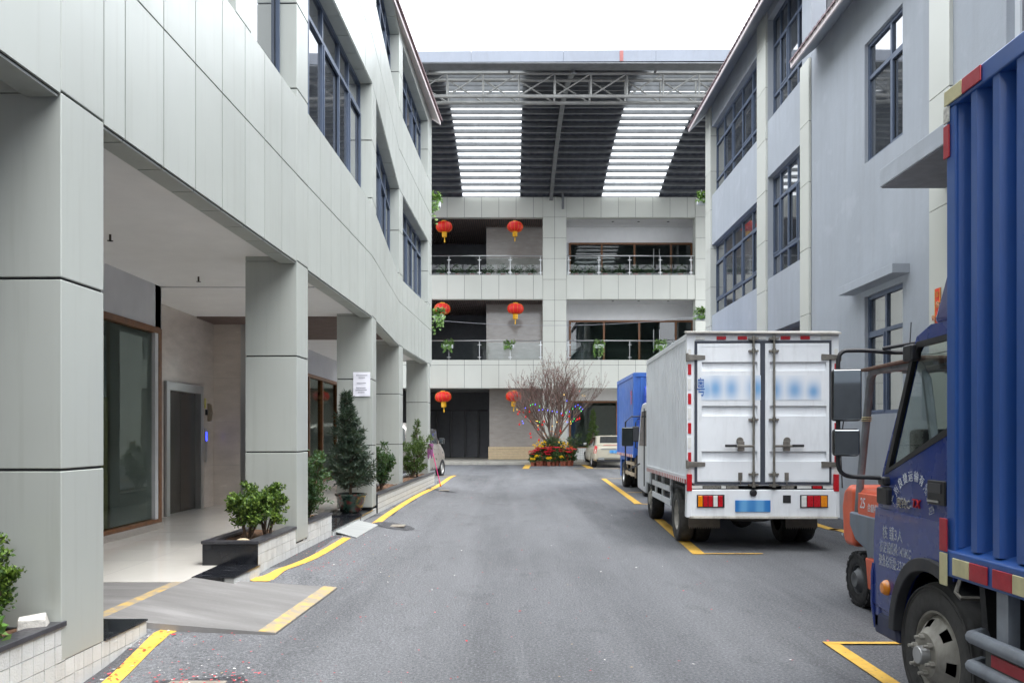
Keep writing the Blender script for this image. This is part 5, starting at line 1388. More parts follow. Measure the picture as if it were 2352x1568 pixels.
MB(CT).prism([(4.80, 1.28), (4.89, 1.14), (4.92, .9), (4.92, .46), (4.86, .46), (4.84, 1.1), (4.76, 1.27)], 'X', cx0 + .045, cx1 - .045).build('cab_front', NAVY, BT)
MB(CT).hexa([(cx0 + .05, 4.815, 1.29), (cx1 - .05, 4.815, 1.29), (cx1 - .05, 4.395, 1.94), (cx0 + .05, 4.395, 1.94), (cx0 + .05, 4.825, 1.295), (cx1 - .05, 4.825, 1.295), (cx1 - .05, 4.405, 1.945), (cx0 + .05, 4.405, 1.945)]).build('windscreen', GLASS_CAB, BT)
MB(CT).prism([(4.80, 1.26), (4.55, 1.30), (4.45, 1.2), (4.6, 1.0), (4.80, .95)], 'X', cx0 + .05, cx1 - .05).build('dashboard', plain('dash_grey', lin(96, 94, 90), .7), BT, bev=.03)
MB(CT).box(cx0 + .1, cx0 + .6, 3.98, 4.12, .95, 1.72).box(cx0 + .1, cx0 + .6, 4.0, 4.45, .95, 1.05).build('seat', plain('seat_grey', lin(70, 68, 66), .9), BT, bev=.05)
MB(CT).box(cx0 + .75, cx1 - .15, 3.98, 4.12, .95, 1.72).build('seat', MATS['seat_grey'], BT, bev=.05)
sw = MB(CT); st_c = Vector((cx0 + .42, 4.42, 1.36)); ring = []
for k in range(25):
    a = 2 * math.pi * k / 24; ring.append(st_c + Vector((math.cos(a) * .21, math.sin(a) * .12, math.sin(a) * .17)))
sw.tube(ring, .014, 6); sw.tube([st_c, st_c + Vector((0, .22, -.18))], .02, 6); sw.build('steering_wheel', BLACK_PL, BT, smooth=True)
MB(CT).prism([(3.92, 2.06), (3.90, 2.45), (3.95, 2.52), (4.05, 2.35), (4.20, 2.08)], 'X', cx0 + .02, cx1 - .25).build('wind_deflector', plain('deflector_violet', lin(78, 78, 130), .25, coat=.4), BT, bev=.03, segs=3)
MB(CT).box(cx0 - .012, cx0 + .12, 4.84, 4.93, .36, .56).build('step_corner', NAVY, BT, bev=.02)
MB(CT).hexa([(cx0 - .012, 4.56, .33), (cx1, 4.56, .33), (cx1, 4.93, .33), (cx0 - .012, 4.93, .33), (cx0 - .012, 4.61, .46), (cx1, 4.61, .46), (cx1, 4.945, .46), (cx0 - .012, 4.945, .46)]).build('front_bumper', plain('bumper_navy', lin(44, 52, 84), .45, dirt=.25), BT, bev=.02)
MB(CT).tube([(cx0 - .012, 4.93, .74), (cx0 - .018, 4.935, .68), (cx0 - .018, 4.935, .5), (cx0 - .005, 4.92, .36)], .011, 8).build('corner_strip', NAVY, BT, smooth=True)
MB(CT).lathe([(.001, -.035), (.03, -.032), (.042, -.018), (.046, 0)], 18, (cx0 - .014, 4.71, .625), 'X').build('turn_lamp', AMBER, BT, smooth=True)
dh = MB(CT).box(cx0 - .012, cx0 + .002, 4.02, 4.19, 1.145, 1.27).build('door_handle', BLACK_PL, BT, bev=.018, segs=3)
MB(CT).box(cx0 - .016, cx0 - .012, 4.05, 4.17, 1.205, 1.255).build('handle_flap', plain('handle_grey', (.05, .05, .055), .4), dh, bev=.008)
MB(CT).box(cx0 - .018, cx0 - .012, 4.07, 4.18, 1.158, 1.168).build('handle_lip', STEEL, dh)
gapm = MB(CT); gapm.hexa([(cx0 - .0155, 3.985, .98), (cx0 - .0135, 3.985, .98), (cx0 - .0135, 3.993, .98), (cx0 - .0155, 3.993, .98), (cx0 - .0155, 3.965, 1.06), (cx0 - .0135, 3.965, 1.06), (cx0 - .0135, 3.972, 1.06), (cx0 - .0155, 3.972, 1.06)]); gapm.build('door_gap', BLACK_PL, BT)
wheel(BT, (cx0 + .115, 4.15, .37), .37, .21, -1, .225, RIM_W, RUBBER_DUSTY, holes=6, hub=.085, nuts=6, n=64)
wheel(BT, (cx1 - .115, 4.15, .37), .37, .21, 1, .225, RIM_W, RUBBER_DUSTY, holes=6, hub=.085)
wheel(BT, (cx0 + .07, .6, .37), .37, .21, -1, .225, RIM_W, RUBBER_DUSTY, holes=6, hub=-.05)
wheel(BT, (cx1 - .05, .6, .37), .37, .21, 1, .225, RIM_W, RUBBER_DUSTY, holes=6, hub=-.05)
MB(CT).tube([(cx0 + .02, 3.93, .80), (cx0 - .02, 3.90, .74), (cx0 - .02, 3.86, .72), (cx0 + .1, 3.84, .72)], .012, 6).build('grab_loop', IRON, BT, smooth=True)
mf = MB(CT).prism([(3.72, .28), (3.78, .85), (3.74, .85), (3.66, .30)], 'X', cx0 + .02, cx0 + .4).build('mudguard', CHASSIS, BT)
# mirrors on long arms
my = 4.60
mxp = lambda u: (u - 1176) / FD * my
mzp = lambda v: CAMZ + (999 - v) / FD * my
o6 = lambda x, y: (mxp((3250 + x / 1.96) * .57422), my + .05, mzp((1150 + y / 1.96) * .57422))
arm = MB().tube(smoothline([o6(228, 1300), o6(228, 1390), o6(255, 1450), o6(320, 1482), o6(480, 1490), o6(560, 1495)], 4), .0125, 10)
arm.tube(smoothline([o6(228, 640), o6(232, 545), o6(265, 495), o6(330, 485), o6(470, 487), o6(640, 500), o6(800, 500)], 4), .0125, 10)
arm.tube([o6(228, 640), o6(228, 1320)], .0125, 10)
arm.build('mirror_arm', BLACK_PL, BT, smooth=True)
a_ = o6(580, 470); b_ = o6(960, 385); arm2 = MB().tube([a_, (b_[0], 4.5, b_[2] - .02), (o6(1090, 375)[0], 4.3, 2.02)], [.011, .013, .02], 8).build('mirror_arm', BLACK_PL, BT, smooth=True)
MB().box(cx0 - .03, cx0 + .03, 4.32, 4.42, 1.90, 1.99).build('mirror_bracket', BLACK_PL, BT, bev=.012)
MB().box(cx0 - .03, cx0 + .03, 4.60, 4.74, 1.10, 1.20).box(cx0 - .04, cx0 + .01, 4.62, 4.70, 1.21, 1.26).build('mirror_bracket', BLACK_PL, BT, bev=.014)
mc = lambda x0, x1, y0, y1: ((o6((x0 + x1) / 2, 0)[0], my, o6(0, (y0 + y1) / 2)[2]), abs(o6(x1, 0)[0] - o6(x0, 0)[0]), abs(o6(0, y1)[2] - o6(0, y0)[2]))
for (x0, x1, y0, y1) in ((160, 384, 633, 1046), (168, 370, 1105, 1322)):
    c, a, b_ = mc(x0, x1, y0, y1); mirror_head(BT, c, a, b_)
MB().tube([(cx0 + .05, 4.5, 1.96), (cx0 + .06, 4.5, 2.13)], .003, 5).build('aerial', BLACK_PL, BT)
WHITE_TXT = NT('worn_lettering')
_k = WHITE_TXT.ramp(WHITE_TXT.noise(60, 4, .7), [(.40, 1.0), (.62, 0.0)])
_tr = WHITE_TXT.n('BsdfTransparent'); _mx = WHITE_TXT.n('MixShader'); WHITE_TXT.l(_k, _mx.inputs[0]); WHITE_TXT.l(_tr.outputs[0], _mx.inputs[1]); WHITE_TXT.l(WHITE_TXT.bsdf(lin(214, 218, 226), .7).outputs[0], _mx.inputs[2]); WHITE_TXT = WHITE_TXT.done(_mx)
SOLID_TXT = plain('lettering_white', lin(220, 224, 230), .6)
CHROME = plain('chrome', lin(206, 206, 206), .15, 1.0, var=.03)
sidey = lambda u: cx0 * FD / (u - 1176)
def door_pt(u, v, off=.004): Y = sidey(u); return (cx0 - off, Y, CAMZ + (999 - v) / FD * Y)
chars = '广州良捷运输有限公司'
pos = [(2055, 1150), (2061, 1128), (2070, 1110), (2081, 1100), (2093, 1095), (2106, 1096), (2118, 1105), (2129, 1124), (2136, 1147), (2140, 1172)]
for i, ch in enumerate(chars):
    u, v = pos[i]; p = door_pt(u, v); q = pos[min(i + 1, 9)]; r_ = pos[max(i - 1, 0)]
    pa, pb = door_pt(*r_), door_pt(*q); ang = math.atan2(pb[2] - pa[2], -(pb[1] - pa[1]))
    text('door_letter', ch, .062, SOLID_TXT if i in (2, 3, 4, 5, 6) else WHITE_TXT, BT, face_m(p, '-X') @ Matrix.Rotation(ang, 4, 'Z'), sx=.8)
p = door_pt(2078, 1157, .006); text('badge', '奥铃C', .065, CHROME, BT, face_m(p, '-X'), extrude=.004, sx=.9)
p = door_pt(2106, 1157, .006); text('badge', 'TX', .065, RED_TXT, BT, face_m(p, '-X'), extrude=.004, sx=1.0, shear=.2)
p = door_pt(2056, 1228, .0165); text('door_lettering', '核 载3人', .085, WHITE_TXT, BT, face_m(p, '-X'), sx=.75)
p = door_pt(2062, 1264, .0165); text('door_lettering', '核定载质量:1410KG', .075, WHITE_TXT, BT, face_m(p, '-X'), sx=.58)
p = door_pt(2060, 1296, .0165); text('door_lettering', '整备总质量:3310KG', .075, WHITE_TXT, BT, face_m(p, '-X'), sx=.58)

# ---------------------------------------------------------------- forklift
FORANGE = plain('forklift_orange', lin(216, 98, 66), .45, var=.1, nscale=3, dirt=.25)
FGREY = plain('forklift_grey', lin(112, 122, 134), .5, var=.1, nscale=4, dirt=.3)
FK = thing('forklift', 'orange and grey forklift with rusty roof guard between the grey wall and dark blue truck', 'forklift', (3.5, 6.6, 0), 0.0, world=True)
fx0, fx1 = 3.03, 4.13
cw = [(7.38, .50), (7.44, .55), (7.47, .85), (7.43, 1.0), (7.33, 1.05), (7.18, 1.03), (7.18, .50)]
MB().prism(cw, 'X', fx0 + .02, fx1 - .02).build('counterweight', FORANGE, FK, bev=.05, segs=3)
fb = [(7.22, .72), (7.10, .72), (7.02, .64), (6.84, .34), (6.60, .22), (5.2, .22), (5.2, .80), (7.0, .80)]
MB().prism([(7.22, .82), (7.22, .70), (7.10, .58), (6.88, .52), (6.80, .24), (5.2, .20), (5.2, .80)], 'X', fx0 - .01, fx1 + .01).build('frame', FGREY, FK, bev=.02)
MB().prism([(6.82, .20), (6.87, .46), (5.2, .44), (5.2, .16)], 'X', fx0 - .02, fx1 + .02).build('side_skirt', FORANGE, FK, bev=.012)
MB().box(fx0 - .022, fx0 - .0205, 5.2, 6.78, .46, .472).build('skirt_line', FORANGE, FK)
MB().prism([(7.16, .81), (7.16, .98), (7.06, 1.03), (5.9, 1.03), (5.9, .80)], 'X', fx0 + .03, fx1 - .03).build('hood', FORANGE, FK, bev=.035, segs=3)
MB().box(fx0 + .0, fx0 + .035, 5.85, 7.06, .80, 1.0).build('hood_side', FORANGE, FK, bev=.012)
text('fleet_number', '25', .13, SOLID_TXT, FK, face_m((fx0 - .003, 6.96, .91), '-X'), sx=.8, shear=.2)
text('maker_lettering', '台励福', .075, SOLID_TXT, FK, face_m((fx0 - .003, 6.76, .88), '-X'), sx=.9)
MB().box(fx0 + .2, fx1 - .2, 6.0, 6.5, 1.04, 1.15).box(fx0 + .2, fx1 - .2, 6.45, 6.58, 1.1, 1.55).build('seat', BLACK_PL, FK, bev=.04)
GUARD = plain('guard_paint', lin(122, 128, 132), .6, var=.2, nscale=7, dirt=.6)
for x in (fx0 + .02, fx1 - .10):
    MB().tube([(x + .03, 7.17, .78), (x + .03, 7.12, 1.1), (x + .03, 6.92, 1.98), (x + .03, 6.86, 2.04), (x + .03, 6.55, 2.06)], .034, 8).build('guard_post', GUARD, FK, smooth=True)
    MB().tube([(x + .03, 6.66, 2.05), (x + .03, 6.10, 2.04), (x + .03, 5.98, 1.92), (x + .03, 5.75, .9)], .032, 8).build('guard_post', GUARD, FK, smooth=True)
rfm = MB()
rfm.hexa([(fx0 - .03, 5.9, 2.06), (fx1 + .03, 5.9, 2.06), (fx1 + .03, 7.0, 2.05), (fx0 - .03, 7.0, 2.05), (fx0 - .03, 5.9, 2.085), (fx1 + .03, 5.9, 2.085), (fx1 + .03, 7.0, 2.07), (fx0 - .03, 7.0, 2.07)])
rfm.build('guard_roof', plain('guard_rust', lin(110, 88, 76), .85, var=.35, nscale=9), FK, bev=.006)
for x in lsp(fx0 + .1, fx1 - .1, 5): MB().box(x - .02, x + .02, 5.95, 6.8, 2.02, 2.05).build('guard_bar', GUARD, FK)
tie = MB()
for z in (1.62, 1.635, 1.65): tie.lathe([(.042, 0), (.047, .004), (.042, .008)], 12, (fx0 + .05, 7.0 + (1.62 - z) * .2, z))
tie.build('rope_tie', plain('rope', lin(190, 176, 140), .9), FK)
for x in (3.3, 3.7): MB().box(x - .06, x + .06, 5.0, 5.12, .15, 2.2).build('mast_rail', CHASSIS, FK)
MB().box(3.2, 3.8, 4.98, 5.03, .2, .75).build('carriage', CHASSIS, FK)
wheel(FK, (fx0 + .09, 7.08, .235), .235, .17, -1, .13, plain('rim_fork', lin(96, 98, 100), .6, .3, obj=True), RUBBER, treads=20, hub=.05, n=32)
wheel(FK, (fx1 - .09, 7.08, .235), .235, .17, 1, .13, MATS['rim_fork'], RUBBER, treads=20, hub=.05, n=32)
wheel(FK, (fx0 + .08, 5.55, .30), .30, .19, -1, .17, MATS['rim_fork'], RUBBER, treads=20, hub=.03, n=32)
wheel(FK, (fx1 - .08, 5.55, .30), .30, .19, 1, .17, MATS['rim_fork'], RUBBER, treads=20, hub=.03, n=32)
MB().tube([(fx0 - .02, 7.34, 1.02), (fx0 - .03, 7.36, 1.4), (fx0 - .01, 7.3, 1.75)], .006, 5).build('cable', CHASSIS, FK)

# ---------------------------------------------------------------- champagne saloon
CHAMP = plain('champagne_paint', lin(190, 183, 164), .34, .12, var=.02, nscale=1, coat=.35)
SD = thing('car', 'champagne saloon car parked nose-in beside the flower display, tail lamp glowing red', 'car', (3.76, 36.9, 0), 0.02)
w2 = 1.87; cxm = w2 / 2
def loft(mb, secs):
    n = len(secs[0][1]); vs = []; 
    for y, prof in secs:
        full = [(cxm - x, z) for x, z in prof] + [(cxm + x, z) for x, z in reversed(prof)]
        for x, z in full: vs.append((x, y, z))
    m_ = 2 * n; fs = []
    for i in range(len(secs) - 1):
        for k in range(m_): fs.append((i * m_ + k, i * m_ + (k + 1) % m_, (i + 1) * m_ + (k + 1) % m_, (i + 1) * m_ + k))
    fs += [tuple(range(m_)), tuple(range((len(secs) - 1) * m_, len(secs) * m_))]
    return mb.add(vs, fs)
secs = [(0.02, [(.70, .36), (.80, .42), (.83, .62), (.82, .80), (.76, .96), (.40, 1.0)]),
        (.12, [(.80, .28), (.90, .36), (.925, .62), (.91, .84), (.84, 1.0), (.45, 1.04)]),
        (.60, [(.84, .24), (.93, .34), (.945, .66), (.92, .88), (.84, 1.03), (.45, 1.06)]),
        (1.2, [(.84, .22), (.93, .32), (.945, .66), (.92, .88), (.85, .98), (.45, 1.0)]),
        (2.6, [(.84, .22), (.93, .32), (.93, .66), (.91, .86), (.84, .96), (.45, .98)]),
        (3.7, [(.84, .22), (.93, .32), (.93, .64), (.90, .82), (.80, .93), (.45, .99)]),
        (4.6, [(.80, .24), (.90, .34), (.90, .60), (.84, .74), (.74, .82), (.45, .86)]),
        (5.05, [(.60, .3), (.70, .38), (.72, .56), (.66, .66), (.60, .70), (.4, .74)])]
lo_ = loft(MB(), secs).build('body', CHAMP, SD, smooth=True, angle=180)
md = lo_.modifiers.new('sub', 'SUBSURF'); md.levels = 2; md.render_levels = 2
gh = MB()
loft(gh, [(.52, [(.78, 1.0), (.76, 1.04), (.70, 1.06)]), (1.25, [(.80, .96), (.66, 1.42), (.40, 1.465)]), (1.6, [(.82, .95), (.66, 1.45), (.40, 1.49)]), (2.5, [(.82, .94), (.66, 1.44), (.40, 1.48)]), (3.75, [(.78, .93), (.74, .97), (.68, .98)])])
gho = gh.build('cabin', CHAMP, SD, smooth=True, angle=30)
GLASS_S = GLASS_AUTO
MB().hexa([(cxm - .60, .64, 1.10), (cxm + .60, .64, 1.10), (cxm + .50, 1.20, 1.425), (cxm - .50, 1.20, 1.425), (cxm - .60, .62, 1.115), (cxm + .60, .62, 1.115), (cxm + .50, 1.185, 1.437), (cxm - .50, 1.185, 1.437)]).build('rear_window', GLASS_S, SD)
for sgn in (-1, 1):
    q = lambda x, y, z: (cxm + sgn * x, y, z)
    for (ya, yb, yc, yd) in ((1.15, 1.95, 1.92, 1.45), (2.0, 3.35, 2.52, 1.97)):
        MB().hexa([q(.815, ya, 1.0), q(.815, yb, .99), q(.690, yc, 1.40), q(.690, yd, 1.41), q(.83, ya, 1.01), q(.83, yb, 1.0), q(.700, yc, 1.41), q(.700, yd, 1.42)]).build('side_window', GLASS_S, SD)
    tl_ = MB().hexa([q(.84, .05, .66), q(.935, .22, .66), q(.93, .25, .66), q(.8, .2, .66), q(.78, .04, 1.0), q(.885, .2, 1.03), q(.86, .24, 1.03), q(.75, .2, 1.0)])
    TAIL = MATS.get('tail_glow')
    if TAIL is None:
        TG = NT('tail_glow'); TAIL = TG.done(TG.bsdf(lin(206, 20, 28), .15, 0, None, .5, .6))
    tl_.build('tail_lamp', TAIL, SD, bev=.012)
    MB().box(cxm + sgn * .93 - (.14 if sgn < 0 else .02), cxm + sgn * .93 + (.02 if sgn < 0 else .14), 3.2, 3.32, 1.0, 1.13).build('door_mirror', STEEL, SD, bev=.03, segs=3)
    wheel(SD, (cxm + sgn * .82, 1.05, .34), .34, .23, sgn, .24, RIM_S, RUBBER, holes=8, hub=.0, n=32)
    wheel(SD, (cxm + sgn * .82, 3.95, .34), .34, .23, sgn, .24, RIM_S, RUBBER, holes=8, hub=.0, n=32)
    MB().box(cxm + sgn * .60 - .13, cxm + sgn * .60 + .13, -.02, .06, .36, .44).build('exhaust_tip', STEEL, SD, bev=.012)
MB().box(cxm - .75, cxm + .75, -.012, .05, .45, .475).build('bumper_trim', STEEL, SD)
MB().box(cxm - .62, cxm + .62, .0, .03, .86, .885).build('chrome_bar', STEEL, SD, bev=.005)
MB().box(cxm - .5, cxm + .5, .05, .10, 1.045, 1.065).build('brake_lamp', RED_REF, SD)
MB().box(cxm - .22, cxm + .22, -.004, .03, .68, .82).build('number_plate', PLATE, SD)
MB().box(cxm - .8, cxm + .8, .02, .1, .27, .40).build('diffuser', BLACK_PL, SD, bev=.02)
MB().lathe([(.03, 0), (.02, .03), (.001, .04)], 10, (cxm + .05, 1.4, 1.475)).build('aerial', CHAMP, SD, smooth=True)

# ---------------------------------------------------------------- silver minivan behind the last column
VANP = plain('van_paint', lin(168, 164, 158), .3, .4, var=.04, coat=.4)
VN = thing('minivan', 'silver minivan parked behind the last column, only one flank and door mirror showing', 'car', (-4.82, 25.8, 0), -R(10))
cxm = .86
secs = [(0, [(.70, .35), (.78, .45), (.80, .95), (.74, 1.25), (.66, 1.75), (.4, 1.85)]),
        (.2, [(.78, .25), (.85, .4), (.86, .95), (.80, 1.25), (.70, 1.80), (.4, 1.92)]),
        (2.0, [(.80, .22), (.86, .35), (.87, .95), (.81, 1.2), (.72, 1.80), (.4, 1.93)]),
        (3.2, [(.80, .22), (.86, .35), (.87, .93), (.81, 1.15), (.70, 1.72), (.4, 1.86)]),
        (4.0, [(.78, .25), (.84, .38), (.85, .85), (.80, 1.02), (.70, 1.08), (.4, 1.12)]),
        (4.5, [(.66, .3), (.72, .42), (.72, .72), (.66, .82), (.6, .86), (.4, .9)])]
vb = loft(MB(), secs).build('body', VANP, VN, smooth=True, angle=180)
md = vb.modifiers.new('sub', 'SUBSURF'); md.levels = 2; md.render_levels = 2
for (ya, yb) in ((.35, 1.35), (1.42, 2.3), (2.38, 3.15)):
    MB().hexa([(cxm + .808, ya, 1.22), (cxm + .808, yb, 1.2), (cxm + .715, yb, 1.70), (cxm + .715, ya, 1.72), (cxm + .825, ya, 1.22), (cxm + .825, yb, 1.2), (cxm + .735, yb, 1.71), (cxm + .735, ya, 1.73)]).build('side_window', GLASS_WIN, VN)
MB().hexa([(cxm - .6, .0, 1.25), (cxm + .6, .0, 1.25), (cxm + .55, .08, 1.72), (cxm - .55, .08, 1.72), (cxm - .6, -.015, 1.25), (cxm + .6, -.015, 1.25), (cxm + .55, .06, 1.72), (cxm - .55, .06, 1.72)]).build('rear_window', GLASS_WIN, VN)
mh = MB().box(cxm + .86, cxm + 1.06, 3.05, 3.17, 1.18, 1.40).build('door_mirror', BLACK_PL, VN, bev=.035, segs=3)
MB().box(cxm + .89, cxm + 1.04, 3.044, 3.05, 1.20, 1.38).build('mirror_glass', MIRROR, mh)
MB().tube([(cxm + .868, .4, 1.07), (cxm + .874, 2.0, 1.06), (cxm + .872, 3.2, 1.03)], .012, 6).build('trim_line', VANP, VN)
for s_, x in ((-1, cxm - .76), (1, cxm + .77)):
    for y in (.95, 3.55): wheel(VN, (x, y, .32), .32, .2, s_, .2, RIM_S, RUBBER, holes=6, hub=0, n=28)
MB().box(cxm + .55, cxm + .86, .05, .09, .85, 1.2).build('tail_lamp', RED_REF, VN, bev=.01)
# ================================================================ PLANTS
def leaf(mb, c, d, l, wd, up=None, fold=.25):
    """one pointed leaf: two bent quads"""
    d = Vector(d).normalized(); c = Vector(c)
    up = Vector(up) if up else Vector((random.gauss(0, 1), random.gauss(0, 1), random.gauss(0, 1)))
    s = d.cross(up)
    if s.length < 1e-4: s = d.cross(Vector((0, 0, 1.01)))
    s.normalize(); n = s.cross(d)
    m1 = c + d * l * .5 + n * l * .12; tip = c + d * l - n * l * .06
    a = c + d * l * .42 + s * wd * .5 + n * wd * fold; b = c + d * l * .42 - s * wd * .5 + n * wd * fold
    mb.add([tuple(c), tuple(a), tuple(tip), tuple(b), tuple(m1)], [(0, 1, 4), (1, 2, 4), (2, 3, 4), (3, 0, 4)])
def rdir(rnd, up=0.0):
    v = Vector((rnd.gauss(0, 1), rnd.gauss(0, 1), rnd.gauss(0, 1) + up)); return v.normalized()
def shrub(name, label, cat, loc, h, wdt, stems, nleaf, lsize, lw, lm, seed, group=None, bare=.35, shape=1.0, whorl=5, stem_r=.012, spread=1.0):
    """woody shrub: forking stems whose tips carry rosettes of leaves"""
    rnd = random.Random(seed); random.seed(seed)
    root = thing(name, label, cat, loc, 0, group)
    st = MB(); cr = MB(); tips = []
    for i in range(stems):
        a = 2 * math.pi * (i + rnd.random() * .6) / stems
        base = Vector((rnd.uniform(-.03, .03), rnd.uniform(-.03, .03), -.03))
        reach = wdt * .5 * rnd.uniform(.35, .95)
        top = Vector((math.cos(a) * reach, math.sin(a) * reach, h * rnd.uniform(.72, .98)))
        mid = base.lerp(top, .5) + Vector((rnd.uniform(-.03, .03), rnd.uniform(-.03, .03), -.02))
        st.tube([base, mid, top], [stem_r, stem_r * .7, stem_r * .3], 5)
        for k in range(7):
            t = rnd.uniform(bare, 1.0); p = mid.lerp(top, (t - .5) * 2) if t > .5 else base.lerp(mid, t * 2)
            q = p + Vector((rnd.gauss(0, .5) * wdt * .28, rnd.gauss(0, .5) * wdt * .28, rnd.uniform(.02, .22) * h))
            st.tube([p, p.lerp(q, .5) + Vector((0, 0, .01)), q], [stem_r * .45, stem_r * .3, stem_r * .18], 4); tips.append((q, (q - p).normalized()))
            for kk in range(2):
                q2 = q.lerp(p, .3) + Vector((rnd.gauss(0, .4), rnd.gauss(0, .4), rnd.uniform(.1, .7))) * wdt * .14
                tips.append((q2, (q2 - p).normalized()))
        tips.append((top, Vector((0, 0, 1))))
    per = max(3, int(nleaf / len(tips)))
    for p, d in tips:
        for k in range(per):
            t = rnd.random() ** 1.5
            o = p - d * lsize * 2.2 * t + Vector((rnd.gauss(0, 1), rnd.gauss(0, 1), rnd.gauss(0, 1))) * lsize * .35
            dd = (d * .55 + rdir(rnd, .15) * .9)
            leaf(cr, o, dd, lsize * rnd.uniform(.7, 1.2), lw * rnd.uniform(.8, 1.15))
    st.build('stem', BARK, root, smooth=True); cr.build('crown', lm, root)
    return root
PG = 'shrubs growing in the tiled planters'
shrub('boxwood_shrub', 'bright green clipped shrub with two clumps in the planter beside the ramp', 'shrub', (-2.74, 8.36, .41), .50, .50, 7, 5200, .040, .023, LEAF_BOX, 11, PG, .45, stem_r=.011)
shrub('boxwood_shrub', 'bright green shrub clump leaning against the second column, behind its lighter twin', 'shrub', (-2.62, 8.62, .41), .53, .42, 7, 4400, .040, .023, LEAF_BOX, 12, PG, .45, stem_r=.011)
shrub('boxwood_shrub', 'dark green shrub cut off by the picture edge in the nearest planter', 'shrub', (-2.83, 4.28, .39), .50, .36, 8, 6000, .036, .018, LEAF_BOX, 13, PG, .3)
shrub('low_plant', 'small broad-leaved weed beside the white concrete chunk in the nearest planter', 'plant', (-2.80, 4.2, .40), .16, .22, 4, 60, .07, .05, LEAF_IVY, 14, None, .2, stem_r=.005)
shrub('leafy_shrub', 'loose grey-green shrub spilling over the planter behind the second column', 'shrub', (-2.62, 10.25, .41), .80, .72, 8, 3400, .055, .028, LEAF_MID, 15, PG, .15)
shrub('leafy_shrub', 'rounded green shrub in the long planter between the third and fourth columns', 'shrub', (-2.56, 15.75, .43), .80, .66, 8, 3000, .062, .034, LEAF_MID, 16, PG, .15)
shrub('leafy_shrub', 'dense light green shrub under the small conifer by the last column', 'shrub', (-2.52, 20.3, .43), .95, .95, 9, 4200, .055, .024, LEAF_YEL, 17, PG, .1)
def conifer(name, label, loc, h, wd, n, ll, lw, lm, seed, tiers=0, parent=None, group=None, z0=.0, lean=0.0, cat='shrub'):
    rnd = random.Random(seed); random.seed(seed)
    root = parent or thing(name, label, cat, loc, 0, group)
    tr = MB(); cr = MB()
    tr.tube([(0, 0, z0 - .05), (lean * .5, 0, z0 + h * .5), (lean, 0, z0 + h * .97)], [.025, .016, .004], 6)
    nb = int(n)
    for i in range(nb):
        t = (i + rnd.random()) / nb
        z = z0 + h * (.06 + .94 * t)
        rad = wd * .5 * ((1 - t) ** .75) * (rnd.uniform(.55, 1.1))
        if tiers: rad *= .62 + .38 * abs(math.sin(t * tiers * math.pi))
        rad = max(rad, wd * .05)
        a = rnd.uniform(0, 6.283); d = Vector((math.cos(a), math.sin(a), rnd.uniform(.15, .7)))
        p = Vector((lean * t, 0, z)); q = p + d * rad
        tr.tube([p, p.lerp(q, .5) - Vector((0, 0, rad * .06)), q], [.005, .004, .002], 3)
        m_ = max(5, int(rad / .012))
        for k in range(m_):
            f = rnd.uniform(.25, 1.05); o = p.lerp(q, f)
            leaf(cr, o, d * .8 + rdir(rnd, .3) * .9, ll * rnd.uniform(.7, 1.2), lw, fold=.1)
    tr.build('trunk', BARK, root, smooth=True); cr.build('crown', lm, root)
    return root
# potted conifer
GLAZE = NT('pot_glaze'); _f = GLAZE.noise(9, 4, .6, GLAZE.pos(obj=True)); GLAZE = GLAZE.done(GLAZE.bsdf(GLAZE.ramp(_f, [(.3, lin(18, 36, 32)), (.52, lin(34, 58, 46)), (.64, lin(92, 36, 34)), (.72, lin(40, 52, 44))]), .25, 0, None, .5, .3))
PC = thing('potted_conifer', 'tall dark conical conifer in a green glazed pot at the third column', 'plant', (XP(806, 13.2), 13.2, .235))
MB().lathe([(.14, 0), (.15, .01), (.17, .03), (.215, .16), (.235, .26), (.26, .285), (.262, .31), (.225, .31), (.21, .25), (.001, .25)], 32).build('pot', GLAZE, PC, smooth=True)
MB().lathe([(.215, .262), (.12, .27), (.001, .28)], 20).build('soil', SOIL, PC)
conifer('x', '', None, 1.66, .90, 520, .095, .016, LEAF_POD, 21, 5, PC, None, .28, -.08)
conifer('small_conifer', 'narrow tiered light green conifer rising beside the last column', (XP(958, 20.6), 20.6, .43), 1.45, .62, 170, .075, .018, LEAF_YEL, 22, 5, None, PG)
# ================================================================ SMALL THINGS ALONG THE COLONNADE
cb = MB(); rr = random.Random(5)
cb.hexa([(0, 0, 0), (.15, .01, 0), (.155, .11, 0), (.01, .12, 0), (.01, .01, .075), (.145, 0, .065), (.14, .10, .08), (.0, .11, .07)])
o = tag(cb.build('concrete_chunk', plain('chunk', lin(206, 202, 194), .9, var=.12, nscale=20, bump=.6, bscale=60), bev=.008), 'broken white concrete block lying in the nearest planter soil', 'rubble'); o.location = (-2.74, 4.45, .40); o.rotation_euler = (.05, -.08, .4)
rk = MB()
rk.lathe([(.001, 0), (.05, .005), (.06, .02), (.03, .035), (.001, .038)], 9)
o = tag(rk.build('stone', plain('stone_buff', lin(196, 178, 148), .9, var=.15, nscale=25), smooth=True), 'flat pale stone on the soil of the planter beside the ramp', 'stone'); o.location = (-2.74, 8.2, .415); o.scale = (1.2, .8, 1)
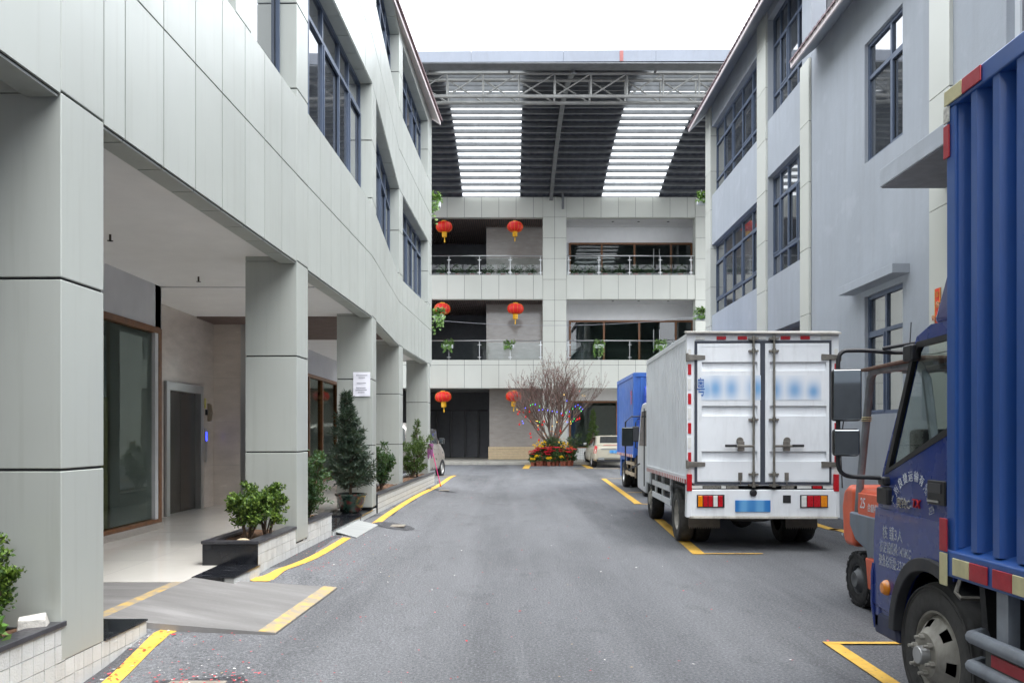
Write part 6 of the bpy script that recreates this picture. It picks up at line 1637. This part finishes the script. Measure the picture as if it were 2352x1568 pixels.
# notice on the third column
NP = thing('paper_notice', 'crumpled white paper notice taped to the third column', 'notice', (XP(831, 13.68), 13.68, 1.9))
n_ = MB(); nx, nz = 8, 14; hw, hh = .145, .205; rr = random.Random(8)
n_.add([(-hw + 2 * hw * i / nx, -.004 - abs(rr.gauss(0, .004)), -hh + 2 * hh * j / nz) for j in range(nz + 1) for i in range(nx + 1)], [(j * (nx + 1) + i, j * (nx + 1) + i + 1, (j + 1) * (nx + 1) + i + 1, (j + 1) * (nx + 1) + i) for j in range(nz) for i in range(nx)])
NP.location.z = ZP(882, 13.68)
n_.build('sheet', plain('paper', lin(234, 234, 242), .8, var=.03), NP, smooth=True, angle=180)
INK = plain('ink_grey', lin(120, 120, 132), .8)
lr_ = MB()
for j, (z, a, b_) in enumerate(((.15, -.09, .09), (.11, -.05, .06), (.02, -.08, .08), (-.06, -.09, .07), (-.10, -.10, .09), (-.14, -.06, .05))):
    x = a
    while x < b_: lr_.box(x, x + .010, -.0175, -.0165, z - .007, z + .007); x += .016
lr_.build('print', INK, NP, kind='stuff')
# mop leaning on the last column
MP = thing('mop', 'pink mop leaning upside down at the last planter with purple strands on top', 'mop', GB(1012, 1117))
PINK = plain('mop_pink', lin(240, 84, 150), .4); MOPS = plain('mop_strands', lin(150, 92, 138), .95, var=.3, nscale=40)
v0 = Vector((0, 0, .02)); v1 = Vector((-.235, -.25, 1.12))
MB().cyl(v0, v1, .0125, n=10).build('handle', PINK, MP, smooth=True)
MB().cyl(v0 - Vector((0, 0, .01)), v0.lerp(v1, .05), .022, .017, n=10).build('end_cap', plain('cap_orange', lin(240, 140, 40), .4), MP)
sm = MB(); rr = random.Random(4)
for k in range(46):
    a = rr.uniform(0, 6.28); r_ = rr.uniform(.03, .075); dz = rr.uniform(.18, .36)
    sm.tube([v1 + Vector((0, 0, .03)), v1 + Vector((math.cos(a) * r_ * .8, math.sin(a) * r_ * .8, .055)), v1 + Vector((math.cos(a) * r_ - .02, math.sin(a) * r_, -.04)), v1 + Vector((math.cos(a) * r_ * 1.05 - .035, math.sin(a) * r_, -dz))], [.014, .014, .012, .007], 5)
sm.build('strands', MOPS, MP, smooth=True)
# ================================================================ LANTERNS
def make_lantern():
    root = thing('lantern', '', 'lantern', (0, 0, 0), 0, 'red lanterns hanging in the gallery openings')
    n = 48; prof = [(.20 + .0 * k, 0) for k in range(0)]
    rings = []
    for k in range(15):
        t = math.pi * (k / 14) ; z = .38 * math.cos(t) * .98; r = .16 + .43 * math.sin(t) ** .8
        rings.append((r, z))
    vs = []; m_ = 72
    for r, z in rings:
        for q in range(m_):
            a = 2 * math.pi * q / m_; f = 1 - .03 * abs(math.cos(a * 12)) ** 6 * 1.0; f = .965 + .035 * abs(math.sin(a * 12)) ** .6
            vs.append((r * f * math.cos(a), r * f * math.sin(a), z))
    fs = [(i * m_ + q, i * m_ + (q + 1) % m_, (i + 1) * m_ + (q + 1) % m_, (i + 1) * m_ + q) for i in range(14) for q in range(m_)]
    body = MB().add(vs, fs).build('silk_body', LANTERN_RED, root, smooth=True, angle=60)
    rb = MB()
    for q in range(12):
        a = 2 * math.pi * (q + .5) / 12
        rb.tube([(math.cos(a) * (r + .006), math.sin(a) * (r + .006), z) for r, z in rings], .006, 4)
    rb.build('gold_seams', GOLD, body, kind='stuff')
    MB().lathe([(.001, .44), (.17, .44), (.18, .42), (.165, .36), (.001, .36)], 24).build('top_cap', GOLD, root, smooth=True)
    MB().lathe([(.001, -.36), (.165, -.36), (.18, -.42), (.17, -.44), (.001, -.44)], 24).build('bottom_cap', GOLD, root, smooth=True)
    fr_ = MB()
    for q in range(30):
        a = 2 * math.pi * q / 30; fr_.box(math.cos(a) * .16 - .014, math.cos(a) * .16 + .014, math.sin(a) * .16 - .014, math.sin(a) * .16 + .014, -.74, -.43)
    fr_.build('fringe', GOLD, root, kind='stuff')
    MB().cyl((0, 0, -.44), (0, 0, -.76), .12, n=16).cyl((0, 0, -.76), (0, 0, -1.12), .03, .045, n=8).build('tassel', GOLD, root, smooth=True)
    MB().cyl((0, 0, .44), (0, 0, .66), .008, n=5).build('cord', BLACK_PL, root)
    return root
lan = make_lantern()
LP = [(1020, 521, 'red lantern at the far side of the top gallery, beside the pilaster plant'), (1183, 521, 'red lantern nearest the centre column in the top gallery'),
      (1016, 709, 'red lantern half hidden by trailing leaves in the middle gallery'), (1184, 709, 'red lantern nearest the centre column in the middle gallery'),
      (1018, 911, 'red lantern hanging before the dark ground-floor passage'), (1180, 910, 'red lantern touching the bare blossom tree at ground floor')]
for i, (u, v, lb) in enumerate(LP):
    o = lan if i == 0 else copy_tree(lan)
    y = 42.05; o.location = (XP(u, y), y, ZP(v, y)); o['label'] = lb; s = .72 if i != 9 else .7; s *= (1, .98, .99, 1.02, 1.0, .97)[i]; o.scale = (s, s, s * (1, .97, 1.02, .98, 1, 1.01)[i]); o.rotation_euler = ((.03, -.02, .04, .0, -.03, .05)[i], (-.04, .03, .02, -.03, .05, -.02)[i], i * .7)
# ================================================================ BALCONY PLANTS
def pot_plant(name, seed, lm, h=.50, wd=.72, pot=TERRA, nl=260):
    rnd = random.Random(seed); random.seed(seed)
    root = thing(name, '', 'plant', (0, 0, 0))
    MB().lathe([(.11, 0), (.15, .18), (.165, .18), (.165, .21), (.14, .21), (.001, .19)], 14).build('pot', pot, root, smooth=True)
    cr = MB()
    for k in range(nl):
        d = rdir(rnd, .45); r_ = rnd.random() ** .5
        p = Vector((d.x * wd * .5 * r_, d.y * wd * .5 * r_, .22 + abs(d.z) * h * r_))
        leaf(cr, p, d + rdir(rnd) * .7, .14 * rnd.uniform(.7, 1.2), .045)
    cr.build('crown', lm, root)
    return root
bp_ = [pot_plant('balcony_plant', 31 + k, LEAF_MID) for k in range(3)]
zf = levels[1][0] + .02
ul = [215, 333, 448, 568, 680, 788, 888]; ur = [1237, 1345, 1460, 1568, 1690, 1790, 1918, 2033]
ords = ['first', 'second', 'third', 'fourth', 'fifth', 'sixth', 'seventh', 'eighth']
used_p = set()
def place_pot(x, y, z, lb, k, s=1.0, grp='potted shrubs along the top balcony'):
    src = bp_[k % 3]
    if k % 3 in used_p: o = copy_tree(src)
    else: o = src; used_p.add(k % 3)
    o.location = (x, y, z); o.rotation_euler = (0, 0, k * 1.3); o.scale = (s, s, s); o['label'] = lb; o['group'] = grp; return o
for i, u in enumerate(ul): place_pot(u8(u), BY + .55, levels[1][0] - .02, f'{ords[i]} dark potted shrub from the left along the lantern side of the top balcony', i, .9)
for i, u in enumerate(ur): place_pot(u8(u), BY + .55, levels[1][0] - .02, f'{ords[i]} dark potted shrub from the left along the glazed side of the top balcony', i + 1, .9)
# trailing pothos boxes on the railings and on wall brackets
def pothos(name, label, loc, seed, sx=1.0, trail=.5, bracket=None, group=None):
    rnd = random.Random(seed); random.seed(seed)
    root = thing(name, label, 'plant', loc, 0, group)
    MB().box(-.30 * sx, .30 * sx, -.11, .11, -.12, .08).build('trough', ALU_WHITE, root, bev=.015)
    MB().box(-.30 * sx, .30 * sx, -.10, .10, .081, .083).build('soil', SOIL, root)
    cr = MB(); st = MB()
    for k in range(110):
        p = Vector((rnd.uniform(-.32, .32) * sx, rnd.uniform(-.14, .1), rnd.uniform(.06, .34) * (1 - .3 * rnd.random())))
        leaf(cr, p, rdir(rnd, .2) + Vector((0, -.5, -.1)), .15 * rnd.uniform(.7, 1.15), .10, up=(0, -.3, 1))
    for k in range(6):
        x = rnd.uniform(-.3, .3) * sx; ln = trail * rnd.uniform(.3, 1.0); pts = [Vector((x, -.12, .06)), Vector((x + rnd.gauss(0, .05), -.18, .0))]
        q = pts[-1]
        for j in range(5):
            q = q + Vector((rnd.gauss(0, .03), rnd.gauss(0, .02), -ln / 5)); pts.append(q)
        st.tube(pts, .006, 4)
        for p in pts[1:]:
            for j in range(2): leaf(cr, p, Vector((rnd.gauss(0, 1), -.6, -.6)), .12, .085, up=(0, -.5, .6))
    st.build('stems', LEAF_IVY, root, kind='stuff'); cr.build('crown', LEAF_IVY, root)
    if bracket:
        MB().box(-.02, .02, bracket[0], bracket[1], -.16, -.12).build('bracket', ALU_WHITE, root)
    MB().tube([(-.25 * sx, .0, .05), (-.02, 0, .42), (.25 * sx, 0, .05)], .008, 5).build('hanger', STEEL, root, smooth=True)
    return root
zr = levels[2][0] + .72
gp_ = 'hanging plants on the middle balcony rail'
for i, (u, lb) in enumerate(((268, 'small hanging plant on the middle balcony rail nearest the office block'), (728, 'small hanging plant on the middle rail before the marble wall'), (1403, 'trailing hanging plant on the middle rail just past the centre column'), (1868, 'small hanging plant on the middle rail above the white truck'))):
    o = pothos('hanging_plant', lb, (u8(u), BY - .05, zr), 41 + i, .9, [.35, .2, .6, .35][i], None, gp_); o.scale = (.95, .95, .95)
gw = 'plants on wall brackets at the building corners'
for (u, v, y, lb, tr_, sd) in ((1001, 462, 23.4, 'trailing pothos on the top corner bracket of the office block', .75, 51), (1008, 722, 23.4, 'trailing pothos on the lower corner bracket of the office block', .7, 52),
                               (1612, 456, 25.0, 'leafy pothos in a white trough on the top corner of the grey block', .12, 53), (1608, 721, 25.0, 'leafy pothos on the lower corner bracket of the grey block', .1, 54)):
    o = pothos('bracket_plant', lb, (XP(u, y), y, ZP(v + 6, y)), sd, .55, tr_, None, gw); o.scale = (.85, .85, .85)
    sx_ = -1 if u < 1200 else 1
    MB().tube([(0, .02, -.13), (sx_ * .42, .0, -.13), (sx_ * .55, -.1, -.12)], .012, 5).build('bracket', ALU_WHITE, o)
# overhead cable across the yard
cab = []
for k in range(17):
    t = k / 16; u = 1032 + (1600 - 1032) * t; v = 741 - 0 * t; y = 40.0
    zz = ZP(738 + (728 - 738) * t, y) - .55 * 4 * t * (1 - t) * .55
    cab.append((XP(u, y), y, zz))
cab = [(-4.3, 40, ZP(737, 40))] + cab + [(10.5, 40, ZP(726, 40))]
tag(MB().tube(cab, .012, 5).build('cable', plain('cable_grey', lin(150, 150, 154), .6), smooth=True), 'thin grey cable sagging across the yard in front of the middle gallery', 'cable')
# ================================================================ BLOSSOM TREE AND FLOWER DISPLAY
FY = 40.1
TC = Vector((XP(1270, FY), FY, 0))
rb = random.Random(77); random.seed(77)
TREE = thing('blossom_tree', 'bare peach blossom tree with dark twigs, red charms and fairy lights', 'tree', tuple(TC))
br = MB(); bud = MB(); wig = []
def grow(p, d, l, r_, depth):
    n = 4; pts = [p]; q = p.copy(); dd = d.copy()
    for k in range(n):
        dd = (dd + Vector((rb.gauss(0, .10), rb.gauss(0, .10), .05 + rb.gauss(0, .05)))).normalized(); q = q + dd * (l / n); pts.append(q.copy())
    br.tube(pts, [r_ * (1 - .55 * k / n) for k in range(n + 1)], 6 if depth < 2 else (4 if depth < 3 else 3))
    if depth >= 3:
        for k in range(7):
            f = rb.uniform(.15, 1.0) * n; i = min(int(f), n - 1); c = pts[i].lerp(pts[i + 1], f - i); s_ = rb.uniform(.016, .034)
            leaf(bud, c, dd + rdir(rb) * .8, s_ * 1.7, s_ * 1.2, fold=.5)
        return
    m_ = [0, 4, 4, 0][depth] if depth else 0
    kids = {0: 5, 1: 4, 2: 4}[depth]
    for k in range(kids):
        f = rb.uniform(.35, 1.0) * n; i = min(int(f), n - 1); c = pts[i].lerp(pts[i + 1], f - i)
        side = Vector((rb.gauss(0, 1), rb.gauss(0, 1), rb.uniform(-.1, .5))).normalized()
        nd = (dd * .9 + side * .55 + Vector((0, 0, .15))).normalized()
        grow(c, nd, l * rb.uniform(.50, .72), max(r_ * .45, .005), depth + 1)
trunk_top = Vector((0, 0, .95))
br.tube([(0, 0, .25), (.02, 0, .6), trunk_top], [.14, .12, .11], 8)
for k in range(14):
    a = 2 * math.pi * k / 14 + rb.uniform(-.2, .2); tilt = rb.uniform(.18, 1.05) if k % 2 else rb.uniform(.1, .6)
    d = Vector((math.cos(a) * math.sin(tilt) * 1.15, math.sin(a) * math.sin(tilt) * .55, math.cos(tilt)))
    grow(Vector((math.cos(a) * .06, math.sin(a) * .06, rb.uniform(.7, 1.0))), d.normalized(), rb.uniform(1.9, 2.5), .055, 0)
br.build('branches', TWIG, TREE, smooth=True, angle=80); bud.build('blossom', BUD, TREE)
def bulb(col, nm, st):
    t = NT(nm); e = t.n('Emission'); e.inputs[0].default_value = col4(col); e.inputs[1].default_value = st; return t.done(e)
BU = {'b': bulb((.06, .08, 1), 'bulb_blue', 3.0), 'g': bulb((.05, .8, .15), 'bulb_green', 2.0), 'y': bulb((1, .6, .08), 'bulb_yellow', 2.0), 'r': bulb((.9, .08, .05), 'bulb_red', 1.2)}
z3 = lambda x, y: (XP((2050 + x / 3.6475) * .57422, FY - 1.0), FY - 1.0, ZP((1450 + y / 3.6475) * .57422, FY - 1.0))
lights = [(262, 622, 'g'), (296, 608, 'g'), (333, 608, 'b'), (395, 636, 'g'), (188, 662, 'b'), (387, 690, 'b'), (439, 684, 'b'), (512, 694, 'b'), (580, 706, 'b'), (650, 718, 'b'), (712, 740, 'b'), (777, 726, 'g'), (832, 716, 'b'), (876, 672, 'g'), (918, 638, 'b'), (956, 616, 'b'), (996, 648, 'b'), (978, 666, 'g'), (1020, 678, 'b'), (1002, 706, 'g'), (793, 556, 'b'), (1020, 480, 'y'), (1052, 484, 'y'), (977, 416, 'r'), (66, 684, 'y'), (143, 852, 'b'), (156, 884, 'b'), (263, 856, 'r'), (345, 850, 'y'), (366, 852, 'y'), (395, 866, 'g'), (372, 914, 'y'), (580, 924, 'y'), (648, 866, 'y'), (772, 856, 'r'), (798, 866, 'b'), (848, 858, 'y'), (880, 856, 'g'), (920, 848, 'r'), (854, 890, 'y'), (900, 818, 'g'), (752, 466, 'y')]
SL = thing('fairy_lights', 'string of tiny blue green and yellow lights draped through the blossom tree', 'lights', (TC.x, TC.y - 1.0, 1.5), world=True)
wire = [z3(x, y) for (x, y, c) in lights[:21]]
MB().tube(wire, .004, 3).build('wire', BLACK_PL, SL)
for x, y, c in lights: MB().lathe([(.001, -.015), (.011, -.007), (.014, .004), (.009, .013), (.001, .015)], 8, z3(x, y)).build('bulb', BU[c], SL, smooth=True)
for i, (x, y) in enumerate(((100, 712), (163, 716), (250, 712), (80, 744), (196, 788), (102, 898), (440, 902), (380, 968), (262, 1036), (272, 1086), (390, 1126), (738, 762), (834, 778), (953, 824), (988, 812), (706, 996), (468, 856))):
    p = Vector(z3(x, y)) - TC + Vector((0, .4, 0))
    MB().lathe([(.001, -.06), (.035, -.04), (.045, 0), (.03, .04), (.001, .05)], 8, p).cyl(p, p + Vector((0, 0, .2)), .004, n=4).build('red_charm', LANTERN_RED, TREE)
# pots round the tree
PETAL_Y = leaf_mat('petal_yellow', [lin(238, 196, 20), lin(246, 214, 40), lin(226, 170, 16)], .6, .2)
PETAL_R = leaf_mat('bract_red', [lin(196, 16, 44), lin(220, 30, 62), lin(160, 12, 36)], .55, .2)
PETAL_O = leaf_mat('kumquat', [lin(230, 140, 20), lin(214, 110, 16), lin(200, 80, 30)], .5, .1)
def flower_pot(name, label, cat, loc, seed, kind, h, wd, grp, potr=.13, poth=.26):
    rnd = random.Random(seed); random.seed(seed)
    root = thing(name, label, cat, loc, 0, grp)
    MB().lathe([(potr * .74, 0), (potr, poth * .85), (potr * 1.12, poth * .85), (potr * 1.12, poth), (potr * .95, poth), (.001, poth * .9)], 16).build('pot', TERRA, root, smooth=True)
    gr_ = MB(); fl_ = MB()
    for k in range(int(170 * wd * h / .12)):
        d = rdir(rnd, .4); r_ = rnd.random() ** .5; p = Vector((d.x * wd * .5 * r_, d.y * wd * .4 * r_, poth + abs(d.z) * h * .75 * r_))
        leaf(gr_, p, d + rdir(rnd) * .6, .10 * rnd.uniform(.8, 1.2), .05)
    if kind == 'poinsettia':
        for k in range(9):
            c = Vector((rnd.uniform(-.42, .42) * wd, rnd.uniform(-.4, .2) * wd, poth + h * rnd.uniform(.62, .98)))
            for j in range(9):
                a = 2 * math.pi * j / 9 + rnd.random(); leaf(fl_, c, (math.cos(a), math.sin(a) - .25, rnd.uniform(-.1, .35)), .15 * rnd.uniform(.8, 1.1), .065, up=(0, -.4, 1))
        m_ = PETAL_R
    else:
        nf = {'mum': 16, 'kumquat': 60, 'leafy': 8}[kind]
        for k in range(nf):
            if kind == 'mum':
                c = Vector((rnd.uniform(-.45, .45) * wd, rnd.uniform(-.45, .2) * wd, poth + h * rnd.uniform(.72, 1.0)))
                for j in range(16): leaf(fl_, c, rdir(rnd, .3), .055, .03)
            else:
                d = rdir(rnd, .3); c = Vector((d.x * wd * .48, d.y * wd * .4, poth + h * (.15 + .8 * rnd.random())))
                fl_.lathe([(.001, -.022), (.02, -.01), (.022, .006), (.001, .024)], 6, c)
        m_ = PETAL_Y if kind == 'mum' else (PETAL_O if kind == 'kumquat' else PETAL_R)
    gr_.build('leaves', LEAF_DARK, root); fl_.build('flowers', m_, root, kind='stuff')
    return root
fx_ = lambda x: XP((2050 + x / 3.6475) * .57422, 39.4)
gF = 'potted New Year flowers round the blossom tree'
flower_pot('kumquat_bush', 'round kumquat bush with orange fruit at the foot of the blossom tree', 'plant', (fx_(590), 39.9, 0), 61, 'kumquat', 1.55, 1.3, gF, .2, .3)
for i, (x, y_, h_, lb) in enumerate(((375, 39.75, .86, 'yellow chrysanthemum pot at the back, marble-wall side of the display'), (450, 39.8, .95, 'yellow chrysanthemum pot tucked beside the kumquat on the marble-wall side'), (740, 39.8, .90, 'broad yellow chrysanthemum pot at the back near the glazed bay'), (815, 39.75, .80, 'orange-yellow flower pot at the back corner nearest the saloon car'))):
    flower_pot('chrysanthemum_pot', lb, 'plant', (fx_(x), y_, 0), 70 + i, 'mum' if i < 3 else 'kumquat', h_, .55, gF)
for i, (x, lb) in enumerate(((310, 'red poinsettia pot at the marble-wall end of the front row'), (360, 'second red poinsettia pot from the marble-wall end'), (470, 'pale red poinsettia pot left of the display centre'), (530, 'red poinsettia pot at the display centre'), (650, 'largest red poinsettia pot, just past the display centre'), (855, 'red poinsettia pot at the end nearest the saloon car'))):
    flower_pot('poinsettia_pot', lb, 'plant', (fx_(x), 39.32 + .1 * (i % 2), 0), 80 + i, 'poinsettia', (.5, .62, .45, .66, .7, .58)[i], (.5, .6, .45, .5, .72, .55)[i], gF)
for i, (x, lb) in enumerate(((290, 'small yellow flower pot at the very end of the front row'), (362, 'small yellow flower pot under the second poinsettia'), (528, 'small yellow flower pot at the front centre'), (715, 'small yellow flower pot right of the front centre'))):
    flower_pot('small_flower_pot', lb, 'plant', (fx_(x), 39.10 + .06 * (i % 2), 0), 90 + i, 'mum', (.18, .26, .2, .24)[i], .28, gF, (.10, .12, .11, .10)[i], (.2, .26, .22, .24)[i])
for i, (x, lb) in enumerate(((410, 'plain terracotta pot with dark red leaves, between the small yellow pots'), (588, 'terracotta pot with rust red leaves beside the centre yellow pot'), (755, 'terracotta pot with bare green leaves near the car end'), (818, 'terracotta pot with rust red foliage next to the end poinsettia'))):
    flower_pot('foliage_pot', lb, 'plant', (fx_(x), 39.16 + .05 * (i % 2), 0), 95 + i, 'leafy', (.3, .2, .36, .25)[i], .3, gF, (.12, .10, .11, .13)[i], (.25, .2, .24, .28)[i])
# plants by the glazed bay
o = thing('potted_conifer', 'slim green conifer standing before the ground-floor glazing', 'plant', (XP(1362, 41.7), 41.7, .16)); MB().lathe([(.14, 0), (.2, .3), (.22, .3), (.22, .34), (.001, .32)], 16).build('pot', TERRA, o, smooth=True)
conifer('x', '', None, 2.3, .85, 150, .14, .035, LEAF_YEL, 62, 4, o, None, .3)
o = shrub('potted_shrub', 'round dull green shrub between the flower display and the slim conifer', 'plant', (XP(1314, 41.6), 41.6, .16), 1.35, 1.05, 7, 900, .11, .055, LEAF_DARK, 63, None, .2, stem_r=.015)
# ================================================================ COUPLET BANNER ON THE GREY BLOCK
cy = 11.0
CBN = thing('couplet_banner', 'red and gold New Year couplet strip pasted on the pale pilaster', 'banner', (rx(cy) - .055, cy, 2.6))
cz0, cz1 = ZP(768, cy) - 2.6 - .03, ZP(662, cy) - 2.6
MB().box(-.006, 0, -.075, .075, cz0, cz1).build('strip', plain('couplet_red', lin(226, 72, 30), .6, var=.15, nscale=30), CBN)
GOLDP = plain('couplet_gold', lin(206, 160, 60), .6, var=.35, nscale=45)
for ya, yb in ((-.075, -.060), (.060, .075)): MB().box(-.008, -.006, ya, yb, cz0, cz1).build('border', GOLDP, CBN)
hh = (cz1 - cz0)
for k, ch in enumerate('吉祥如意'):
    zc = cz1 - hh * (.13 + .245 * k)
    MB().lathe([(.001, 0), (.052, 0), (.052, -.002), (.001, -.002)], 20, (-.0065, 0, zc), 'X').build('roundel', plain('roundel_red', lin(214, 44, 26), .6), CBN)
    text('couplet_character', ch, .085, GOLDP, CBN, face_m((-.010, 0, zc), '-X'))
for (yy, zz) in ((-.055, .66), (.06, .40)):
    fl_ = MB(); random.seed(9)
    for j in range(14): leaf(fl_, (-.012, yy, cz0 + hh * zz), Vector((-.5, random.gauss(0, 1), random.gauss(0, 1))), .055, .04)
    fl_.build('paper_flower', leaf_mat('paper_petal', [lin(240, 220, 226), lin(236, 200, 160), lin(226, 150, 120)], .7, .1), CBN)
# white scraps by the grey wall
sc_ = MB(); random.seed(12)
for k in range(5): leaf(sc_, (5.0 + random.gauss(0, .05), 12.0 + random.gauss(0, .05), .015), (random.gauss(0, 1), random.gauss(0, 1), .2), .09, .05)
tag(sc_.build('paper_scrap', plain('scrap_white', lin(230, 232, 236), .8)), 'crumpled white paper scrap by the yellow line at the grey wall', 'paper')

# ---- lettering becomes plain mesh
dg = bpy.context.evaluated_depsgraph_get()
for o in TEXTS:
    me = bpy.data.meshes.new_from_object(o.evaluated_get(dg)); par = o.parent; nm = o.name
    mi, mb_ = o.matrix_parent_inverse.copy(), o.matrix_basis.copy(); cu = o.data
    nm = nm.split('.')[0]
    if not me.materials: me.materials.append(cu.materials[0])
    bpy.data.objects.remove(o); q = bpy.data.objects.new(nm, me); COL.objects.link(q); q.parent = par; q.matrix_parent_inverse = mi; q.matrix_basis = mb_
